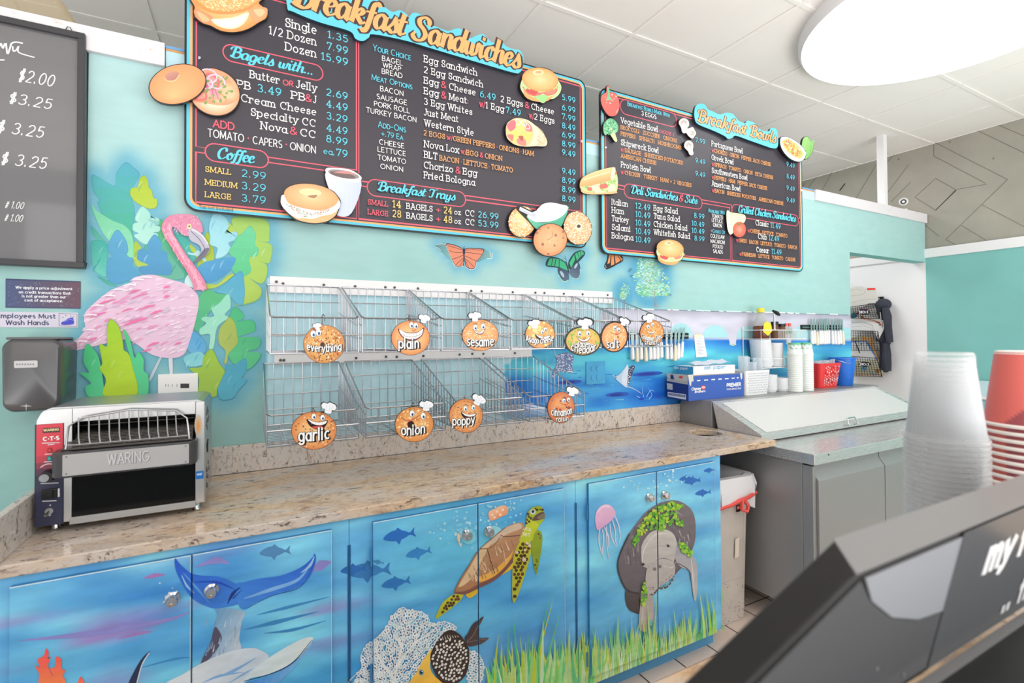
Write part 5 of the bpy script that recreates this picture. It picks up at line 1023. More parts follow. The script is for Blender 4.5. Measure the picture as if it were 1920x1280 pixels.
# ------------------------------------------------------------------ counter, painted cabinets
XC0, XC1 = -.545, 2.335; YF = 1.585
hc = onZ(1321, 811, .93); hr = (onZ(1365, 812, .93).x-onZ(1278, 809, .93).x)/2
def counter():
    b = MB(); n = 40; outer = [(XC0, YF), (XC1, YF), (XC1, YW-.022), (XC0, YW-.022)]; pts = []
    # top plate with a round hole
    ring = [(hc.x+hr*math.cos(2*math.pi*k/n), hc.y+hr*.95*math.sin(2*math.pi*k/n)) for k in range(n)]
    o3 = [Vector((x, y, 0)) for x, y in outer]; r3 = [Vector((x, y, 0)) for x, y in ring]; tr = tessellate_polygon([o3, r3]); al = o3+r3
    m = len(al); b.add([(p.x, p.y, .93) for p in al]+[(p.x, p.y, .90) for p in al], [tuple(t) for t in tr]+[tuple(m+i for i in reversed(t)) for t in tr]+[(i, (i+1) % 4, m+(i+1) % 4, m+i) for i in range(4)]+[(4+i, 4+(i+1) % n, m+4+(i+1) % n, m+4+i) for i in range(n)])
    return b
o = counter().build('granite_countertop', 'granite', bev=.003, origin=(1, 1.9, .9)); setp(o, 'long polished beige speckled granite countertop on the painted cabinets', 'countertop')
b = MB(); b.lathe([(.0001, .80), (hr*.93, .80), (hr*.97, .8995), (hr*1.05, .8995), (hr*1.05, .79), (.0001, .79)], (hc.x, hc.y, 0), 36, cap=False); b.build('hole_shade_cup', mat('hole_shade_navy', (30, 48, 74), .5), o, smooth=True)  # navy cup added under the hole, stands in for the shade inside
o = MB().box(XC0, 2.365, YW-.021, YW-.001, .9305, 1.038).build('granite_backsplash', 'granite_splash', bev=.002); setp(o, 'grey-beige granite upstand along the wall under the bread baskets', 'backsplash')
o = MB().box(XC0, XC0+.02, YF+.01, YW-.0225, .9305, 1.04).build('granite_side_splash', 'granite_splash', bev=.002); setp(o, 'short granite upstand at the left end of the counter beside the toaster', 'backsplash')
MB().box(2.366, 2.392, YW-.018, YW-.001, .62, 1.045).build('end_strip', mat('teal_strip', (96, 176, 190), .5), wall)['label'] = 'teal end strip where the backsplash stops'
YD = 1.588; YFR = 1.602
def seacol(px, py, dark=0):
    n1 = nzv(px/5, py-px*-.18, 22, 31); n2 = nzv(px/3, py-px*-.18, 46, 32); n3 = nzv(px/7, py-px*-.19, 30, 33)
    ytop = 1086-.1715*px; d = (py-ytop)
    f = np.clip(d/420, 0, 1)
    a = np.array((116, 194, 238.)); b_ = np.array((88, 180, 230.)); c = a[None]*(1-f[:, None])+b_[None]*f[:, None]
    c += n1[:, None]*np.array((44, 50, 26))+n2[:, None]*np.array((66, 72, 30))
    pk = np.clip((n3-.12)*4, 0, 1)*np.exp(-((d-150)/140)**2)*np.interp(px, (0, 600, 720, 1000, 1100), (1, .95, .25, .6, .15)); c = c*(1-pk[:, None]*.75)+np.array((170, 122, 196))*pk[:, None]*.75
    tq = np.exp(-((px-860)/150)**2-((py-1000)/120)**2)*.6; c = c*(1-tq[:, None])+np.array((96, 196, 226))*tq[:, None]
    lo = np.clip((d-220)/160, 0, 1)*np.interp(px, (0, 560, 640, 760, 1000, 1400), (.25, .4, .85, .6, .5, .45)); c = c*(1-lo[:, None])+np.where((px < 900)[:, None], np.array((64, 182, 218)), np.array((116, 164, 220)))*lo[:, None]
    return c-dark
PIECES = []
def sea_sheet(fr, u0, u1, v0, v1, dark=0, thick=0):
    a = Art(fr, base=0); nu = max(2, int((u1-u0)/.014)); nv = max(2, int((v1-v0)/.014)); P = []
    for i in range(nu+1):
        for j in range(nv+1): P.append(fr.at(u0+(u1-u0)*i/nu, v0+(v1-v0)*j/nv))
    c = nplin(seacol(*npPx(np.array([tuple(p) for p in P])), dark)); a.v = P; a.k = [tuple(q) for q in c]
    a.f = [(i*(nv+1)+j, (i+1)*(nv+1)+j, (i+1)*(nv+1)+j+1, i*(nv+1)+j+1) for i in range(nu) for j in range(nv)]
    if thick:
        n = len(a.v); q = [(u0, v0), (u1, v0), (u1, v1), (u0, v1)]; a.v += [fr.at(u, v, 0) for u, v in q]+[fr.at(u, v, -thick) for u, v in q]; a.k += [lin((46, 130, 186))]*8
        a.f += [(n+i, n+(i+1) % 4, n+4+(i+1) % 4, n+4+i) for i in range(4)]+[(n+7, n+6, n+5, n+4)]
    return a
FISH = [(-1, 0), (-.6, -.28), (-.1, -.36), (.4, -.2), (.68, -.05), (1.0, -.3), (.92, .02), (1.0, .28), (.66, .1), (.3, .22), (-.2, .3), (-.7, .2)]
def fish(a, cx, cy, l, rot, col, flip=1, h=1):
    c, s = math.cos(math.radians(rot)), math.sin(math.radians(rot)); a.poly([(cx+(x*flip*c-y*h*s)*l, cy+(x*flip*s+y*h*c)*l) for x, y in FISH], col)
    a.poly([(cx+(x*flip*c-y*h*s)*l, cy+(x*flip*s+y*h*c)*l) for x, y in ((-.2, -.3), (0, -.5), (.2, -.3))], col, False); a.poly([(cx+(x*flip*c-y*h*s)*l, cy+(x*flip*s+y*h*c)*l) for x, y in ((-.3, .25), (-.1, .55), (.1, .25))], col, False)
def painting(fr):
    random.seed(11); a = Art(fr, base=.0004, step=.000016)
    # ---------- whale, coral
    a.c = 'W'
    fish(a, 1500, 215, 85, -6, (84,140,190)); fish(a, 2010, 320, 120, -6, (58,126,190))
    for q, w in (([(100,700),(500,660),(900,590),(1040,540)], 34), ([(640,690),(760,660),(830,650)], 16), ([(1060,300),(1180,262),(1250,280)], 40), ([(1680,330),(1750,290),(1808,270)], 60), ([(780,360),(840,345),(900,340)], 26)): a.stroke(q, (2, w, w*.8, 3)[:len(q)] if len(q) == 4 else (2, w, 4), (142,140,208) if w > 30 else (170,124,190))
    for q, w in (([(1330,640),(1500,600),(1740,540)], 26), ([(1440,660),(1600,640),(1780,590)], 18), ([(760,850),(950,800),(1040,790)], 12), ([(1400,560),(1560,520),(1800,460)], 18)): a.stroke(q, (2, w, 2), (62,140,200))
    a.poly([(820,755),(790,800),(765,850),(748,940),(700,940),(735,860),(775,795)], (42,52,86)); a.stroke([(815,765),(775,830),(745,940)], 5, (225,232,240))
    a.grad([(1165,640),(1182,560),(1180,520),(1330,540),(1318,600),(1305,690),(1310,750),(1200,790),(1095,830),(1120,760),(1150,700)], (104,160,206), (196,206,218), 30)
    a.poly([(1165,640),(1180,625),(1210,680),(1195,730),(1150,790),(1095,830),(1120,760),(1150,700)], (86,82,104)); 
    for k in range(26): x, y = random.uniform(1130, 1290), random.uniform(560, 770); a.stroke([(x, y), (x-8, y+40)], (1, random.uniform(4, 9), 1)[:2], random.choice(((206,216,226),(150,180,212),(120,150,190))), False)
    a.grad([(955,250),(985,285),(1040,330),(1100,345),(1200,352),(1290,390),(1335,400),(1335,470),(1300,500),(1210,520),(1150,520),(1050,470),(990,380),(958,310)], (40,92,206), (66,132,220), 60)
    a.grad([(1290,395),(1330,382),(1420,360),(1530,345),(1640,300),(1700,250),(1716,224),(1722,265),(1690,350),(1620,410),(1500,450),(1400,490),(1335,530),(1300,500)], (44,98,208), (72,142,226), 100)
    for q, w, c in (([(1330,470),(1480,420),(1620,370),(1690,290)], (4, 22, 18, 3), (126,178,232)), ([(1060,380),(1180,380),(1280,420)], (3, 14, 2), (36,78,190)), ([(1640,330),(1690,290),(1714,240)], (3, 16, 3), (160,200,238)), ([(1000,330),(1080,420),(1140,490)], (3, 12, 2), (92,156,226)), ([(1240,500),(1270,440),(1310,410)], (3, 16, 4), (30,56,130)), ([(1250,480),(1290,430)], (6, 2), (26,44,110)), ([(1270,470),(1320,420)], (6, 2), (26,44,110)), ([(1345,525),(1480,455),(1640,405),(1715,270)], (2, 3, 3, 1), (30,60,140)), ([(990,340),(1020,400),(1060,440)], (2, 10, 2), (150,196,236))): a.stroke(q, w, c)
    a.grad([(920,940),(1000,880),(1100,822),(1240,762),(1370,738),(1440,760),(1465,790),(1390,850),(1300,940)], (222,228,234), (196,212,228), 40)
    for q, w in (([(1180,900),(1280,860),(1400,790)], 20), ([(1100,930),(1200,890),(1330,870)], 16), ([(1240,935),(1330,880),(1380,850)], 12)): a.stroke(q, (2, w, 2), (126,176,226))
    a.grad([(1350,925),(1500,880),(1640,790),(1702,698),(1690,745),(1600,850),(1490,940),(1340,940)], (62,132,214), (130,190,236), 20)
    a.grad([(1300,940),(1390,850),(1500,770),(1640,692),(1704,680),(1700,702),(1620,800),(1500,872),(1360,905)], (206,224,232), (222,234,236), 30); a.stroke([(1330,920),(1480,878),(1600,815),(1700,695)], (3, 6, 7, 3), (28,52,110))
    for pts in ([(190,835),(215,842),(208,800),(240,780),(250,742),(266,762),(262,800),(278,785),(264,830),(272,862),(292,892),(272,850),(300,842),(306,786),(334,800),(336,850),(357,862),(342,892),(357,912),(340,945),(220,945),(215,880)], [(425,945),(440,893),(465,945)]): a.grad(pts, (252,84,92), (250,142,84), 85)
    a.dots([(872,385),(940,412),(965,432),(905,460),(893,488),(950,442),(925,440)], (3, 9), (214,230,236), 6)
    a.off = .0004
    # ---------- turtle, sea fan, puffer fish
    a.c = 'T'
    fish(a, 475, 395, 98, -12, (44,112,196), 1); fish(a, 590, 500, 78, -14, (58,136,206)); fish(a, 455, 680, 88, -12, (50,122,196)); fish(a, 200, 600, 78, -8, (46,110,186)); fish(a, 350, 555, 34, 10, (70,140,196))
    for k in range(70): x, y = random.gauss(830, 70), random.gauss(370, 50); a.dots([(x, y)], (3, 11), random.choice(((150,214,234),(180,226,240),(126,202,230))), 6)
    for k in range(40): x, y = random.uniform(960, 1210), random.uniform(180, 330); a.dots([(x, y)], (3, 9), random.choice(((150,214,234),(176,226,240))), 6)
    a.poly([(828,380),(840,400),(836,440),(850,455),(838,455),(822,410)], (250,214,178)); a.poly(ell(890, 405, 44, 42), (130,214,236)); a.poly(ell(1040, 372, 50, 36), (150,220,236))
    a.grad([(1010,255),(1050,232),(1090,214),(1122,222),(1124,262),(1080,285),(1022,305)], (250,196,160), (232,154,112), 60); a.dots([(1030,270),(1060,250),(1095,240),(1080,270),(1045,285)], 8, (252,220,196))
    def scales(q, n, r, seed):
        random.seed(seed); a.grad(q, (196,196,48), (178,182,50), 90); xs = [p[0] for p in q]; ys = [p[1] for p in q]; s = r*1.9; k = 0; y = min(ys)
        while y < max(ys):
            x = min(xs)+(s/2 if k % 2 else 0)
            while x < max(xs):
                p = (x+random.uniform(-3, 3), y+random.uniform(-3, 3)); ring = ell(p[0], p[1], r*random.uniform(.78, .95), r*random.uniform(.8, 1.05), random.uniform(0, 60), 6)
                if all(inside(v, q) for v in ring): a.poly(ring, random.choice(((84,56,42),(100,66,44),(72,48,40))), False, False)
                x += s
            y += s*.9; k += 1
    scales([(803,745),(860,742),(842,780),(820,802),(760,850),(702,890),(692,882),(720,820),(745,785)], 0, 10.5, 3); a.poly([(878,742),(946,708),(940,740),(905,766),(885,765)], (226,184,46))
    a.poly([(1060,640),(1150,560),(1160,585),(1100,625)], (232,190,60))
    a.grad([(1290,366),(1326,376),(1330,450),(1302,612),(1290,618),(1274,540),(1268,430)], (150,170,48), (136,156,44), 90); a.dots([(1310,385),(1322,396),(1318,410),(1296,540),(1288,570),(1300,550),(1296,590)], (4, 8), (92,70,46))
    a.grad([(950,480),(1040,400),(1110,345),(1196,316),(1226,350),(1202,450),(1142,560),(1052,650),(950,702),(872,738),(804,738),(830,670),(900,560)], (196,150,116), (170,120,84), 60)
    a.poly([(960,470),(1040,404),(1110,350),(1190,322),(1206,350),(1120,386),(1040,440)], (214,190,166)); a.poly([(830,700),(900,580),(960,480),(1020,440),(960,560),(900,660)], (222,192,150)); a.poly([(955,640),(1040,600),(1130,520),(1160,480),(1120,570),(1040,640),(960,672)], (236,176,76))
    for k in range(60): x = random.uniform(860, 1180); y = 1000-x*.52+random.uniform(-60, 60)+60; a.stroke([(x, y), (x+random.uniform(10, 26), y+random.uniform(30, 60))], (2, random.uniform(5, 12), 1)[:2], random.choice(((214,178,142),(188,142,106),(166,120,88),(230,202,170))), False) if inside((x, y), [(840,690),(910,570),(1040,410),(1180,330),(1200,440),(1130,550),(1040,630),(950,680)]) and inside((x+20, y+50), [(840,690),(910,570),(1040,410),(1180,330),(1200,440),(1130,550),(1040,630),(950,680)]) else None
    a.stroke([(806,736),(872,735),(955,695),(1052,645),(1142,555),(1204,450),(1224,352)], (8, 20, 24, 24, 24, 22, 14), (128,84,78)); a.stroke([(1080,390),(1110,400),(1200,392)], 4, (96,62,52)); a.stroke([(1000,470),(1020,540),(1046,620)], 5, (96,62,52)); a.stroke([(955,475),(1030,462),(1080,400)], 4, (120,84,64)); a.stroke([(806,738),(830,672),(900,560),(950,482),(1040,402),(1110,346)], 5, (146,104,80))
    a.grad([(1240,268),(1258,235),(1285,220),(1324,220),(1342,252),(1346,285),(1330,315),(1296,350),(1280,395),(1262,430),(1196,430),(1206,390),(1228,345)], (156,176,52), (196,206,58), 80); a.grad([(1250,300),(1310,330),(1285,380),(1250,420),(1206,420),(1228,350)], (206,214,60), (186,200,50), 60)
    a.poly([(1268,300),(1300,265),(1338,252),(1345,284),(1318,300),(1280,305)], (104,82,74)); a.poly([(1300,285),(1340,262),(1345,290),(1320,298)], (128,120,96)); a.poly(ell(1274, 252, 16, 16), (206,214,222)); a.poly(ell(1275, 250, 8, 9), (30,34,44))
    a.dots([(1250,280),(1240,300),(1252,310),(1236,320),(1262,290),(1245,265),(1300,240),(1318,238),(1332,240),(1290,232)], (5, 9), (88,62,44)); a.dots(rnd_in([(1215,345),(1270,350),(1255,400),(1205,400)], 30), (3, 6), (226,220,170))
    scales([(1196,432),(1252,425),(1264,470),(1258,520),(1224,640),(1172,782),(1152,776),(1152,600),(1162,510)], 0, 13, 5); a.dots([(1240,440),(1228,480),(1180,495),(1222,538),(1255,455)], (8, 13), (226,206,186))
    # sea fan
    fan = [(185,1290),(250,1185),(245,1110),(290,1040),(320,1022),(400,940),(430,880),(490,824),(530,842),(605,850),(650,890),(665,930),(740,910),(800,928),(812,958),(770,975),(700,1030),(660,1100),(640,1200),(560,1290)]
    for poly_, n in ((fan, 900), ([(885,1105),(915,1090),(945,1105),(978,1160),(970,1240),(945,1290),(890,1290)], 130)):
        xs = [p[0] for p in poly_]; ys = [p[1] for p in poly_]; pts = []; a.up()
        for _ in range(n*4):
            p = (random.uniform(min(xs), max(xs)), random.uniform(min(ys), max(ys)))
            if inside(p, poly_) and all((p[0]-q[0])**2+(p[1]-q[1])**2 > 15**2 for q in pts): pts.append(p)
        for x, y in pts:
            an = math.degrees(math.atan2(y-1300, x-430)); ring = ell(x, y, random.uniform(10, 13), random.uniform(6.5, 8.5), an, 9)
            a.poly(ring, (150, 206, 226), False, False) if random.random() < .35 else None
            a.stroke(ring, random.uniform(5.5, 7), random.choice(((240,243,243),(224,230,232),(238,240,240))), False, True, False)
        a.stroke(poly_, 5, (230,234,234), True, True)
    for q in ([(430,1290),(470,1150),(495,1000),(480,900)],[(470,1150),(560,1040),(610,930)],[(440,1250),(350,1120),(340,1040)],[(495,1060),(440,980)],[(560,1040),(680,960)]): a.stroke(q, (16, 11, 8, 4)[:len(q)], (232,236,236))
    a.grad([(865,1010),(885,980),(910,930),(945,900),(980,878),(958,925),(950,960),(955,1005),(1012,1006),(965,1042),(945,1048),(890,1055)], (70,56,54), (92,76,72), 30); a.stroke([(880,1030),(920,985),(945,930)], 4, (140,124,120)); a.stroke([(880,1035),(940,1020),(1000,1012)], 4, (120,104,100))
    a.grad([(668,1078),(658,1180),(690,1240),(750,1290),(545,1290),(580,1205),(630,1120)], (250,206,92), (250,190,70), 70)
    body = [(780,958),(832,982),(866,1025),(892,1080),(888,1180),(855,1250),(790,1290),(720,1265),(672,1185),(660,1110),(690,1042),(732,984)]
    a.poly(body, (60,46,42)); random.seed(4)
    for k in range(9):
        x = 700+k*15; a.stroke([(x, 1010-abs(k-4)*-3-30+(8-k)*2), (x+8, 1000+(8-k)*3)], (2, 4), (226,222,216), False)
    P_ = []
    for _ in range(2600):
        p = random.choice(rnd_in(body, 1)); 
        if p[1] > 1015 and all((p[0]-q[0])**2+(p[1]-q[1])**2 > 17**2 for q in P_): P_.append(p)
    for x, y in P_:
        e = ell(x, y, random.uniform(5, 8), random.uniform(7, 11), random.uniform(0, 60), 8)
        if all(inside(v, body) for v in e): a.poly(e, (236,232,224), False, False)
    a.poly(ell(605, 1213, 15, 17), (96,150,190)); a.poly(ell(606, 1212, 8, 9), (24,26,34)); a.dots([(610,1207)], 3, (240,240,240))
    a.off = .0004
    # ---------- manatee, jellyfish
    a.c = 'N'
    for x, y, l in ((725,175,42),(690,165,40),(815,120,32),(780,243,44),(720,180,44)): fish(a, x, y, l, -8, (42,110,194))
    for k in range(90): x, y = random.choice(((random.gauss(450, 40), random.gauss(215, 26)), (random.gauss(610, 40), random.gauss(165, 30)), (random.gauss(500, 20), random.gauss(250, 30)), (random.gauss(580, 25), random.gauss(240, 30)))); a.dots([(x, y)], (2, 7), random.choice(((176,226,240),(206,238,244),(140,208,234))), 6)
    a.grad([(190,375),(205,330),(240,306),(275,312),(298,342),(300,365),(272,400),(240,425),(206,446),(194,420)], (240,196,226), (226,170,212), 70); a.stroke([(200,350),(235,316),(270,318)], 6, (248,222,240))
    for q in ([(215,440),(210,500),(222,560),(232,580)],[(230,440),(236,500),(230,560),(240,605)],[(250,425),(254,500),(258,560),(268,610)],[(270,410),(276,470),(290,510),(308,538)],[(284,390),(300,450),(300,500),(312,530)],[(296,365),(318,420),(326,480),(320,520)],[(240,430),(262,480),(264,540)]): a.stroke(q, (6, 8, 6, 2)[:len(q)], (226,220,240))
    man = [(430,390),(470,345),(525,306),(580,288),(640,285),(700,318),(728,360),(738,420),(735,500),(712,572),(680,625),(650,655),(600,690),(500,800),(430,795),(362,772),(330,720),(312,660),(318,590),(345,520),(375,465)]
    a.grad([(360,772),(438,795),(434,896),(400,894),(375,880),(357,840)], (92,80,80), (70,62,64), 90)
    a.poly([(628,615),(665,640),(640,672),(620,690)], (96,84,84))
    a.grad(man, (128,118,124), (104,96,104), 70)
    random.seed(9)
    for k in range(120):
        t = random.uniform(150, 420); r = random.uniform(.55, .97); x, y = 535+200*r*math.cos(math.radians(t)), 545+245*r*math.sin(math.radians(t)); t2 = t+random.uniform(8, 20); x2, y2 = 535+200*r*math.cos(math.radians(t2)), 545+245*r*math.sin(math.radians(t2))
        if inside((x, y), man) and inside((x2, y2), man): a.stroke([(x, y), (x2, y2)], (random.uniform(4, 12), 2), random.choice(((156,148,152),(140,132,138),(96,88,96),(176,168,170),(116,106,112))), False)
    for P in ([(375,465),(320,590),(316,670),(360,768),(430,790)],): a.stroke(P, 9, (70,62,66))
    a.grad([(440,540),(462,490),(500,452),(560,440),(612,462),(636,520),(634,570),(618,615),(626,650),(616,690),(590,720),(540,755),(520,775),(500,806),(478,802),(464,768),(466,710),(476,660),(444,630)], (206,200,196), (178,170,170), 90)
    for q, w, c in (([(470,520),(520,468),(590,466)], (2, 10, 2), (222,218,212)), ([(470,560),(540,530),(610,540)], (2, 9, 2), (188,180,178)), ([(520,610),(560,598),(610,612)], (2, 5, 2), (140,130,130)), ([(480,640),(470,700),(480,760)], (2, 8, 2), (156,148,148)), ([(446,620),(452,560),(490,490)], (2, 8, 2), (232,228,222)), ([(560,640),(600,650),(618,640)], (2, 5, 2), (230,224,218))): a.stroke(q, w, c)
    a.poly([(470,660),(530,640),(600,650),(624,668),(612,700),(560,735),(520,768),(500,800),(480,800),(466,765)], (192,184,182)); a.stroke([(484,800),(510,790),(535,765),(580,755),(612,715),(618,695)], (10, 12, 10, 10, 9, 4), (96,84,80)); a.dots([(x, y) for x, y in rnd_in([(480,760),(560,720),(615,680),(610,730),(500,795)], 40)], 2.5, (120,108,104)); a.dots([(490,800),(505,792),(540,768),(560,762),(590,748),(606,728),(616,706)], 3.5, (226,220,214))
    a.dots([(512,657),(541,643)], 11, (150,138,136), 10); a.dots([(513,658),(542,644)], 6, (120,108,108), 10)
    for x, y in ((450,632),(586,532)): a.poly(ell(x, y, 7, 6), (44,38,38)); a.stroke([(x-12, y-4), (x, y-9), (x+12, y+4)], 3, (110,100,98))
    a.grad([(640,508),(668,520),(702,558),(735,610),(745,650),(746,760),(734,832),(722,790),(714,720),(706,668),(664,650),(640,630),(624,590)], (168,168,176), (196,190,192), 90); a.stroke([(712,600),(722,700),(730,800)], (4, 12, 3), (214,208,208)); a.stroke([(640,625),(700,664),(712,720)], 6, (110,104,112))
    a.grad([(440,775),(470,800),(502,806),(512,900),(508,940),(490,960),(468,995),(452,1000),(430,980),(427,930),(434,850)], (176,170,166), (200,184,178), 90); a.stroke([(450,830),(446,900),(440,960)], 8, (212,202,196)); a.poly([(486,960),(492,930),(502,940),(500,968)], (126,196,196))
    random.seed(21)
    for P, n in (([(440,400),(520,320),(600,290),(660,300),(664,330),(600,335),(540,345),(470,420),(410,520),(398,550),(390,520)], 170), ([(530,350),(620,350),(668,400),(660,430),(610,400),(560,440),(480,440),(420,490)], 120), ([(640,510),(680,520),(715,572),(700,585),(650,555)], 45), ([(440,740),(462,720),(466,800),(450,860),(438,850)], 45)):
        for x, y in rnd_in(P, n): a.dots([(x, y)], (4, 11), random.choice(((130,198,54),(110,184,60),(160,212,70),(92,168,64),(196,214,70))), 6)
    a.off += .0001
    # ---------- sea grass
    random.seed(33)
    def blade(x0, y0, x1, y1, w, c, bend=0): a.stroke([(x0, y0), ((x0*.6+x1*.4)+bend, y0*.6+y1*.4), (x1, y1)], (w, w*.85, .8), c, raised=random.random() < .12)
    G1 = [(90,196,96),(120,204,90),(170,206,70),(150,214,110),(196,206,70),(70,184,110),(180,222,140)]
    a.c = 'N'
    for k in range(400):
        x = random.uniform(-60, 840); h = random.gauss(150, 60)+(40 if 300 < x < 500 else 0); yb = 1300; base = 1330-x*.0
        top = 1265-max(30, h)-(x-100)*.21; blade(x, 1300, x+random.gauss(0, 16), top, random.uniform(14, 34), mixc(random.choice(G1), (200,226,196), random.uniform(.1,.5)), random.gauss(0, 10))
    for k in range(60):
        x = random.uniform(-60, 840); top = 1180-random.uniform(0, 120)-(x-100)*.2; blade(x, 1300, x+random.gauss(0, 20), top, random.uniform(8, 16), random.choice(((200,236,190),(216,240,206),(226,222,110))), random.gauss(0, 14))
    for q in ((770,1120,752,785,24),(800,1100,788,775,24),(830,1000,812,810,16),(690,1120,686,905,15),(110,1300,108,990,20),(350,1160,345,965,12),(230,1180,232,1035,14),(870,1040,874,760,18)): blade(*q, random.choice(((126,206,74),(160,214,80),(190,224,120))), 14)
    a.c = 'T'
    for k in range(150):
        x = random.uniform(1000, 1640); h = random.gauss(120, 50); blade(x, 1300, x+random.gauss(0, 14), 1270-max(20, h)-(x-1000)*.07, random.uniform(16, 40), mixc(random.choice(G1), (200,226,196), random.uniform(.1,.5)), random.gauss(0, 10))
    for x0, y0, x1, y1, w, c, b_ in ((1050,1290,1064,975,20,(190,206,40),-12),(1110,1290,1120,930,14,(90,190,110),4),(1190,1290,1148,850,15,(80,196,110),0),(1215,1290,1192,990,18,(186,206,40),4),(1245,1180,1240,965,15,(80,190,110),-6),(1305,1290,1378,730,15,(90,196,110),-30),(1320,1290,1388,780,18,(196,206,40),-36),(1320,1290,1330,890,26,(196,226,190),0),(1330,1290,1436,825,14,(96,206,110),-10),(1085,1290,1068,1060,16,(90,186,110),0),(1110,1200,1096,1100,16,(196,200,50),0),(1030,1290,1000,1175,22,(110,206,110),0),(1085,1290,1058,1175,13,(216,236,206),0),(1200,1290,1192,1175,14,(206,232,190),0),(1270,1290,1278,1065,24,(200,206,60),0),(1430,1290,1446,1020,22,(150,222,140),0),(1590,1200,1562,960,18,(176,196,40),0)): blade(x0, y0, x1, y1, w, c, b_)
    return a
frD, frF = FY(YD), FY(YFR)
src_d = painting(frD); src_f = painting(frF)
def dX(x, y=1000): return frD.uv(x, y)[0]
def fX(x, y=1000): return frF.uv(x, y)[0]
XL, XB1, XB2, XE = XC0, fX(654.5), fX(1079.5), 1.945; ZK = .09
vt = frD.uv(360, 1040)[1]; vb = .13
DOORS = [[(dX(19), dX(358.3)), (dX(361.7), dX(622))], [(dX(699.5), dX(894.8)), (dX(897.2), dX(1058.5))], [(dX(1104.5), dX(1230.8)), (dX(1232.8), dX(1341))]]
KN = [[(322, 1127), (396, 1111)], [(878.5, 1005), (920, 998)], [(1222, 934), (1251, 929)]]
M['cabside'] = mat('cabinet_side', (92, 160, 205), .45); M['dark_gap'] = mat('dark_interior', (30, 40, 52), .8)
CN = ('painted base cabinet with a whale tail and coral, left end of the counter', 'painted base cabinet with a sea turtle and puffer fish, in the middle', 'painted base cabinet with a manatee and jellyfish, nearest the grey bin')
for ci, (x0, x1) in enumerate(((XL, XB1), (XB1, XB2), (XB2, XE))):
    t = thing('base_cabinet', CN[ci], 'cabinet', ((x0+x1)/2, (YFR+YW)/2, 0), group=None)
    b = MB().box(x0+.0008, x1-.0008, YFR+.001, YW-.024, ZK, .899); b.box(x0+.0008, x1-.0008, YFR+.05, YW-.03, .0, ZK); b.build('carcass', 'cabside', t)
    a = sea_sheet(frF, x0+.0008, x1-.0008, ZK, .898, -6); c = clipart(src_f, frF, x0+.0008, x1-.0008, ZK, .898); n = len(a.v); a.v += c.v; a.k += c.k; a.f += [tuple(n+i for i in f) for f in c.f]
    # routed lines of the face frame
    a.off = .0012
    for lx in ((-1, -1), (655, 1021), (1079, 942))[ci:ci+2]:
        if lx[0] > 0:
            X0 = fX(*lx); 
            if x0-.01 < X0 < x1+.01: a.strokeuv([(min(max(X0, x0+.003), x1-.003), ZK), (min(max(X0, x0+.003), x1-.003), frF.uv(*lx)[1])], .004, (34, 96, 150))
    a.build('face_frame', t, 'door')
    for di, (d0, d1) in enumerate(DOORS[ci]):
        a = sea_sheet(frD, d0, d1, vb, vt, 0, .012); c = clipart(src_d, frD, d0, d1, vb, vt); n = len(a.v); a.v += c.v; a.k += c.k; a.f += [tuple(n+i for i in f) for f in c.f]
        a.off = .0008; a.strokeuv([(d0, vt-.001), (d1, vt-.001)], .003, (206, 228, 238)); a.strokeuv([(d1-.001, vb), (d1-.001, vt)], .002, (180, 214, 234))
        dr = a.build('door', t, 'door')
        k = onY(*KN[ci][di], YD-.02); b = MB(); K = [(.0175, .0), (.0175, .004), (.011, .007), (.009, .012), (.013, .017), (.0145, .022), (.012, .027), (.004, .028), (.0035, .0255), (.0001, .0255)]
        pr = [(r, z) for r, z in K]; m_ = len(pr); n = 22
        for i in range(n):
            for r, z in pr: b.v.append(Vector((k.x+r*math.cos(2*math.pi*i/n), YD-.0005-z, k.z+r*math.sin(2*math.pi*i/n))))
        b.f = [[i*m_+j, ((i+1) % n)*m_+j, ((i+1) % n)*m_+j+1, i*m_+j+1] for i in range(n) for j in range(m_-1)]; b.m = [0]*len(b.f)
        q = b.build('knob', 'chrome', dr, smooth=True)
    for hx in ((), (698, 1100), (1102, 1100))[ci:ci+1]:
        pass
    for hx, hys in (((0, ()), (698.2, (1045, 1262)), (1102.5, (960, 1236))))[ci:ci+1]:
        for hy in hys:
            p = onY(hx, hy, YD); MB().cyl((p.x-.003, YD+.002, p.z-.028), (p.x-.003, YD+.002, p.z+.028), .004, n=8).build('hinge', mat('painted_hinge', (52, 130, 190), .4), t, smooth=True)
# ------------------------------------------------------------------ bread baskets, rails and bagel signs
def rail(name, x0, x1, z0, z1, scr, label):
    t = thing(name, label, 'rail', ((x0+x1)/2, YW-.01, z0))
    MB().box(x0, x1, YW-.018, YW-.0005, z0, z1).build('board', 'white', t, bev=.0015)
    for px_, py_ in scr:
        p = onY(px_, py_, YW-.02); MB().cyl((p.x, YW-.0185, p.z), (p.x, YW-.023, p.z), .006, .005, 10).build('screw', 'darkgrey', t, smooth=True)
r1 = (onY(505.8, 520, YW-.018).x, onY(1148.3, 545, YW-.018).x); r2 = (onY(514, 661, YW-.018).x, onY(997.3, 655, YW-.018).x)
rail('mounting_rail', r1[0], r1[1], 1.645, 1.712, [(518.3,528),(530.7,531.5),(607.3,534),(666,536.5),(722.7,538.3),(740,538.7),(784,540.5),(855,543),(883.5,545),(903.5,546),(961.5,547.5),(1004,548.5),(1021,549),(1057.3,550.5),(1092.5,551.5),(1139.5,553)], 'long white wall board carrying the upper row of wire baskets')
rail('mounting_rail', r2[0], r2[1], 1.35, 1.408, [(526,675),(532.3,675),(668,671),(724,668.5),(744,668.8),(794,667),(862,664.5),(885.7,663),(906.5,663),(965.6,661.8)], 'shorter white wall board carrying the lower row of wire baskets')
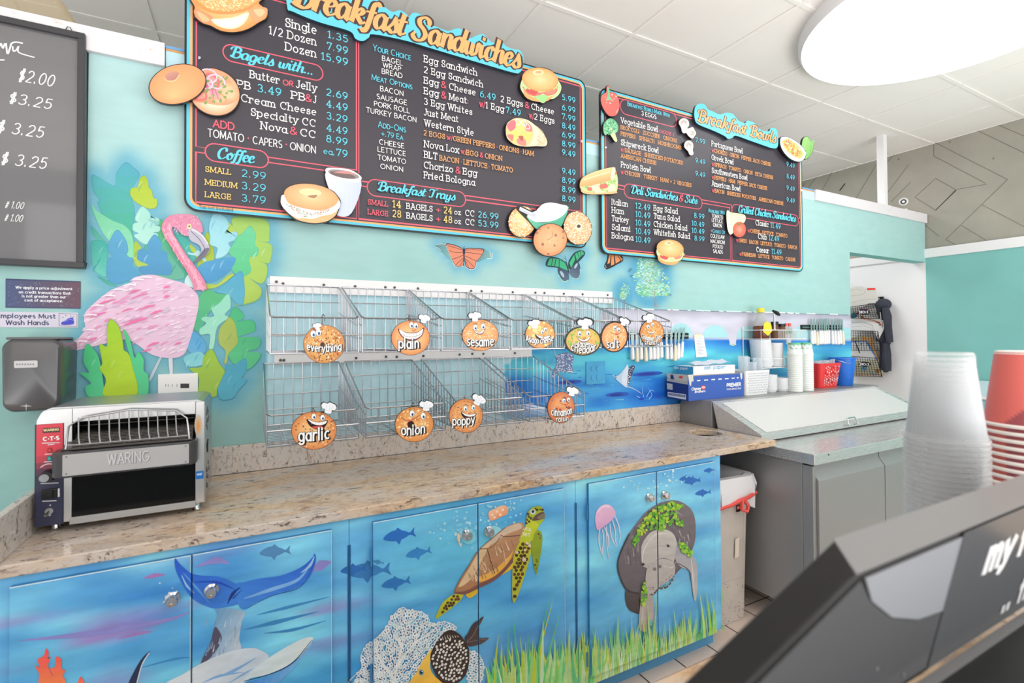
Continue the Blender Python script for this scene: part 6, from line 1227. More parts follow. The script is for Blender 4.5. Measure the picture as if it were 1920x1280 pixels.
YBK, YFT = 2.224, 1.782
def basket(x0, x1, ztb, zft, zb, label, grp):
    w = .0024; t = thing('wire_basket', label, 'wire basket', ((x0+x1)/2, (YBK+YFT)/2, zb), group=grp)
    r = .0033; b = MB()
    b.tube([(x0, YBK, ztb), (x1, YBK, ztb), (x1, YFT+.012, zft+.004), (x1-.012, YFT, zft), (x0+.012, YFT, zft), (x0, YFT+.012, zft+.004)], r, 6, True)
    b.tube([(x0, YBK, zb), (x1, YBK, zb), (x1, YFT, zb), (x0, YFT, zb)], r, 6, True); b.build('rim', 'wire', t, smooth=True)
    b = MB(); n = 8
    for i in range(n+1): x = x0+(x1-x0)*i/n; b.tube([(x, YBK, ztb), (x, YBK, zb)], w*.8, 5)
    for k in (1, 2, 3): z = ztb+(zb-ztb)*k/4; b.tube([(x0, YBK-.003, z), (x1, YBK-.003, z)], w*.85, 5)
    b.build('back_grid', 'wire', t, smooth=True)
    for x in (x0, x1):
        b = MB(); n = 13
        for i in range(1, n): y = YBK+(YFT-YBK)*i/n; z = ztb+(zft-ztb)*i/n; b.tube([(x, y, z), (x, y, zb)], w*.75, 5)
        for k in (1, 2): 
            zz = zb+(zft-zb)*k/2.6; b.tube([(x, YBK, zb+(ztb-zb)*k/3.4), (x, YFT, zz)], w*.85, 5)
        b.tube([(x, YBK, ztb), (x, YBK, zb)], w, 5); b.tube([(x, YFT, zft), (x, YFT, zb)], w, 5); b.build('side_grid', 'wire', t, smooth=True)
    b = MB(); n = 7
    for i in range(1, n): x = x0+(x1-x0)*i/n; b.tube([(x, YFT, zft), (x, YFT, zb)], w*.8, 5)
    b.tube([(x0, YFT-.002, (zft+zb)/2), (x1, YFT-.002, (zft+zb)/2)], w, 5); b.build('front_grid', 'wire', t, smooth=True)
    b = MB(); n = 15
    for i in range(1, n): y = YFT+(YBK-YFT)*i/n; b.tube([(x0, y, zb), (x1, y, zb)], w*.7, 4)
    for i in range(1, 5): x = x0+(x1-x0)*i/5; b.tube([(x, YFT, zb-.003), (x, YBK, zb-.003)], w*.7, 4)
    b.build('floor_grid', 'wire', t, smooth=True); return t
TOPB = [(.054, .332), (.345, .627), (.640, .926), (.939, .1+1.137), (1.250, 1.547), (1.560, 1.829)]
TN = ('everything', 'plain', 'sesame', 'cheese', 'green-tinted', 'toast crunch')
for (x0, x1), nm in zip(TOPB, ('leftmost one, behind the everything sign', 'second from the left, behind the plain sign', 'third from the left, behind the sesame sign', 'fourth from the left, behind the asiago cheese sign', 'fifth from the left, behind the jalapeno cheddar sign', 'rightmost one, near the painted tree')):
    basket(x0, x1, 1.676, 1.528, 1.408, 'wire bread basket, upper row, '+nm, 'upper row of bread baskets')
for (x0, x1), nm in zip([(.044, .331), (.357, .652), (.697, .992), (1.022, 1.298)], ('leftmost one, behind the garlic sign', 'second from the left, behind the onion sign', 'third from the left, behind the poppy sign', 'rightmost one, behind the cinnamon raisin sign')):
    basket(x0, x1, 1.356, 1.208, 1.108, 'wire bread basket, lower row, '+nm, 'lower row of bread baskets')
YS = 1.770; frS = FY(YS)
HATP = [(-30,40),(-34,8),(-62,0),(-74,-28),(-54,-54),(-20,-50),(0,-66),(34,-58),(56,-52),(74,-26),(62,0),(34,8),(30,40)]
def xf(L_, cx, cy, s, rot): c, q = math.cos(math.radians(rot)), math.sin(math.radians(rot)); return [(cx+(x*c-y*q)*s, cy+(x*q+y*c)*s) for x, y in L_]
def bagelsign(word, crop, cx, cy, rx, ry, rot, hat, lines, face, base, seeds, rim=0, label=''):
    """painted bagel-shaped sign: face = (eyeL, eyeR, eye radius, mouth centre, mouth width, mouth style)"""
    c0 = frS.at(*frS.uv(*cpx(crop, cx, cy))); t = thing('bagel_sign', label, 'sign', (c0.x, YS, c0.z-.03), group='bagel flavour signs on the baskets')
    a = Art(frS, base=-.004, step=.00002); a.c = crop; random.seed(sum(map(ord, word)))
    e = ell(cx, cy, rx, ry, rot, 36); h = xf(HATP, *hat)
    hh = spline(xf([(x*1.1, y*1.1-1) for x, y in HATP], *hat), True, 4)
    a.slab(a.uvs(hh), .002, (34, 34, 38)); a.off = -.004; a.slab(a.uvs(ell(cx, cy, rx+3+rim, ry+3+rim, rot, 36)), .004, (38, 34, 34))
    if rim: a.polyuv(a.uvs(spline(xf([(x*1.25, y*1.22-2) for x, y in HATP], *hat), True, 4)), (38, 36, 40))
    bl, bd, bs = base; a.shade(e, lambda r, th: mixc(mixc(bl, bs, min(1, r*1.3)), bd, max(0, r-.6)*2.2), 6)
    for k in range(5): x, y = rnd_in(ell(cx, cy, rx*.68, ry*.68), 1)[0]; a.shade(ell(x, y, rx*.2, ry*.16), lambda r, th: mixc(mixc(bs, (236,120,70), .35), bs, r), 2)
    for n_, r_, c_ in seeds: a.dots(rnd_in(ell(cx, cy, rx*.94, ry*.94, rot), n_), r_, c_, 6)
    (x1, y1), (x2, y2), er, (mx, my), mw, style = face
    for x, y in ((x1, y1), (x2, y2)):
        a.poly(ell(x, y, er*.86, er*1.12), (70, 44, 34)); a.poly(ell(x, y, er*.76, er), (250, 250, 250)); a.poly(ell(x+er*.15, y+er*.3, er*.36, er*.5), (110, 150, 200)); a.poly(ell(x+er*.15, y+er*.3, er*.2, er*.3), (24, 22, 26)); a.stroke([(x-er*.9, y-er*1.2), (x, y-er*1.65), (x+er*.9, y-er*1.2)], er*.22, (150, 84, 46))
    a.stroke([(x1*.5+x2*.5-er*.5, y1+er*1.6), (x1*.5+x2*.5, y1+er*2.1), (x1*.5+x2*.5+er*.7, y1+er*1.4)], er*.3, (206, 112, 66))
    def m(pts): return [(mx+x*mw, my+y*mw) for x, y in pts]
    if style == 'o': a.poly(m(ell(0, 0, .22, .24, 0, 14)), (60, 34, 26)); a.stroke(m([(-.62,-.5),(-.3,-.25),(.1,-.32),(.55,-.6)]), mw*.05, (176, 92, 54)); a.poly(m([(-.3,-.26),(-.1,-.2),(0,-.26),(-.1,-.34)]), (232, 110, 96))
    elif style == 'teeth': a.poly(m([(-1,-.42),(-.5,-.18),(0,-.12),(.5,-.2),(.95,-.5),(.8,.1),(.4,.42),(0,.5),(-.45,.4),(-.85,.05)]), (120, 40, 34)); a.poly(m([(-.9,-.36),(-.45,-.12),(0,-.06),(.48,-.14),(.86,-.4),(.74,.06),(.38,.32),(0,.38),(-.42,.3),(-.78,.02)]), (250, 250, 250)); a.stroke(m([(-.84,-.05),(-.4,.16),(0,.2),(.4,.14),(.8,-.1)]), mw*.04, (170, 160, 160)); [a.stroke(m([(x, -.1+abs(x)*-.1), (x*.92, .34-abs(x)*.2)]), mw*.03, (190, 184, 184)) for x in (-.6, -.36, -.12, .12, .36, .6)]
    elif style == 'laugh': a.poly(m([(-1,-.5),(-.4,-.3),(.2,-.2),(1,-.35),(.7,.3),(.2,.55),(-.4,.4),(-.85,0)]), (52, 26, 24)); a.poly(m([(-.92,-.46),(-.4,-.26),(.2,-.16),(.9,-.3),(.72,-.02),(.2,.1),(-.4,-.02)]), (250, 250, 250)); a.poly(m([(-.5,.25),(0,.2),(.5,.2),(.15,.46),(-.3,.4)]), (214, 90, 84)); [a.stroke(m([(x, -.2), (x, .02)]), mw*.03, (186, 180, 180)) for x in (-.55, -.2, .15, .5)]
    elif style == 'smile': a.poly(m([(-1,-.4),(-.4,-.05),(.2,-.02),(1,-.45),(.6,.25),(.1,.42),(-.5,.25)]), (110, 44, 36)); a.poly(m([(-.88,-.32),(-.36,.0),(.2,.04),(.88,-.36),(.55,.16),(.1,.28),(-.44,.16)]), (250, 250, 248)); a.stroke(m([(-1.1,-.5),(-1,-.36)]), mw*.08, (176, 92, 54)); a.stroke(m([(1.1,-.55),(1,-.4)]), mw*.08, (176, 92, 54))
    else: a.stroke(m([(-.9,-.3),(-.3,0),(.4,0),(.9,-.35)]), mw*.09, (166, 74, 50)); a.poly(m([(-.3,.02),(.1,-.08),(.5,.02),(.1,.22)]), (222, 84, 80)); a.dots(m([(.3,.5)]), mw*.14, (80, 46, 36))
    # chef hat
    a.poly(h, (206, 214, 226)); a.poly(xf([(x*.93, y*.93-1) for x, y in HATP], *hat), (244, 247, 252))
    for q in ([(-24,6),(-20,-20),(-30,-40)],[(6,8),(8,-20),(2,-46)],[(28,6),(30,-16),(46,-34)]): a.stroke(xf(q, *hat), hat[2]*4, (204, 214, 230))
    a.stroke(xf([(-31,12),(0,16),(31,12)], *hat), hat[2]*3, (196, 206, 222))
    # wording
    bd_ = Board(a)
    for wd_, xl, xr, y, cap, bow in lines:
        sh = cap*.10
        def put(col, w, dx, dy):
            v_ = frS.uv(*cpx(crop, xl, y)); uL = v_[0]; uR = frS.uv(*cpx(crop, xr, y))[0]; mid = (uL+uR)/2; hw = (uR-uL)/2; H = frS.uv(*cpx(crop, xl, y-cap))[1]-v_[1]
            k = bow*H
            letter(a, wd_, uL+dx*H, v_[1]+dy*H, H, uR-uL, col, 'sans', w, bend=lambda u: k*(((u-mid)/hw)**2-1)+k)
        put((40, 30, 30), .27, .09, -.09); put((40, 30, 30), .27, 0, 0); put((250, 250, 250), .155, 0, 0)
    a.build('sign_face', t)
    # hook over the rim
    zt = frS.uv(*cpx(crop, cx, cy-ry))[1]; zr = 1.528 if c0.z > 1.3 else 1.208
    pts = [(c0.x-.006, YS+.002, zt-.01), (c0.x-.006, YS+.004, max(zt, zr)+.006), (c0.x-.002, YFT, max(zt, zr)+.012), (c0.x+.004, YFT+.006, zr+.004), (c0.x+.004, YFT+.007, zr-.012)]
    MB().tube(pts, .0012, 6).build('hook', 'darkgrey', t, smooth=True)
TAN, DKT, ORG = (240,196,140), (214,140,82), (238,182,122)
B_ = ((242,196,138), (222,146,88), (238,178,116)); B2_ = ((244,206,150), (216,132,78), (240,176,112)); B3_ = ((240,176,112), (200,104,60), (232,152,96))
SL = 'round bagel-shaped sign with a cartoon face and chef hat reading '
bagelsign('everything', 'A', 467, 530, 140, 130, 0, (420, 412, .42, -6), [('everything', 350, 586, 588, 56, .3)], ((392,460),(428,450),24,(456,534),72,'o'), ((236,190,116),(206,136,72),(228,172,98)), [(110,(3,6),(120,66,40)),(90,(2,5),(250,240,214)),(40,(3,6),(206,84,50))], label=SL+'everything')
bagelsign('plain', 'A', 1060, 487, 130, 117, 0, (1152, 362, .56, 14), [('plain', 980, 1118, 566, 78, .08)], ((1066,400),(1096,404),20,(1066,462),92,'teeth'), ((246,206,150),(222,140,84),(242,184,122)), [], label=SL+'plain')
bagelsign('garlic', 'A', 398, 1122, 153, 128, -4, (497, 975, .72, 10), [('garlic', 294, 506, 1206, 92, .06)], ((396,1026),(456,1034),20,(420,1078),72,'laugh'), B2_, [(60,(3,6),(150,80,46)),(40,(2,5),(250,232,200))], label=SL+'garlic')
bagelsign('onion', 'A', 1085, 1080, 130, 118, -6, (1167, 960, .66, 4), [('onion', 998, 1160, 1164, 78, .1)], ((1070,1006),(1146,1022),22,(1062,1082),110,'o'), ((242,186,120),(220,140,80),(238,168,100)), [(70,(5,9),(248,216,160)),(30,(2,4),(190,110,60))], label=SL+'onion')
bagelsign('sesame', 'S', 235, 420, 130, 112, 0, (196, 292, .64, -2), [('sesame', 140, 332, 506, 76, .1)], ((198,364),(254,356),20,(226,396),44,'smile'), B_, [(120,(2.5,4.5),(252,238,206))], label=SL+'sesame')
bagelsign('asiago', 'S', 670, 415, 106, 98, 0, (628, 345, .6, -8), [('Asiago cheese', 568, 764, 484, 50, .36)], ((686,396),(708,378),15,(690,440),56,'laugh'), ((244,200,130),(220,146,80),(240,182,110)), [(26,(8,14),(250,224,150))], label=SL+'asiago cheese')
bagelsign('jalapeno', 'S', 982, 462, 122, 98, 0, (996, 346, .74, 0), [('jalapeno', 916, 1058, 506, 46, -.3), ('cheddar', 896, 1076, 556, 60, .42)], ((956,408),(1018,404),18,(986,450),52,'smile'), ((240,214,140),(206,176,84),(236,190,104)), [(24,(6,12),(130,190,70)),(30,(3,6),(228,140,70))], 7, label=SL+'jalapeno cheddar')
bagelsign('salt', 'S', 1210, 432, 90, 104, 10, (1278, 328, .52, 24), [('salt', 1154, 1240, 518, 66, .06)], ((1212,366),(1240,380),16,(1222,410),46,'grin'), B_, [(60,(2,4),(252,240,220))], 7, label=SL+'salt')
bagelsign('toast', 'S', 1483, 402, 85, 92, 0, (1462, 302, .6, -12), [('Cinnamon Toast', 1408, 1556, 462, 36, .6), ('crunch', 1432, 1528, 492, 38, .2)], ((1454,358),(1488,342),14,(1476,398),34,'smile'), ((238,180,112),(206,128,66),(228,160,92)), [(50,(2,5),(190,110,56)),(60,(2,4),(250,226,180))], label=SL+'cinnamon toast crunch')
bagelsign('poppy', 'S', 130, 1005, 121, 121, 0, (218, 898, .72, 28), [('poppy', 34, 192, 1084, 72, .1)], ((126,952),(184,944),18,(150,1006),56,'laugh'), B2_, [(90,(2,4),(70,54,58)),(30,(2,4),(250,226,190))], label=SL+'poppy')
bagelsign('raisin', 'S', 822, 945, 97, 112, 6, (902, 836, .62, 16), [('cinnamon', 752, 902, 1016, 58, .24), ('raisin', 786, 876, 1052, 36, .1)], ((842,894),(876,888),15,(848,922),40,'grin'), B3_, [(14,(7,13),(150,70,60)),(30,(2,5),(190,96,66))], label=SL+'cinnamon raisin')
# ------------------------------------------------------------------ left end of the wall
fw = FY(YW-.03)
def px_rect(Y, x0, y0, x1, y1):
    f_ = FY(Y); a, b = f_.uv(x0, (y0+y1)/2), f_.uv(x1, (y0+y1)/2); return a[0], b[0], f_.uv((x0+x1)/2, y1)[1], f_.uv((x0+x1)/2, y0)[1]
# chalkboard
cx1 = onY(158, 300, YW-.035).x; cz0 = onY(158, 503, YW-.035).z; cz1 = onY(158, 62, YW-.035).z; cx0 = cx1-.62; fwid = .021
t = thing('chalkboard', 'black framed glossy chalkboard with handwritten white prices', 'chalkboard', ((cx0+cx1)/2, YW-.02, cz0))
b = MB()
for r_ in ((cx0, cx1, cz0, cz0+fwid), (cx0, cx1, cz1-fwid, cz1), (cx0, cx0+fwid, cz0+fwid, cz1-fwid), (cx1-fwid, cx1, cz0+fwid, cz1-fwid)): b.box(r_[0], r_[1], YW-.036, YW-.002, r_[2], r_[3])
b.build('frame', mat('chalkboard_frame', (62, 62, 66), .35), t, bev=.003)
a = Art(FY(YW-.022), base=0); a.polyuv([(cx0+fwid*.8, cz0+fwid*.8), (cx1-fwid*.8, cz0+fwid*.8), (cx1-fwid*.8, cz1-fwid*.8), (cx0+fwid*.8, cz1-fwid*.8)], (108, 108, 111)); a.off = .0004
M['slate'] = paint('chalkboard_slate', rough=.06, spec=.9)
WH = (238, 238, 240)
def scrib(text, xl, xr, y, cap, sl=.28, w=.09):
    f_ = a.fr; u, v = f_.uv(*cpx('L', xl, y)); u2 = f_.uv(*cpx('L', xr, y))[0]; v2 = f_.uv(*cpx('L', xl, y-cap))[1]; letter(a, text, u, v, v2-v, u2-u-.02, WH, 'sans', w, shear=sl*.9)
scrib('$2.00', 120, 415, 555, 88); scrib('$3.25', 55, 400, 705, 76); scrib('$ 3.25', -25, 345, 905, 84); scrib('$ 3.25', 0, 365, 1125, 84)
CR['c3'] = (0, 380, 4.922); 
def sc3(text, xl, xr, y, cap):
    f_ = a.fr; u, v = f_.uv(*cpx('c3', xl, y)); u2 = f_.uv(*cpx('c3', xr, y))[0]; v2 = f_.uv(*cpx('c3', xl, y-cap))[1]; letter(a, text, u, v, v2-v, u2-u-.02, WH, 'sans', .09, shear=.25)
sc3('# 1.00', 45, 285, 48, 70); sc3('# 1.00', 40, 275, 168, 70)
a.c = 'L'; a.stroke([(-20,360),(5,300),(20,330),(40,300),(52,370),(70,330),(80,300),(110,290),(158,298)], 9, WH); a.stroke([(88,318),(92,350),(112,345),(128,320),(124,352),(150,370),(238,395)], 8, WH); a.stroke([(-20,412),(32,412)], 8, WH)
a.build('slate', t, 'slate')
for x_ in (467,): p = onY(*cpx('L', x_, 195), YW-.036); MB().tube([(p.x-.008, YW-.03, cz1), (p.x-.003, YW-.03, cz1+.012), (p.x+.004, YW-.03, cz1+.012), (p.x+.009, YW-.03, cz1)], .0015).build('hanger', 'darkgrey', t)
# notices
u0, u1, v0, v1 = px_rect(YW-.003, 10.1, 524.5, 151, 577.5); a = Art(FY(YW-.002), base=-.0015); a.slab([(u0, v0), (u1, v0), (u1, v1), (u0, v1)], .0015, (58, 66, 104)); a.c = 'K'
a.grad([(38,822),(551,840),(551,1013),(38,1004)], (70,86,128), (104,70,86), 0, False, 14)
for k in range(120): x, y = random.uniform(50, 540), random.uniform(835, 1000); a.stroke([(x, y), (x+random.uniform(-16, 16), y+random.uniform(4, 12))], 5, mixc((70+x*.07, 86, 126-x*.07), random.choice(((150,160,190),(40,44,80))), .3), False, raised=False)
b = Board(a); NB = (240, 242, 248)
for s_, x0, x1, y in (('We apply a price adjustment', 108, 495, 882), ('on credit transactions that', 130, 483, 914), ('is not greater than our', 152, 453, 942), ('cost of acceptance.', 170, 432, 970)): b('K', s_, x0, x1, y, 20, NB, 'sans', w=.17)
o = a.build('payment_notice'); setp(o, 'dark blue notice about a price adjustment on credit transactions under the chalkboard', 'notice')
u0, u1, v0, v1 = px_rect(YW-.003, -14, 585, 146.5, 613.5); a = Art(FY(YW-.002), base=-.0015); a.slab([(u0, v0), (u1, v0), (u1, v1), (u0, v1)], .0015, (210, 206, 224)); b = Board(a)
b('K', 'Employees Must', -22, 380, 1084, 34, (58, 68, 100), 'sans', w=.19); b('K', 'Wash Hands', 42, 335, 1131, 34, (58, 68, 100), 'sans', w=.19)
a.c = 'K'; a.stroke([(405,1052),(528,1056),(528,1140),(405,1136)], 4, (150,140,160), False, True); a.poly([(420,1115),(450,1098),(470,1085),(500,1082),(508,1120),(485,1128),(455,1130),(425,1128)], (54,60,190)); a.stroke([(440,1108),(480,1092),(505,1100)], 5, (120,130,230)); a.dots([(432,1078),(452,1066),(486,1070),(502,1076)], 4, (90,90,110))
o = a.build('wash_hands_notice'); setp(o, 'white employees must wash hands notice with a blue hand symbol above the hand dryer', 'notice')
# hand dryer
pa = onY(4, 705, YW-.15); pb = onY(117, 705, YW-.15); zt, zb = onY(60, 634, YW-.15).z, onY(60, 772, YW-.15).z
t = thing('hand_dryer', 'dark grey automatic hand dryer on the wall above the toaster', 'hand dryer', ((pa.x+pb.x)/2, YW-.08, zb))
def rrbox(x0, x1, y0, y1, z0, z1, r, taper=0):
    q = rr(x0, z0, x1, z1, r, 6); b = MB(); n = len(q); cx, cz = (x0+x1)/2, (z0+z1)/2; L_ = [(y1, 1), (y0+.05, 1), (y0+.02, .985), (y0+.006, .95), (y0, .88)]; vs = []
    for y, s in L_: vs += [(cx+(x-cx)*s*(1-taper*(cz-z)/(z1-z0) if taper else 1), y, cz+(z-cz)*s) for x, z in q]
    fs = [(i*n+k, i*n+(k+1) % n, (i+1)*n+(k+1) % n, (i+1)*n+k) for i in range(len(L_)-1) for k in range(n)]+[tuple((len(L_)-1)*n+k for k in range(n)), tuple(reversed(range(n)))]
    return b.add(vs, fs)
M['dryer'] = mat('dryer_shell', (96, 96, 98), .25, metal=.4)
rrbox(pa.x, pb.x, YW-.165, YW-.002, zb, zt, .03, .05).build('shell', 'dryer', t, smooth=True)
MB().box(pa.x+.006, pb.x-.008, YW-.15, YW-.004, zt-.004, zt+.004).build('top_cover', mat('dryer_top', (112, 112, 114), .3, metal=.3), t, bev=.004, seg=3)
a = Art(FY(YW-.1655), base=.0005); a.c = 'G'; a.polyuv(rr(*[a.uvs([(67, 230)])[0][0], a.uvs([(67, 230)])[0][1], a.uvs([(181, 193)])[0][0], a.uvs([(181, 193)])[0][1]], .004), (196, 196, 198)); b = Board(a); b('G', 'AMERICAN DRYER', 76, 172, 214, 9, (120, 120, 126), 'sans', w=.2) if 0 else None
a.up(); [a.stroke([(78+k*13, 212), (78+k*13+8, 212)], 7, (128,128,134), False, raised=False) for k in range(7)]
a.build('name_plate', t)['label'] = 'silver name plate on the dryer front'; a = Art(FY(YW-.1655), base=.0005); a.c = 'G'
for r_ in (10, 18, 26): a.stroke([(126-r_, 408+r_*.2), (126, 408-r_*.4+12), (126+r_, 408+r_*.2)], 2, (190,190,194))
a.stroke([(126,402),(126,432)], 2, (190,190,194)); a.build('air_symbol', t)['label'] = 'pale air flow symbol under the dryer plate'
# wall socket behind the toaster
u0, u1, v0, v1 = px_rect(YW-.006, 296, 700.5, 371, 760)
t = thing('wall_socket', 'white double wall socket behind the toaster under the flamingo', 'socket', ((u0+u1)/2, YW-.004, v0))
MB().box(u0, u1, YW-.007, YW-.001, v0, v1).build('cover_plate', 'whiteplastic', t, bev=.0015)
a = Art(FY(YW-.007), base=.0004); a.c = 'G'; [a.stroke([(x, 306), (x, 320)], 3, (170,165,165), False) for x in (796, 808, 826, 850)]; a.poly([(866,304),(908,304),(908,326),(866,326)], (60,60,62), False); a.build('sockets', t)
# painted-over switch plate in the seascape
u0, u1, v0, v1 = px_rect(YW-.006, *cpx('S', 1005, 612), *cpx('S', 1143, 775))
t = thing('outlet_cover', 'blue painted outlet cover on the seascape wall under the jalapeno sign', 'outlet', ((u0+u1)/2, YW-.004, v0))
M['bluepaint'] = mat('blue_wall_paint', (70, 168, 220), .45, var=.12, vscale=14)
MB().box(u0, u1, YW-.006, YW-.001, v0, v1).build('cover_plate', 'bluepaint', t, bev=.0015)
for i in (0, 1):
    for j in (0, 1): MB().cyl((u0+(u1-u0)*(.36+.28*i), YW-.0055, v0+(v1-v0)*(.3+.4*j)), (u0+(u1-u0)*(.36+.28*i), YW-.0085, v0+(v1-v0)*(.3+.4*j)), .016, n=20).build('socket', 'bluepaint', t, smooth=True)
# ------------------------------------------------------------------ conveyor toaster
TX0, TX1, TY0, TY1, TZ0, TZ1 = -.515, -.126, 1.782, 2.07, .957, 1.272
t = thing('conveyor_toaster', 'stainless steel conveyor toaster with a dark opening, on the left end of the counter', 'toaster', ((TX0+TX1)/2, (TY0+TY1)/2, .93))
M['tsteel'] = mat('toaster_steel', (200, 200, 200), .3, 1); M['tside'] = mat('toaster_side', (190, 191, 192), .38, 1)
fT = FY(TY0); g = lambda x, y: fT.uv(*cpx('G', x, y))
wl, wr = g(345, 700)[0], g(938, 700)[0]; wt, wm, wb = g(640, 470)[1], g(640, 655)[1], g(640, 905)[1]
# shell: sides, back, top with rolled front corners, front panels round the openings
b = MB(); sh = .018
prof = [(TX0, TZ0), (TX0, TZ1-.03), (TX0+.012, TZ1-.008), (TX0+.03, TZ1), (TX1-.02, TZ1), (TX1-.006, TZ1-.006), (TX1, TZ1-.02), (TX1, TZ0)]
inn = [(x+(.012 if x < (TX0+TX1)/2 else -.012), z-.012 if z > TZ0 else z) for x, z in prof]
for i in range(len(prof)-1):
    p, q = prof[i], prof[i+1]; pi, qi = inn[i], inn[i+1]
    b.hexa([(p[0], TY0+.01, p[1]), (q[0], TY0+.01, q[1]), (qi[0], TY0+.01, qi[1]), (pi[0], TY0+.01, pi[1]), (p[0], TY1, p[1]), (q[0], TY1, q[1]), (qi[0], TY1, qi[1]), (pi[0], TY1, pi[1])])
b.box(TX0+.012, TX1-.012, TY1-.012, TY1-.001, TZ0, TZ1-.013); b.box(TX0+.012, TX1-.012, TY0+.02, TY1-.013, TZ0, TZ0+.012)
b.build('housing', 'tside', t)
b = MB()
b.prism([(TX0+.001, TY0, TZ0), (wl, TY0, TZ0), (wl, TY0, TZ1-.004), (TX0+.03, TY0, TZ1-.004), (TX0+.01, TY0, TZ1-.012), (TX0+.001, TY0, TZ1-.032)], (0, .0095, 0))
b.box(wl+.0002, wr, TY0, TY0+.0095, wt, TZ1-.004)
b.box(wr+.0002, TX1-.001, TY0, TY0+.0095, TZ0+.003, TZ1-.006)
b.build('front_panel', 'tsteel', t, bev=.0012)
MB().box(wl-.004, wr+.001, TY0-.004, TY0+.012, TZ0-.008, wb).build('lower_sill', mat('toaster_sill', (176, 176, 176), .45, .6), t, bev=.001)
MB().box(wl, wr, TY0+.10, TY0+.105, TZ0+.012, wt+.02).build('dark_chamber', 'blackgloss', t)
b = MB(); b.box(wl, wl+.004, TY0+.012, TY0+.10, TZ0+.013, wt); b.box(wr-.004, wr, TY0+.012, TY0+.10, TZ0+.013, wt); b.box(wl+.004, wr-.004, TY0+.012, TY0+.10, TZ0+.013, TZ0+.016); b.build('chamber_lining', 'blackgloss', t)
# lower glass/black panel and front bar
MB().box(wl+.001, wr-.001, TY0+.0005, TY0+.006, wb, wm-.01).build('black_panel', 'blackgloss', t)
h0, h1 = g(270, 640)[0], g(950, 640)[0]; hz1, hz0 = g(640, 590)[1], g(640, 705)[1]
TB = TY0-.055
b = MB(); b.prism([(h0, TB+.02, hz0), (h0+.012, TB, hz0), (h1-.012, TB, hz0), (h1, TB+.02, hz0), (h1, TY0-.0005, hz0), (h0, TY0-.0005, hz0)], (0, 0, hz1-hz0)); b.build('front_bar', mat('bar_plastic', (64, 64, 68), .4), t, bev=.004)
fB = FY(TB-.001); a = Art(fB, base=.0006); a.c = 'G'
P = a.uvs([(300,643),(907,594),(907,652),(300,707)]); ux0, ux1 = P[0][0], P[1][0]; vz0, vz1 = hz0+.006, hz1-.006; a.polyuv(rr(ux0, vz0, ux1, vz1, .002), (172, 172, 173)); letter(a, 'WARING', ux0+(ux1-ux0)*.34, vz0+(vz1-vz0)*.28, (vz1-vz0)*.55, (ux1-ux0)*.33, (126, 126, 128), 'sans', .2); a.off += .0003; letter(a, 'WARING', ux0+(ux1-ux0)*.336, vz0+(vz1-vz0)*.31, (vz1-vz0)*.55, (ux1-ux0)*.33, (200, 200, 202), 'sans', .12)
for x, y in ((ux0+.008, vz1-.006), (ux0+.008, vz0+.006), (ux1-.008, vz1-.006), (ux1-.008, vz0+.006)): a.polyuv(ell(x, y, .0025, .0025, 0, 10), (120, 120, 120))
M['plate'] = paint('brushed_plate', rough=.35, spec=.8); a.build('name_plate', t, 'plate')['label'] = 'brushed silver plate on the front bar'
# feed rack: belt and wire guard
b = MB(); rk0, rk1 = wl-.01, wr-.006; rz = hz1+.004
b.tube([(rk0, TB+.01, rz), (rk1, TB+.01, rz), (rk1, TY0+.09, rz+.045), (rk0, TY0+.09, rz+.045)], .003, 6, True)
for i in range(1, 16): s = i/16; b.tube([(rk0, TB+.01+(TY0+.08-TB)*s, rz+.045*s), (rk1, TB+.01+(TY0+.08-TB)*s, rz+.045*s)], .0016, 5)
for i in range(1, 9): x = rk0+(rk1-rk0)*i/9; b.tube([(x, TB+.01, rz-.002), (x, TY0+.09, rz+.043)], .0015, 5)
b.build('feed_rack', mat('dark_steel_wire', (92, 90, 88), .3, 1), t, smooth=True)
gz = g(640, 432)[1]; b = MB()
q = [(h0+.03, TB+.012, rz), (h0+.032, TB+.03, gz-.03), (h0+.06, TB+.034, gz-.01), ((h0+h1)/2, TB+.036, gz+.004), (h1-.055, TB+.034, gz-.006), (h1-.026, TB+.03, gz-.03), (h1-.018, TB+.012, rz)]
b.tube(q, .0026, 8); b.tube([(h0+.035, TB+.012, rz+.012), (h1-.022, TB+.012, rz+.012)], .002, 6)
n = 11
for i in range(n):
    s = (i+.7)/(n+.4); x = h0+.04+(h1-h0-.075)*s; zt = gz-.012+.016*math.sin(math.pi*s); b.tube([(x-.004, TB+.034, zt), (x, TB+.018, rz+.03), (x+.004, TB+.012, rz+.01)], .0017, 6)
b.build('wire_guard', 'wire', t, smooth=True)
# control panel
c0, c1 = g(170, 700)[0], g(304, 700)[0]; k0, k1 = g(235, 985)[1], g(250, 497)[1]
a = Art(FY(TY0), base=.0004, step=.00015); nn_ = 16
for i in range(nn_):
    s = i/nn_; a.polyuv([(c0, k1+(k0-k1)*(i+1)/nn_), (c1, k1+(k0-k1)*(i+1)/nn_), (c1, k1+(k0-k1)*i/nn_), (c0, k1+(k0-k1)*i/nn_)], mixc((214, 62, 78), (52, 54, 80), min(1, max(0, (s-.28)*5))), i == 0)
a.strokeuv([(c0, k0), (c1, k0), (c1, k1), (c0, k1)], .002, (40, 42, 62), True); a.c = 'G'; b = Board(a)
a.poly([(206,518),(288,514),(288,537),(206,541)], (40,36,40), False); b('G', 'WARING', 210, 284, 535, 13, (232, 206, 150), 'sans', w=.24); b('G', 'C*T*S', 209, 284, 581, 22, (240, 240, 240), 'sans', w=.24)
for y, x0_, x1_ in ((590,202,288),(598,230,262),(643,216,258),(680,212,256),(783,196,282),(868,204,272)): a.stroke([(x0_, y), (x1_, y-3)], 4, (226, 222, 228), False)
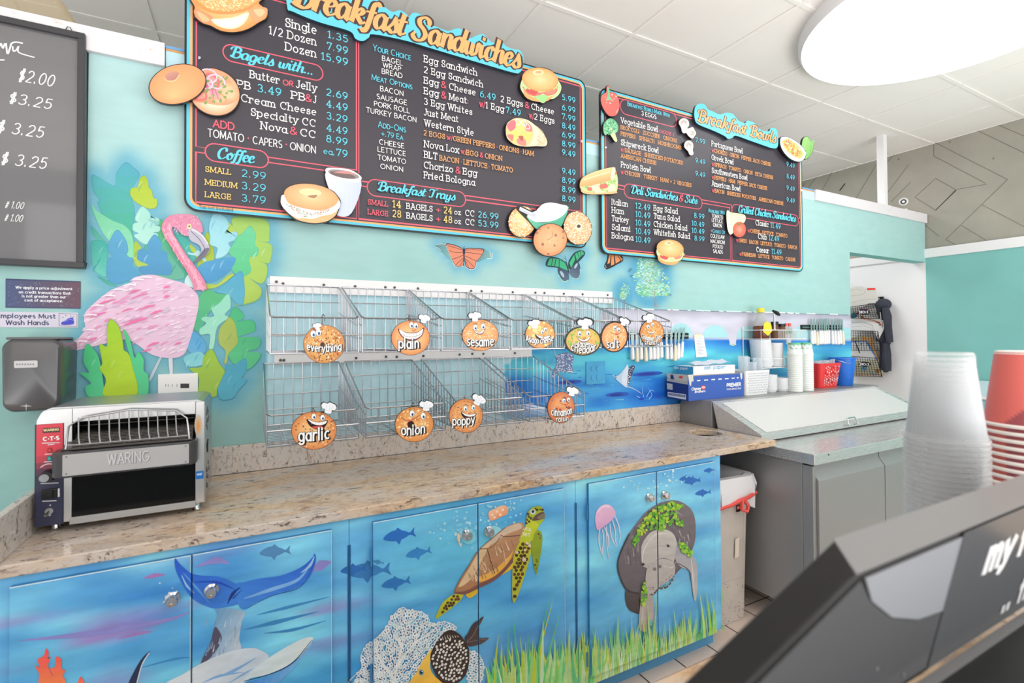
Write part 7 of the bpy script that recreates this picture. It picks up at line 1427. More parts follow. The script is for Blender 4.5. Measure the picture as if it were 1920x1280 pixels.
a.dots([(240,624)], 13, (150,30,40), 14); a.dots([(240,624)], 8, (206,60,64), 12); a.dots([(238,663)], 13, (20,110,110), 14); a.dots([(238,663)], 8, (60,176,170), 12); a.stroke([(196,706),(214,694),(236,688),(258,690)], 5, (232,200,205)); a.stroke([(240,886),(246,886)], 6, (220,220,226), False); a.stroke([(236,934),(246,934)], 6, (220,220,226), False)
a.stroke([(284,806),(284,846)], 7, (220,220,226), False)
a.build('control_panel', t)['label'] = 'red to dark blue control panel'
kp = g(236, 744); MB().cyl((kp[0], TY0-.001, kp[1]), (kp[0], TY0-.026, kp[1]), .0165, .0145, 22).build('dial', 'black', t, smooth=True)
MB().cyl((kp[0]-.003, TY0-.0262, kp[1]-.001), (kp[0]-.003, TY0-.0285, kp[1]-.001), .0105, n=18).build('dial_cap', 'chrome', t, smooth=True)
kp = g(240, 831); MB().box(kp[0]-.016, kp[0]+.016, TY0-.006, TY0-.0008, kp[1]-.013, kp[1]+.013).build('rocker_switch', 'black', t, bev=.002); MB().box(kp[0]-.006, kp[0]+.008, TY0-.010, TY0-.0065, kp[1]-.009, kp[1]+.009).build('rocker', 'black', t, bev=.002)
kp = g(239, 914); b = MB(); b.cyl((kp[0], TY0-.0008, kp[1]), (kp[0], TY0-.006, kp[1]), .009, n=14); b.cyl((kp[0], TY0-.006, kp[1]), (kp[0]-.004, TY0-.018, kp[1]-.008), .003, .004, 10); b.build('toggle_switch', 'chrome', t, smooth=True)
a = Art(FY(TY0), base=.0005); a.c = 'G'; a.polyuv(rr(*g(940, 764), *g(978, 722), .002), (30, 112, 190)); b = Board(a); b('G', 'NSF', 947, 971, 746, 11, (226, 236, 246), 'sans', w=.2); a.build('badge', t)['label'] = 'small blue badge on the right front strip'
a = Art(FY(TY0), base=.0005); a.c = 'G'; a.shade(ell(952, 505, 18, 52), lambda r, th: mixc((222,140,60), (196,190,180), r), 4); a.build('heat_stain', t)['label'] = 'orange heat stain beside the upper opening'
# vent dimples on the right side
b = MB(); random.seed(2)
for y, z in ((1.83,1.225),(1.86,1.235),(1.89,1.222),(1.845,1.20),(1.88,1.195),(1.82,1.19),(1.91,1.20),(1.86,1.175),(1.83,1.05),(1.86,1.04),(1.9,1.055),(1.845,1.025),(1.88,1.015),(1.93,1.03),(1.83,1.0),(1.86,.99)): b.ball((TX1+.0005, y, z), .0025, .0085, .0085, 10, 6)
b.build('vent_dimples', mat('dimples', (120, 121, 122), .4, 1), t, smooth=True)
MB().prism([(TX1+.0005, 1.875, 1.135), (TX1+.0005, 1.86, 1.095), (TX1+.0005, 1.845, 1.12)], (.003, 0, 0)).build('side_slot', 'black', t)
for x, y in ((TX0+.034, TY0+.035), (TX1-.024, TY0+.03), (TX0+.034, TY1-.04), (TX1-.024, TY1-.04)):
    b = MB(); b.lathe([(.0001, .9305), (.011, .9305), (.012, .934), (.0095, .937), (.009, TZ0-.0005), (.0001, TZ0-.0005)], (x, y, 0), 18); b.build('foot', 'chrome', t, smooth=True)
# clear bag on top of the wall, far left
random.seed(5); px0 = onY(-30, 20, YW+.06).x; px1 = onY(150, 48, YW+.06).x; b = MB()
N1, N2 = 22, 9; vs = []
for i in range(N1+1):
    s = i/N1; x = px0+(px1-px0)*s; h = .20*math.sin(math.pi*min(1, (1-s)*.62+.0))**.8*(1+.1*math.sin(s*9))+.003
    for j in range(N2+1): th = math.pi*j/N2; vs.append((x, YW+.05-math.cos(th)*(.06+.01*math.sin(7*s+j)), 2.569+h*math.sin(th)*(1+.08*math.sin(3*j+5*s))))
b.add(vs, [(i*(N2+1)+j, (i+1)*(N2+1)+j, (i+1)*(N2+1)+j+1, i*(N2+1)+j+1) for i in range(N1) for j in range(N2)])
M['bag'] = clearmat('tan_clear_film', (214, 196, 158), .35, .15); setp(b.build('plastic_bag', 'bag', smooth=True), 'crumpled clear tan plastic bag lying on the cap board above the chalkboard', 'bag')
# ------------------------------------------------------------------ bin and sandwich prep fridge
M['binplastic'] = mat('beige_plastic', (205, 196, 188), .5, var=.06, vscale=9); M['binbag'] = mat('bin_liner', (240, 240, 243), .3)
bx0, bx1, by0, by1, bh = 2.015, 2.285, 1.70, 2.19, .735
t = thing('waste_bin', 'tall beige plastic bin with a clear liner between the cabinet and the fridge', 'bin', ((bx0+bx1)/2, (by0+by1)/2, 0))
b = MB(); tp = .018
def ring(x0, x1, y0, y1, z, r=.03, n=5): return [(u, v, z) for u, v in rr(x0, y0, x1, y1, r, n)]
L_ = [ring(bx0+tp, bx1-tp, by0+tp, by1-tp, 0.002), ring(bx0+tp*.9, bx1-tp*.9, by0+tp*.9, by1-tp*.9, .02), ring(bx0, bx1, by0, by1, bh-.03), ring(bx0-.008, bx1+.008, by0-.008, by1+.008, bh-.028), ring(bx0-.008, bx1+.008, by0-.008, by1+.008, bh), ring(bx0+.01, bx1-.01, by0+.01, by1-.01, bh), ring(bx0+tp+.01, bx1-tp-.01, by0+tp+.01, by1-tp-.01, .03)]
n = len(L_[0]); b.add([p for r_ in L_ for p in r_], [(i*n+k, i*n+(k+1) % n, (i+1)*n+(k+1) % n, (i+1)*n+k) for i in range(len(L_)-1) for k in range(n)]+[tuple(reversed(range(n))), tuple((len(L_)-1)*n+k for k in range(n))])
b.build('bin_body', 'binplastic', t, smooth=True)
b = MB(); q = [(bx0+.05, by0-.003, .22), (bx1-.05, by0-.003, .22), (bx1-.045, by0-.003, .6), (bx1-.07, by0-.003, .63), (bx0+.07, by0-.003, .63), (bx0+.045, by0-.003, .6)]
b.tube([(x, by0+.018*(1-z/bh)-.0005, z) for x, y, z in q], .003, 5, True); b.build('moulded_panel', 'binplastic', t, smooth=True)
random.seed(3); b = MB(); NR = 48; levels = []
for z, o, wv in ((bh-.13, .016, .014), (bh-.09, .026, .010), (bh-.04, .030, .008), (bh+.008, .022, .005), (bh+.010, -.004, .002), (bh-.02, -.02, .003), (bh-.10, -.028, .008)):
    rg = rr(bx0-o, by0-o, bx1+o, by1+o, .04, 11); m_ = len(rg); cx, cy = (bx0+bx1)/2, (by0+by1)/2
    levels.append([(x+random.uniform(-wv, wv)*.5+wv*math.sin(k*1.7), y+wv*math.sin(k*2.3+z*30), z+(random.uniform(-.02, .012)+.02*math.sin(k*.6) if z < bh-.1 and o > 0 else random.uniform(-.003, .003))) for k, (x, y) in enumerate(rg)])
b.add([p for r_ in levels for p in r_], [(i*m_+k, i*m_+(k+1) % m_, (i+1)*m_+(k+1) % m_, (i+1)*m_+k) for i in range(len(levels)-1) for k in range(m_)])
b.build('bin_liner', 'binbag', t, smooth=True)
M['redplastic'] = mat('red_plastic_strip', (240, 92, 84), .35)
b = MB(); q = [(bx0+.0, by0-.026, bh-.125), (bx0+.09, by0-.028, bh-.12), (bx0+.16, by0-.029, bh-.105), (bx1-.05, by0-.03, bh-.10), (bx1+.02, by0-.022, bh-.085)]
b.tube(q, .009, 6); b.tube([(bx1-.1, by0-.03, bh-.10), (bx1-.11, by0-.036, bh-.15), (bx1-.075, by0-.038, bh-.165), (bx1-.06, by0-.036, bh-.14), (bx1-.085, by0-.032, bh-.105)], .010, 6); b.build('drawstring', 'redplastic', t, smooth=True)
a = Art(FY(by0+.001), base=.001); f_ = a.fr; u, v = bx0+.165, .56; a.polyuv([(u, v), (u+.05, v), (u+.05, v+.035), (u, v+.035)], (34, 32, 34)); a.polyuv([(u+.004, v+.012), (u+.046, v+.012), (u+.046, v+.031), (u+.004, v+.031)], (226, 70, 60)); letter(a, 'Rubbermaid', u+.007, v+.017, .008, .037, (240, 240, 240), 'sans', .2); a.polyuv([(bx0+.15, .33), (bx0+.18, .335), (bx0+.184, .43), (bx0+.154, .425)], (236, 222, 206))
a.off += .0004
random.seed(8)
for k in range(70): x, z = random.uniform(bx0+.03, bx1-.03), abs(random.gauss(.03, .08))+.02; a.polyuv(ell(x, z, random.uniform(.001, .004), random.uniform(.001, .006), random.uniform(0, 90), 6), random.choice(((150,130,118),(172,152,140),(120,98,88))), False)
a.build('bin_labels', t, 'flat')['label'] = 'small red and black badge, paper strip and scuffs'
FX0, FX1, FYF, FYB = 2.345, 4.13, 1.40, 2.218
t = thing('prep_fridge', 'long stainless steel sandwich prep fridge with a sloped lid, right of the bin', 'fridge', ((FX0+FX1)/2, (FYF+FYB)/2, 0))
M['fside'] = brushed('fridge_side_steel', (160, 160, 160), .42, (1, 60, 1), .5); M['fdoor'] = brushed('fridge_door_steel', (156, 156, 157), .42, (60, 1, 1), .4); M['ftop'] = brushed('fridge_top_steel', (206, 206, 206), .26, (1, 60, 60), .55); M['lid'] = mat('lid_steel', (226, 226, 226), .42, .25)
M['seal'] = mat('black_seal', (30, 30, 31), .6)
MB().box(FX0, FX1, FYF+.062, FYB, .122, .845).build('body', 'fside', t, bev=.002)
MB().box(FX0-.012, FX1+.012, FYF-.008, FYB-.25, .8455, .897).build('worktop', 'ftop', t, bev=.003)
b = MB(); b.prism([(FX0+.002, 1.985, .8975), (FX0+.002, 1.985, 1.078), (FX0+.002, 2.0, 1.08), (FX0+.002, FYB, 1.08), (FX0+.002, FYB, .8975)], (FX1-FX0-.004, 0, 0)); b.build('back_ledge', 'fside', t, bev=.002)
b = MB(); b.prism([(FX0+.004, 1.672, .906), (FX0+.004, 1.672, .937), (FX0+.004, 1.983, 1.077), (FX0+.004, 1.94, .8985), (FX0+.004, 1.70, .8985)], (FX1-FX0-.05, 0, 0)); b.build('lid', 'ftop', t, bev=.0015)
dv = Vector((0, 1.983-1.672, 1.077-.937)); P0 = Vector((0, 1.672, .937)); nl = Vector((0, -dv.z, dv.y)).normalized()
q = [P0+dv*.05+Vector((FX0+.06, 0, 0))+nl*.0008, P0+dv*.05+Vector((FX1-.1, 0, 0))+nl*.0008, P0+dv*.93+Vector((FX1-.1, 0, 0))+nl*.0008, P0+dv*.93+Vector((FX0+.06, 0, 0))+nl*.0008]
MB().prism(q, nl*.0015).build('lid_sheet', 'lid', t)
hx = onY(1592, 788, 1.67).x; b = MB(); b.tube([(hx-.05, 1.672, .922), (hx-.045, 1.645, .93), (hx-.04, 1.66, .965), (hx+.04, 1.66, .965), (hx+.045, 1.645, .93), (hx+.05, 1.672, .922)], .0045, 8); b.build('lid_handle', 'chrome', t, smooth=True)
d1 = 2.947; DW = d1-FX0
MB().box(FX0+.004, FX0+.03, FYF+.012, FYF+.061, .16, .835).build('door_jamb', 'fside', t)
MB().box(FX0+.01, FX1-.01, FYF+.045, FYF+.0615, .135, .84).build('door_seal', 'seal', t)
for k in range(3):
    x0, x1 = FX0+.032+k*DW*.985, FX0+.032+(k+1)*DW*.985-.007
    b = MB(); b.prism([(x0, FYF+.044, .16), (x0, FYF, .16), (x0, FYF, .765), (x0, FYF+.028, .805), (x0, FYF+.028, .832), (x0, FYF+.044, .832)], (x1-x0, 0, 0))
    b.build('door', 'fdoor', t, bev=.0012)
for x in (FX0+.12, FX1-.12):
    for y in (FYF+.16, FYB-.12):
        b = MB(); b.cyl((x-.012, y, .051), (x+.012, y, .051), .05, n=20); b.box(x-.02, x+.02, y-.02, y+.02, .09, .1215); b.build('caster', 'darkgrey', t, smooth=True)
MB().cyl((FX0+.1, FYF-.0085, .885), (FX0+.1, FYF-.010, .885), .004, n=10).build('rivet', 'darkgrey', t)
# ------------------------------------------------------------------ things on the fridge ledge
ZL = 1.0805
M['boxblue'] = paint('printed_card', rough=.5, spec=.3)
def carton(name, label, cat, x0, x1, y0, y1, z0, z1, cf, cs, ct, front, side):
    t = thing(name, label, cat, ((x0+x1)/2, (y0+y1)/2, z0))
    a = Art(Frame((0, y0, 0), (1, 0, 0), (0, 0, 1), (0, -1, 0)), base=0); b8 = [(x0, y0, z0), (x1, y0, z0), (x1, y1, z0), (x0, y1, z0), (x0, y0, z1), (x1, y0, z1), (x1, y1, z1), (x0, y1, z1)]
    for f, c in (((0, 1, 5, 4), cf), ((3, 0, 4, 7), cs), ((1, 2, 6, 5), cs), ((2, 3, 7, 6), cf), ((4, 5, 6, 7), ct), ((0, 3, 2, 1), cf)):
        n = len(a.v); a.v += [Vector(b8[i]) for i in f]; a.k += [lin(c)]*4; a.f.append((n, n+1, n+2, n+3))
    a.off = .0004; front(a); s_ = Art(Frame((x0, 0, 0), (0, -1, 0), (0, 0, 1), (-1, 0, 0)), base=.0004); side(s_); n = len(a.v); a.v += s_.v; a.k += s_.k; a.f += [tuple(n+i for i in f) for f in s_.f]
    a.build('printed_carton', t, 'boxblue'); return t
X0, X1, Y0, Y1, Z1 = 2.232, 2.712, 2.05, 2.215, ZL+.142
WHT = (240, 240, 242)
def f1(a):
    a.c = 'Q'; b = Board(a); a.poly([(640,950),(680,946),(684,1004),(668,1000),(664,1042),(652,1030),(645,985)], (214,212,204), False); a.poly([(1056,936),(1074,934),(1074,972),(1066,990),(1060,970)], (214,212,204), False)
    for x, w in ((712,26),(768,32),(826,30),(882,28),(934,30),(988,24),(1030,14)): a.stroke([(x, 996-(x-712)*.07), (x+w, 994-(x-712)*.07)], 9, WHT, False)
    b('Q', 'Cheney', 668, 740, 1076, 26, WHT, 'sans', w=.24, shear=.2); b('Q', 'Brothers', 694, 776, 1095, 20, WHT, 'sans', w=.24, shear=.2); a.poly(ell(762, 1050, 20, 16), (232, 70, 80)); a.poly(ell(762, 1050, 15, 11), (244, 130, 136)); b('Q', 'CBI', 750, 775, 1056, 12, WHT, 'sans', w=.26)
    b('Q', 'PREMIER', 950, 1062, 1048, 32, WHT, 'sans', w=.22); b('Q', 'FOOD SERVICE FILM', 950, 1062, 1072, 13, WHT, 'sans', w=.2)
def s1(a):
    a.c = 'Q'; a.poly([(468,934),(500,936),(500,980),(480,978),(468,960)], (206,204,198), False); a.poly([(518,938),(640,950),(640,1002),(600,998),(560,1000),(530,985)], (200,198,192), False); a.poly([(470,976),(640,1004),(640,1028),(470,998)], (186,184,178), False); a.poly([(470,1014),(516,1022),(518,1070),(474,1064)], (206,204,200), False)
    a.poly([(478,1085),(624,1106),(624,1148),(478,1122)], (222,224,230), False); a.poly([(484,1092),(618,1112),(618,1130),(484,1110)], (60,76,140), False)
    for k in range(20): x = 490+k*6.3; a.stroke([(x, 1095+k*.95), (x, 1108+k*.95)], 2.5, (226,228,234), False)
    a.poly(ell(584, 968, 16, 11), (226, 80, 84))
carton('food_film_box', 'large blue food film carton standing on the fridge ledge beside the wall', 'box', X0, X1, Y0, Y1, ZL, Z1, (64, 98, 182), (38, 58, 130), (176, 150, 120), f1, s1)
zz = Z1+.001; p1 = onZ(1298, 702, zz); p2 = onZ(1379, 698, zz)
def f2(a): b = Board(a); b('Q', 'deli paper', 770, 938, 908, 32, (70, 160, 214), 'sans', w=.13)
def s2(a):
    b = Board(a)
    def side(text, xl, xr, y, cap):
        f_ = a.fr; u, v = f_.uv(*cpx('Q', xl, y)); u2 = f_.uv(*cpx('Q', xr, y))[0]; v2 = f_.uv(*cpx('Q', xl, y-cap))[1]; letter(a, text, u, v, v2-v, u2-u, WHT, 'sans', .15)
    side('deli paper', 532, 640, 902, 22); side('ser 15', 618, 664, 882, 12)
dx0 = 2.30; 
carton('deli_paper_box', 'slim white and blue deli paper box lying on the blue carton', 'box', dx0, 2.665, 2.075, 2.205, zz, zz+.052, (232, 236, 242), (62, 156, 214), (226, 230, 236), f2, s2)
M['paperbag'] = mat('paper_sheet', (214, 220, 232), .6)
b = MB(); vs = []
for i in range(13):
    for j in range(5): x = dx0+.06+i*.026; y = 2.11+j*.016; vs.append((x, y, zz+.055+.012*(i/12)+.004*math.sin(i*1.3+j)+.004*j))
b.add(vs, [(i*5+j, (i+1)*5+j, (i+1)*5+j+1, i*5+j+1) for i in range(12) for j in range(4)]); setp(b.build('paper_sheet', 'paperbag', solid=.0012), 'loose pale paper sheet lying on top of the deli paper box', 'paper')
# white basket of clear cups
def taperbox(b, x0, x1, y0, y1, z0, z1, tp, r, th, bottom=True):
    A = ring(x0+tp, x1-tp, y0+tp, y1-tp, z0, r); B = ring(x0, x1, y0, y1, z1, r); C_ = ring(x0+th, x1-th, y0+th, y1-th, z1, r); D = ring(x0+tp+th, x1-tp-th, y0+tp+th, y1-tp-th, z0+th, r); n = len(A)
    b.add(A+B+C_+D, [(i*n+k, i*n+(k+1) % n, (i+1)*n+(k+1) % n, (i+1)*n+k) for i in range(3) for k in range(n)]+[tuple(reversed(range(n))), tuple(3*n+k for k in range(n))]); return b
wx0, wx1, wy0, wy1 = 2.725, 2.965, 2.04, 2.20
t = thing('plastic_basket', 'white perforated plastic basket holding clear cups on the fridge ledge', 'basket', ((wx0+wx1)/2, (wy0+wy1)/2, ZL))
taperbox(MB(), wx0, wx1, wy0, wy1, ZL, ZL+.155, .012, .02, .004).build('basket_body', 'whiteplastic', t, smooth=True)
a = Art(FY(wy0+.006), base=.0068); 
for i in range(15):
    for j in range(9): 
        x = wx0+.02+i*.0145+(.007 if j % 2 else 0); z = ZL+.018+j*.0148
        if x < wx1-.018: a.polyuv([(x-.004, z), (x, z-.005), (x+.004, z), (x, z+.005)], (168, 176, 190), i == 0 and j == 0)
a.build('perforations', t, 'flat')
def cup(name, label, cat, c, r0, r1, h, mtl, group=None, parent=None):
    pr = [(.0001, 0), (r0, 0), (r0+.001, .002), (r1, h), (r1+.002, h), (r1+.002, h-.003), (r1, h-.004)]
    o = MB().lathe(pr, c, 20, cap=False).build(name, mtl, smooth=True, origin=c); return setp(o, label, cat, group)
for k, (x, y, h) in enumerate(((2.775, 2.10, .24), (2.845, 2.09, .20), (2.92, 2.10, .225), (2.88, 2.165, .23))):
    cup('clear_cup', ('tall clear cup at the left of the white basket', 'short clear cup in the middle of the white basket', 'clear cup at the right end of the white basket', 'clear cup at the back of the white basket')[k], 'cup', (x, y, ZL+.005), .022, .0295, h, 'haze', 'clear cups in the white basket')
# stacks of white foam lids on the ledge
M['foam'] = mat('white_foam', (236, 238, 241), .55)
def lidstack(x, y, z, r, n, pitch, where, grp, lean=0, name='foam_bowl'):
    pr = [(.0001, 0), (r*.8, 0), (r*.98, pitch*2.2), (r, pitch*2.2), (r, pitch*2.2+.0025), (r*.95, pitch*2.2+.002), (r*.78, .003), (.0001, .003)]
    o = setp(MB().lathe(pr, (x, y, z), 26, cap=False).build(name, 'foam', smooth=True, origin=(x, y, z)), 'white foam bowl nested in the '+where, 'bowl', grp)
    for k in range(1, n): dup(o, (x+lean*k, y, z+pitch*k))
lidstack(3.045, 2.12, ZL, .058, 12, .0085, 'short stack on the ledge right of the white basket', 'foam bowls in the left ledge stack')
lidstack(3.18, 2.12, ZL, .056, 9, .0085, 'shortest ledge stack beside the paper cup stacks', 'foam bowls in the right ledge stack')
# paper cups with green print
M['papercup'] = paint('paper_cup_print', rough=.5, spec=.3)
def papercup(x, y, z, label, grp):
    r0, r1, h, n = .036, .046, .075, 26; a = Art(FY(0)); pr = [(.0001, h), (r0, h), (r0+.0008, h-.004)]+[(r0+(r1-r0)*k/8, h-h*k/8) for k in range(1, 9)]+[(r1+.0025, .001), (r1+.0025, -.002), (r1, -.003)]
    for k in range(n):
        th = 2*math.pi*k/n
        for r, zz_ in pr:
            a.v.append(Vector((x+r*math.cos(th), y+r*math.sin(th), z+.003+zz_))); q = zz_/h
            wav = .55+.14*math.sin(th*9)
            a.k.append(lin((110, 186, 146) if (q > .86) else (150, 190, 170) if (wav-.05 < q < wav+.08) else (240, 242, 240)) if zz_ > .002 else lin((226, 232, 228)))
    m_ = len(pr); a.f = [(k*m_+i, ((k+1) % n)*m_+i, ((k+1) % n)*m_+i+1, k*m_+i+1) for k in range(n) for i in range(m_-1)]
    o = a.build('paper_cup', None, 'papercup', origin=Vector((x, y, z))); return setp(o, label, 'cup', grp)
xa, xb = onY(1490.5, 700, 2.047).x, onY(1511, 700, 2.047).x
for x, y, n, w in ((xa, 2.047, 19, 'left'), (max(xb, xa+.096), 2.047, 19, 'right')):
    o = papercup(x, y, ZL+.0005, 'white paper cup with green print nested in the %s tall stack by the red basket' % w, 'paper cups in the %s stack' % w)
    for k in range(1, n-1): dup(o, (x, y, ZL+.0005+.0145*k))
    dup(o, (x, y, ZL+.0005+.0135*(n-1)), 'topmost green printed paper cup of the %s stack beside the red basket' % w)
# red basket with clear cups, blue bucket
M['red'] = mat('red_plastic', (226, 54, 56), .35); M['blue'] = mat('blue_plastic', (38, 112, 214), .3)
t = thing('plastic_basket', 'red plastic basket with round holes full of clear cups on the fridge ledge', 'basket', (3.655, 2.13, ZL))
taperbox(MB(), 3.525, 3.785, 2.045, 2.215, ZL, ZL+.175, .022, .03, .004).build('basket_body', 'red', t, smooth=True)
a = Art(FY(2.053), base=.002); a.c = 'H'; a.up()
for i, x in enumerate((3.585, 3.608, 3.631, 3.654, 3.677, 3.70, 3.723, 3.742)):
    for j in range(8):
        z = ZL+.02+j*.0175+(.008 if i % 2 else 0)
        if z < ZL+.16: yy = 2.045+.022*(1-(z-ZL)/.175)-.0012; r = .0036+.0012*((i*3+j) % 3); n = len(a.v); a.v += [Vector((x+r*math.cos(q), yy, z+r*1.1*math.sin(q))) for q in [2*math.pi*k/10 for k in range(10)]]; a.k += [lin(random.choice(((206,196,200),(196,206,206),(130,40,44),(226,220,220))))]*10; a.f.append(tuple(range(n, n+10)))
a.build('holes', t, 'flat')
random.seed(12)
for k in range(12):
    x, y = 3.56+.0385*(k % 6), 2.095+.07*(k//6); o = MB().lathe([(.0001, 0), (.012, 0), (.0155, .046), (.017, .046), (.017, .043)], (0, 0, 0), 16, cap=False).build('clear_cup', 'haze', local=True, smooth=True); o.location = (x, y, ZL+.138+random.uniform(0, .016)); o.rotation_euler = (random.uniform(-.2, .2), random.uniform(-.2, .2), 0); setp(o, 'small clear plastic cup tumbled in the red basket', 'cup', 'clear cups in the red basket')
t = thing('bucket', 'bright blue plastic bucket at the right end of the fridge ledge', 'bucket', (3.925, 2.125, ZL))
pr = [(.0001, 0), (.062, 0), (.066, .004), (.086, .195), (.092, .197), (.092, .206), (.084, .206), (.083, .196), (.06, .008), (.0001, .008)]
MB().lathe(pr, (3.925, 2.125, ZL), 36, cap=False).build('bucket_body', 'blue', t, smooth=True)
MB().tube([(3.925-.09, 2.125, ZL+.19)]+[(3.925-.094*math.cos(a_), 2.125-.05*math.sin(a_)-.03, ZL+.19-.03*math.sin(a_)) for a_ in [math.pi*k/10 for k in range(1, 10)]]+[(3.925+.09, 2.125, ZL+.19)], .002, 6).build('bucket_handle', 'chrome', t, smooth=True)
# ------------------------------------------------------------------ wall rack
M['coat'] = mat('white_coated_wire', (240, 240, 242), .35)
rx0, rx1, ry0, ry1 = 2.955, 3.44, 2.10, 2.238
t = thing('wire_rack', 'white coated two tier wire rack on the seascape wall above the fridge', 'rack', ((rx0+rx1)/2, 2.17, 1.24))
for z0, z1 in ((1.432, 1.492), (1.240, 1.300)):
    b = MB(); b.tube([(rx0, ry0, z1), (rx1, ry0, z1), (rx1, ry1, z1), (rx0, ry1, z1)], .0026, 6, True); b.tube([(rx0, ry0, z0), (rx1, ry0, z0), (rx1, ry1, z0), (rx0, ry1, z0)], .0026, 6, True)
    n = 40
    for i in range(n+1):
        x = rx0+(rx1-rx0)*i/n
        if i > n*.36 or i == 0: b.tube([(x, ry0, z1), (x, ry0, z0)], .0012, 4)
        if i % 2 == 0: b.tube([(x, ry0, z0), (x, ry1, z0)], .0012, 4)
    b.build('shelf', 'coat', t, smooth=True)
b = MB()
for x in (rx0, rx1, rx0+.28):
    b.tube([(x, ry1-.003, 1.52), (x, ry1-.003, 1.22)], .003, 6); b.tube([(x, ry0, 1.432), (x, ry0, 1.24)], .0022, 6) if x != rx1 else None
b.build('uprights', 'coat', t, smooth=True)
# bottles and jars on the rack
sx = 3.045; sy = 2.165; sz = 1.4355
M['amber'] = mat('brown_syrup', (112, 58, 40), .15); M['yellow'] = mat('yellow_plastic', (244, 214, 60), .4); M['glass'] = clearmat('jar_glass', (226, 226, 222), .35, .08)
t = thing('syrup_bottle', 'syrup bottle with yellow cap and yellow label on the wire rack', 'bottle', (sx, sy, sz))
MB().lathe([(.0001, 0), (.048, 0), (.052, .006), (.049, .075), (.046, .085), (.0001, .085)], (sx, sy, sz), 24, cap=False).build('syrup', 'amber', t, smooth=True)
MB().lathe([(.046, .0855), (.042, .11), (.028, .15), (.02, .17), (.02, .185), (.0001, .185)], (sx, sy, sz), 24, cap=False).build('bottle_neck', 'glass', t, smooth=True)
MB().lathe([(.022, .176), (.024, .178), (.024, .2), (.02, .206), (.0001, .206)], (sx, sy, sz), 20, cap=False).build('cap', 'yellow', t, smooth=True)
MB().prism([(sx-.055, sy-.055, sz+.045), (sx-.005, sy-.056, sz+.018), (sx+.04, sy-.055, sz+.05), (sx+.03, sy-.055, sz+.095), (sx-.01, sy-.055, sz+.115), (sx-.045, sy-.055, sz+.10)], (0, .001, 0)).build('bottle_label', 'yellow', t)
M['spice'] = mat('brown_spice', (108, 74, 52), .7)
for k, (x, y, h, r, cc, nm) in enumerate(((3.17, 2.15, .115, .026, 'black', 'spice jar with a black lid standing right of the syrup bottle'), (3.235, 2.145, .10, .027, 'black', 'spice jar with a black lid, second from the syrup bottle'), (3.295, 2.15, .105, .016, 'redplastic', 'thin sauce bottle with red cap and green label, left of two'), (3.335, 2.15, .105, .016, 'redplastic', 'thin sauce bottle with red cap and green label, right of two'), (3.385, 2.16, .06, .02, 'glass', 'small clear shaker at the right end of the wire rack'))):
    t = thing('spice_jar' if cc != 'redplastic' else 'sauce_bottle', nm, 'jar' if cc != 'redplastic' else 'bottle', (x, y, sz), group='jars and bottles on the wire rack')
    MB().lathe([(.0001, 0), (r, 0), (r, h*.62), (r*.85, h*.72), (r*.6 if cc == 'redplastic' else r*.85, h*.8), (.0001, h*.8)], (x, y, sz), 18, cap=False).build('jar_body', 'spice' if k < 2 else 'glass', t, smooth=True)
    MB().lathe([(r*.62 if cc == 'redplastic' else r*.92, h*.8+.0005), (r*.62 if cc == 'redplastic' else r*.92, h), (.0001, h)], (x, y, sz), 18, cap=False).build('cap', cc, t, smooth=True)
    if cc == 'redplastic': MB().lathe([(r+.0006, h*.3), (r+.0006, h*.6)], (x, y, sz), 18, cap=False).build('green_label', mat('green_label', (50, 130, 96), .5), t, smooth=True)
t = thing('peeler', 'dark handled kitchen tool leaning on the syrup bottle', 'kitchen tool', (3.12, 2.12, sz)); MB().tube([(3.11, 2.11, sz+.06), (3.10, 2.105, sz+.165)], .006, 8).build('shaft', 'chrome', t, smooth=True); MB().tube([(3.09, 2.105, sz+.185), (3.14, 2.11, sz+.17), (3.17, 2.115, sz+.16)], [.008, .014, .008], 8).build('handle', 'black', t, smooth=True)
lidstack(3.05, 2.16, 1.2445, .068, 20, .0085, 'tall stack on the lower rack shelf', 'foam bowls in the tall rack stack', -.0012)
lidstack(3.185, 2.165, 1.2445, .055, 18, .0082, 'shorter stack on the lower rack shelf', 'foam bowls in the short rack stack')
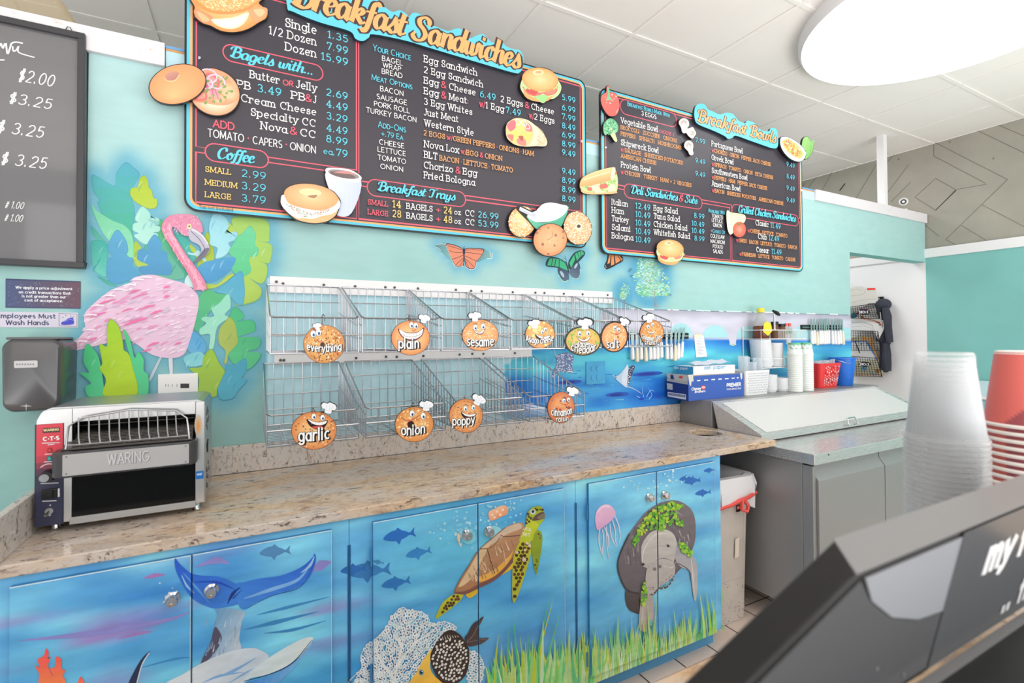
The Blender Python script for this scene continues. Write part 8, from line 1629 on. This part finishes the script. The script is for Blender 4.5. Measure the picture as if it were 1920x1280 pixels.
# ------------------------------------------------------------------ knife strips
def knives(crop, xs, ytop, yhb, ybot, strip, where, grp):
    f_ = FY(YW-.024); x0, x1, y0, y1 = strip; a0 = f_.uv(*cpx(crop, x0, y0)); a1 = f_.uv(*cpx(crop, x1, y1))
    t = thing('knife_strip', 'black magnetic strip holding spreading knives '+where, 'knife strip', ((a0[0]+a1[0])/2, YW-.01, a1[1]))
    MB().box(a0[0], a1[0], YW-.016, YW-.001, min(a0[1], a1[1]), max(a0[1], a1[1])).build('bar', 'black', t, bev=.002); MB().box(a0[0]+.004, a1[0]-.004, YW-.0175, YW-.0165, (a0[1]+a1[1])/2-.003, (a0[1]+a1[1])/2+.003).build('magnet', 'steel', t)
    for i, (x, dy, lean, cream) in enumerate(xs):
        u, zb = f_.uv(*cpx(crop, x, ybot+dy)); zh = f_.uv(*cpx(crop, x, yhb+dy))[1]; zt = f_.uv(*cpx(crop, x, ytop+dy))[1]; y = YW-.026
        if i == 0: pos = 'leftmost of the knives'
        elif i == len(xs)-1: pos = 'rightmost of the knives'
        else: pos = 'knife number %d from the left' % (i+1)
        pos = {0: 'leftmost', len(xs)-1: 'rightmost'}.get(i) or ('second third fourth fifth sixth seventh eighth ninth tenth eleventh twelfth thirteenth fourteenth'.split()[i-1]+' from the left')
        t = thing('spreading_knife', ('cream' if cream else 'white')+' handled spreading knife '+where+', '+pos, 'knife', (u, y, zb), group=grp)
        hl = zh-zb; b = MB(); b.tube([(u-lean*.0, y, zb+.004), (u+lean*hl*.5, y, zb+hl*.5), (u+lean*hl, y, zh)], [.0125, .0115, .0085], 8); b.ball((u, y, zb+.006), .0122, .0122, .010, 10, 6); b.build('handle', 'cream' if cream else 'whiteplastic', t, smooth=True)
        L2 = zt-zh; c = u+lean*hl; d = lean; q = [(c-.006, y+.001, zh-.004), (c+.006, y+.001, zh-.004), (c+.012+d*L2*.6, y+.001, zh+L2*.55), (c+.011+d*L2, y+.001, zt-.012), (c+.003+d*L2, y+.001, zt), (c-.008+d*L2, y+.001, zt-.01), (c-.010+d*L2*.6, y+.001, zh+L2*.5)]
        MB().prism(q, (0, .0015, 0)).build('blade', 'blade', t)
M['cream'] = mat('cream_handle', (236, 226, 204), .35); M['blade'] = mat('blade_steel', (188, 196, 198), .3, .8)
knives('Q', [(194,0,0,0),(230,18,0,1),(263,0,.0,0),(301,14,0,1),(336,0,.02,0),(365,0,.03,0),(393,-2,.05,0),(425,-14,.02,0),(469,-2,.02,0),(502,-2,.03,0),(533,10,.06,1),(556,-4,.1,0),(582,-16,.16,0)], 580, 702, 826, (170, 655, 615, 662), 'on the strip behind the upper baskets', 'spreading knives on the left strip')
knives('H', [(701,0,-.03,0),(722,-4,0,0),(748,8,.0,1),(773,0,.01,0),(792,-2,.02,0),(813,0,.03,0),(832,-2,.02,0),(852,-4,.04,0),(888,0,.0,0),(914,0,0,0),(940,2,0,0),(962,-4,.0,0),(988,4,-.06,1)], 476, 590, 714, (620, 985, 535, 580), 'on the strip beside the doorway', 'spreading knives on the right strip')
# taped receipt
f_ = FY(YW-.004); p = [f_.uv(*cpx('Q', x, y)) for x, y in ((690, 640), (764, 634), (794, 804), (704, 810))]; a = Art(f_, base=-.0008); a.slab(p, .0008, (236, 234, 236)); a.c = 'Q'; a.poly([(684,628),(748,622),(752,646),(690,650)], (226,222,196), False)
for k in range(11): y = 662+k*12; a.stroke([(704+k*1.6, y), (704+k*1.6+random.uniform(20, 62), y-3)], 4, (190,190,200), False, raised=False)
setp(a.build('paper_receipt', None, 'flat'), 'white paper receipt taped on the painted bridge pillar', 'paper')
# ------------------------------------------------------------------ passage wall: file rack and hoodie
fx = FX(XR-.05); CR['D'] = (1580, 480, 5.333)
q = lambda x, y, X=XR-.05: onX(*cpx('D', x, y), X)
t = thing('file_rack', 'black wire magazine rack full of papers on the white passage wall', 'rack', q(240, 1200)); 
M['bwire'] = mat('black_wire', (34, 34, 38), .4)
def grid(P, nu, nv, r=.0022):
    b = MB(); A, B, C_, D = [Vector(p) for p in P]
    for i in range(nu+1): s = i/nu; b.tube([A.lerp(B, s), D.lerp(C_, s)], r if 0 < i < nu else r*1.8, 4)
    for j in range(nv+1): s = j/nv; b.tube([A.lerp(D, s), B.lerp(C_, s)], r if 0 < j < nv else r*1.8, 4)
    return b
grid([q(60,1195,XR-.12), q(395,1205,XR-.12), q(340,1020,XR-.14), q(60,1000,XR-.14)], 12, 8).build('pocket', 'bwire', t)
grid([q(60,940,XR-.12), q(380,945,XR-.12), q(350,752,XR-.14), q(60,746,XR-.14)], 12, 8).build('pocket', 'bwire', t)
grid([q(60,620,XR-.12), q(365,625,XR-.12), q(320,475,XR-.14), q(60,512,XR-.14)], 12, 7).build('pocket', 'bwire', t)
b = MB(); [b.tube([q(x, 1200, XR-.03), q(x-30, 470, XR-.03)], .004, 6) for x in (60, 385)]; b.build('rack_frame', 'bwire', t)
CRM = (228, 226, 222)
def sheets(name, label, P, X, col, paintfn=None, th=.012):
    a = Art(FX(X), base=-th); a.c = 'D'; a.slab(a.uvs(P), th, col); paintfn and paintfn(a); return setp(a.build(name, None, 'flat'), label, 'paper')
sheets('paper_stack', 'grey-white folder stack sticking out of the top pocket of the wire rack', [(60,330),(130,305),(180,304),(235,330),(330,330),(352,440),(372,500),(360,540),(330,470),(260,470),(200,510),(60,510)], XR-.085, (214,212,206), lambda a: (a.poly([(242,320),(326,318),(328,338),(246,342)], (232,72,66), False), a.stroke([(80,400),(200,380),(230,340)], 4, (176,172,164)), a.stroke([(80,470),(200,440),(330,430)], 4, (186,182,174)), a.stroke([(80,350),(150,330),(190,345)], 4, (190,186,178))))
sheets('magazine', 'white brochure with a red-brown emblem leaning out of the middle pocket', [(165,570),(290,600),(428,650),(405,740),(360,840),(352,830),(300,690),(160,640)], XR-.095, (226,224,222), lambda a: (a.stroke([(190,615),(240,630),(300,645),(375,668)], 16, (176,84,62)), a.dots([(188,618),(196,606),(375,685)], 13, (176,84,62)), a.stroke([(225,628),(330,655)], 6, (232,214,206), False)))
sheets('paper_stack', 'loose white papers in the middle pocket of the wire rack', [(60,640),(160,600),(300,670),(380,780),(340,820),(310,745),(60,740)], XR-.088, (222,222,222), lambda a: (a.stroke([(70,670),(180,660)], 6, (170,196,216)), a.stroke([(90,705),(230,700),(310,740)], 4, (190,190,190))))
sheets('clipboard', 'brown clipboard with white paper and a black pen in the lower pocket', [(60,820),(200,805),(285,810),(300,870),(345,1000),(410,1190),(60,1190)], XR-.075, (196,146,84), lambda a: (a.poly([(60,850),(240,848),(270,880),(350,1040),(380,1180),(60,1180)], (80,130,206), False), a.poly([(60,860),(228,858),(322,1005),(350,1180),(60,1180)], (226,226,226), False), a.stroke([(124,850),(148,910),(170,968)], 10, (34,32,34)), a.dots([(186,878)], 9, (50,48,50)), a.poly([(100,840),(150,800),(190,820),(180,845)], (176,176,150), True), a.poly([(120,1050),(400,1030),(405,1185),(110,1180)], (196,190,166), False), a.poly([(190,1110),(225,1100),(235,1140),(200,1140)], (90,160,200)), a.poly([(330,1130),(365,1135),(360,1175),(335,1165)], (150,106,60)), a.stroke([(270,1165),(350,1185)], 9, (100,160,200))))
sheets('paper_stack', 'coloured leaflets in the top pocket of the wire rack', [(60,520),(330,520),(360,625),(60,620)], XR-.08, (176,174,170), lambda a: (a.poly([(165,522),(260,530),(255,545),(170,540)], (120,50,110), False), a.poly([(110,575),(200,545),(210,556),(130,590)], (130,40,40), False), a.poly([(80,590),(120,560),(150,620),(80,620)], (50,110,120))))
for nm, x, y in (('NO:1', 212, 562), ('NO:3', 222, 1080)):
    a = Art(FX(XR-.15), base=-.004); a.c = 'D'; a.slab(a.uvs(ell(x, y, 56, 24, 2)), .004, (24, 24, 26)); f_ = a.fr; u, v = f_.uv(*cpx('D', x-42, y+12)); u2 = f_.uv(*cpx('D', x+42, y+12))[0]; v2 = f_.uv(*cpx('D', x-42, y-14))[1]; letter(a, nm, u, v, v2-v, u2-u, (240, 240, 240), 'slab', .2); a.build('number_plate', t, 'flat')
# hoodie on a hook
t = thing('wall_hook', 'small black hook board on the white passage wall', 'hook', q(380, 450)); 
p = [q(358, 408, XR-.02), q(402, 404, XR-.02), q(402, 448, XR-.02), q(360, 452, XR-.02)]; MB().prism(p, (.018, 0, 0)).build('plate', 'black', t); h_ = q(383, 440, XR-.02); MB().tube([h_, h_+Vector((-.03, 0, -.005)), h_+Vector((-.035, 0, .02))], .005, 6).build('prong', 'chrome', t, smooth=True)
M['hood'] = mat('dark_fleece', (58, 60, 72), .9, bump=.4, bscale=160, var=.18, vscale=6)
out = [(368,470),(385,456),(415,458),(436,478),(432,505),(452,560),(462,640),(468,760),(484,800),(488,882),(462,884),(458,1000),(484,1060),(480,1146),(412,1150),(410,1000),(408,870),(362,850),(384,790),(402,700),(384,620),(372,540)]
def cloth():
    P = spline(out, True, 2); b = MB(); n = len(P); cx, cy = 425, 760; vs = []
    for s, d in ((1, .012), (1, .03), (.9, .07), (.6, .09), (.25, .085)):
        for k, (x, y) in enumerate(P): 
            sx = 428+(x-428)*s if s < 1 else x; w = q(sx, cy+(y-cy)*(s*.2+.8), XR-.0); vs.append((XR-d-(.012*math.sin(k*1.9+s*5) if s < 1 else 0), w.y, w.z))
    b.add(vs, [(i*n+k, i*n+(k+1) % n, (i+1)*n+(k+1) % n, (i+1)*n+k) for i in range(4) for k in range(n)]); b.f.append([4*n+k for k in range(n)]); b.m.append(0); return b
t = thing('hoodie', 'dark grey hooded jacket hanging beside the wire file rack', 'jacket', q(430, 1150)); cloth().build('garment', 'hood', t, smooth=True)
hp = q(405, 485, XR-.06); b = MB(); b.ball(hp, .05, .07, .06, 14, 9); b.build('hood', 'hood', t, smooth=True)
b = MB(); b.tube([q(428, 520, XR-.10), q(446, 600, XR-.11), q(452, 700, XR-.11), q(472, 860, XR-.09)], [.03, .038, .034, .03], 8); b.build('sleeve', 'hood', t, smooth=True)
b = MB(); b.tube([q(428, 870, XR-.07), q(438, 980, XR-.075), q(446, 1080, XR-.07), q(446, 1146, XR-.07)], [.035, .04, .036, .034], 8); b.build('sleeve', 'hood', t, smooth=True)
MB().tube([q(376, 560, XR-.1), q(384, 630, XR-.1)], .004, 6).build('drawcord', 'white', t, smooth=True)
# low glass topped case by the teal wall
p0, p1 = onX(1800, 712, XR-.03), onX(1900, 703, XR-.03)
t = thing('display_case', 'low glass topped case against the teal wall behind the red cups', 'case', (XR-.18, (p0.y+p1.y)/2, 0))
M['case'] = mat('pale_case', (196, 214, 222), .3); M['caseglass'] = mat('case_glass', (150, 190, 204), .08, spec=.8)
MB().box(XR-.33, XR-.03, 1.2, 1.98, 0.002, .93).build('case_body', 'caseglass', t, bev=.004); MB().box(XR-.34, XR-.025, 1.19, 1.99, .9305, .955).build('rim', 'white', t, bev=.003)
MB().prism([(XR-.32, 1.2, .956), (XR-.05, 1.2, 1.06), (XR-.035, 1.2, 1.06), (XR-.035, 1.2, .956)], (0, .78, 0)).build('sloped_top', 'case', t, bev=.002)
# ------------------------------------------------------------------ near counter with cups and the till
NZ = 1.05
o = MB().box(-1.0, 2.2, -.35, .447, NZ-.03, NZ).build('near_countertop', 'granite', bev=.004, origin=(.6, 0, NZ-.03)); setp(o, 'near granite counter edge in the bottom foreground', 'countertop')
t = thing('service_counter', 'white service counter body under the near granite top', 'counter', (.6, .05, 0)); MB().box(-.95, 2.15, -.32, .40, .0, NZ-.0305).build('counter_body', 'white', t)
# stack of clear cups, upside down
M['cupclear'] = clearmat('cup_plastic', (236, 238, 240), .17, .08)
tc_ = .775; cxy = onZ(1769, 660, 1.43)
def at_depth(x, y, d): return CAMP+ray(x, y)*d
top = at_depth(1769, 660, tc_); rb = .5*abs((at_depth(1823, 660, tc_)-at_depth(1715, 660, tc_)).length)*.80; rr_ = .5*abs((at_depth(1855, 820, tc_)-at_depth(1700, 820, tc_)).length)*.80
hcup = top.z-at_depth(1778, 822, tc_).z; pitch = .0078
pr = [(.0001, hcup-.004), (rb-.004, hcup-.004), (rb-.002, hcup), (rb, hcup-.002), (rb+.001, hcup-.006)]+[(rb+(rr_-.003-rb)*k/9, (hcup-.006)*(1-k/9)+.008*(k/9)) for k in range(1, 10)]+[(rr_-.0012, .0065), (rr_-.001, .005), (rr_+.001, .0035), (rr_+.001, .001), (rr_-.001, 0), (rr_-.003, .002)]
base = Vector((top.x, top.y, NZ)); n = int((top.z-hcup-NZ)/pitch)
o = MB().lathe(pr, base, 48, cap=False).build('clear_cup', 'cupclear', smooth=True, origin=base); setp(o, 'clear plastic cup nested upside down in the tall foreground stack', 'cup', 'clear cups in the foreground stack')
z0 = top.z-hcup-n*pitch; o.location.z = max(NZ, z0)
for k in range(1, n): dup(o, (base.x, base.y, z0+pitch*k))
dup(o, (base.x, base.y, top.z-hcup), 'topmost clear plastic cup of the tall foreground stack')
# stack of red paper cups
td = .86; ctr = at_depth(1936, 660, td); rt = .5*(at_depth(2001, 660, td)-at_depth(1871, 660, td)).length*.80; rw_ = .5*(at_depth(2027, 792, td)-at_depth(1846, 792, td)).length*.80; hr_ = ctr.z-at_depth(1936, 798, td).z
M['redcup'] = paint('red_cup_print', rough=.4, spec=.4); M['cuprim'] = mat('cup_rim', (244, 236, 230), .5)
def redcup(zb, art):
    t = thing('paper_cup', 'red printed paper cup nested upside down in the right foreground stack', 'cup', (ctr.x, ctr.y, zb), group='red paper cups in the foreground stack')
    n = 96; m_ = 30; a = Art(FY(0)); back = math.atan2(-ctr.y, -ctr.x)
    for k in range(n):
        th = 2*math.pi*k/n
        for i in range(m_):
            s = i/(m_-1); r = rt+(rw_-.003-rt)*s; z = hr_*(1-s)+.004*s
            a.v.append(Vector((ctr.x+r*math.cos(th), ctr.y+r*math.sin(th), zb+z)))
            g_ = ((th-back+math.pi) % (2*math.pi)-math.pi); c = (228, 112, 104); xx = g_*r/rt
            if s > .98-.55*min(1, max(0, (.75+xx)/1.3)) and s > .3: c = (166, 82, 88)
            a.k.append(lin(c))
    a.f = [(k*m_+i, ((k+1) % n)*m_+i, ((k+1) % n)*m_+i+1, k*m_+i+1) for k in range(n) for i in range(m_-1)]
    if art:      # printed rings, letters and beans wrapped on the wall of the cup
        def wrap(pts, col, w):
            n0 = len(a.v); P = [];
            for i in range(len(pts)):
                x0_, y0_ = pts[max(i-1, 0)]; x1_, y1_ = pts[min(i+1, len(pts)-1)]; l = math.hypot(x1_-x0_, y1_-y0_) or 1; nx, ny = -(y1_-y0_)/l*w/2, (x1_-x0_)/l*w/2
                for sg in (1, -1):
                    g_, s = pts[i][0]+sg*nx, pts[i][1]+sg*ny; r = rt+(rw_-.003-rt)*s+.0003; th = back+g_; P.append(Vector((ctr.x+r*math.cos(th), ctr.y+r*math.sin(th), zb+hr_*(1-s)+.004*s)))
            a.v += P; a.k += [lin(col)]*len(P); a.f += [(n0+2*i, n0+2*i+2, n0+2*i+3, n0+2*i+1) for i in range(len(pts)-1)]
        for cx_, cy_, rx_, ry_, a0, a1, w, col in ((.95, .18, .13, .045, 60, 330, .03, (236,140,60)), (.62, .17, .15, .05, 0, 360, .032, (236,140,60)), (.18, .19, .2, .07, 40, 330, .045, (238,140,60)), (.5, .74, .07, .028, 0, 360, .02, (214,110,108)), (.72, .82, .07, .026, 0, 360, .02, (206,104,104)), (.05, .76, .2, .09, 0, 360, .03, (206,104,100)), (.08, .78, .1, .04, 0, 360, .02, (206,104,100)), (.1, .88, .1, .05, 0, 360, .03, (206,104,100))):
            wrap([(cx_+rx_*math.cos(math.radians(a0+(a1-a0)*k/22)), cy_+ry_*math.sin(math.radians(a0+(a1-a0)*k/22))) for k in range(23)], col, w)
    a.build('cup_wall', t, 'redcup')
    MB().lathe([(.0001, hr_-.006), (rt-.004, hr_-.006), (rt-.004, hr_+.001), (rt-.001, hr_+.002), (rt+.0008, hr_-.003)], (ctr.x, ctr.y, zb), 48, cap=False).build('cup_base', 'cuprim', t, smooth=True)
    MB().lathe([(rw_-.0035, .004), (rw_-.0005, .0065), (rw_+.0018, .004), (rw_+.0012, .0005), (rw_-.002, 0)], (ctr.x, ctr.y, zb), 48, cap=False).build('cup_rim', 'cuprim', t, smooth=True); return t
zt = ctr.z-hr_; p2 = .0125; n = int((zt-NZ)/p2); z0 = zt-n*p2
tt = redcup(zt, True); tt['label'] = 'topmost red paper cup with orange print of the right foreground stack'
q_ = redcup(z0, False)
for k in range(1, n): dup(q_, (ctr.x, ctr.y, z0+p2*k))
# till screen (blurred, close to the camera)
M['tillgrey'] = mat('till_bezel', (122, 122, 123), .4, bump=.1, bscale=300); M['tillblack'] = mat('till_black', (24, 24, 25), .45); M['screen'] = mat('till_glass_reflection', (150, 153, 160), .22, spec=.6); M['tilldark'] = mat('till_dark_glass', (86, 87, 90), .2, spec=.6)
al = math.radians(12); up = Vector((0, -math.sin(al), math.cos(al))); nrm = Vector((0, -math.cos(al), -math.sin(al)))
Q0 = CAMP+Vector((0, .206, -.19)); fT_ = Frame(Q0, (1, 0, 0), up, nrm)      # front plane of the tilted terminal
def tp(x, y): return fT_.uv(x, y)
TL = tp(1605, 1078); lf = tp(1410, 1275); RX = .96; zb_ = tp(1700, 1282)[1]; TR = (RX, TL[1])
k_ = (TL[1]-zb_)/(TL[1]-lf[1]); BL = (TL[0]+(lf[0]-TL[0])*k_, zb_); BR = (RX, zb_)
bk = onY(1562, 1012, fT_.at(*TL).y+.035)-fT_.at(*TL)
t = thing('till_terminal', 'tilted black till terminal with a white lettered sticker, blurred in the near foreground', 'till', (.5, .2, NZ))
P4 = [fT_.at(*p) for p in (BL, BR, TR, TL)]
MB().prism(P4, bk).build('housing', 'tillblack', t, bev=.003, seg=3)
e_ = up*.0012; MB().hexa([P4[3]+e_*.1, P4[2]+e_*.1, P4[2]+bk+e_*.1, P4[3]+bk+e_*.1, P4[3]+e_, P4[2]+e_, P4[2]+bk+e_, P4[3]+bk+e_]).build('top_edge', 'tillgrey', t)
def panel(pts, d0, d1, name, m_, bev=0): MB().prism([fT_.at(u, v, d0) for u, v in pts], nrm*(d1-d0)).build(name, m_, t, bev=bev)
hh_ = TL[1]-zb_; L = lambda s: (TL[0]+(BL[0]-TL[0])*s, TL[1]-hh_*s)
a0, a1, b1 = L(.05), L(.46), L(.95)
curve = [(L(.46)[0]+.006, TL[1]-hh_*.13), (TL[0]+.03, TL[1]-hh_*.2), (TL[0]+.07, TL[1]-hh_*.38), (TL[0]+.12, TL[1]-hh_*.5), (TL[0]+.19, TL[1]-hh_*.56), (RX-.004, TL[1]-hh_*.6)]
panel([(TL[0]+.012, TL[1]-.005)]+curve[1:]+[(RX-.004, TL[1]-.005)], .0004, .0016, 'glass', 'screen')  # paler curved sheet: reflection on the upper screen, put in as colour
panel([(TL[0]+.006, TL[1]-.006), (b1[0]+.012, b1[1]), (RX-.004, b1[1]), (RX-.004, TL[1]-hh_*.605)]+[(u-.001, v-.0008) for u, v in curve[::-1][1:-1]], .0004, .0013, 'lower_glass', 'tilldark')
for u_, v_ in (tp(1690, 1262), tp(1640, 1250)): panel(ell(u_, v_, .0016, .0016, 0, 12), .0014, .0022, 'indicator', 'tillgrey')
a = Art(fT_, base=.0019, step=.0001)
(u0, v1) = tp(1805, 990); lx, lv = tp(1838, 1076); v_2 = tp(1832, 1030)[1]; hh = (v_2-lv)*1.3
a.polyuv([(u0, v1-hh*3.4), (RX-.006, v1-hh*3.4), (RX-.006, v1), (u0, v1)], (84, 86, 90)); a.strokeuv([(u0, v1-hh*3.4), (RX-.006, v1-hh*3.4), (RX-.006, v1), (u0, v1)], .0008, (140, 142, 146), True)
letter(a, 'my favorite', lx, lv, hh, hh*6.0, (248, 248, 250), 'sans', .27, shear=.1); lx, lv = tp(1872, 1148); letter(a, '.. friends', lx, lv, hh*.85, hh*4.2, (240, 240, 242), 'sans', .24)
a = clipart(a, fT_, 0, RX-.006, zb_, TL[1]); a.build('sticker', t)['label'] = 'white lettered sticker on the till'
yb_ = fT_.at(*BR).y; zz_ = fT_.at(*BR).z
MB().box(.1, RX-.01, .06, yb_-.002, NZ+.0006, zz_-.002).build('till_base', 'tillblack', t, bev=.004, seg=3)
MB().box(.12, RX-.012, yb_-.012, yb_-.004, zz_-.0018, zz_+.001).build('base_edge_highlight', 'tillgrey', t)  # grey strip painting the highlight along the base's top edge
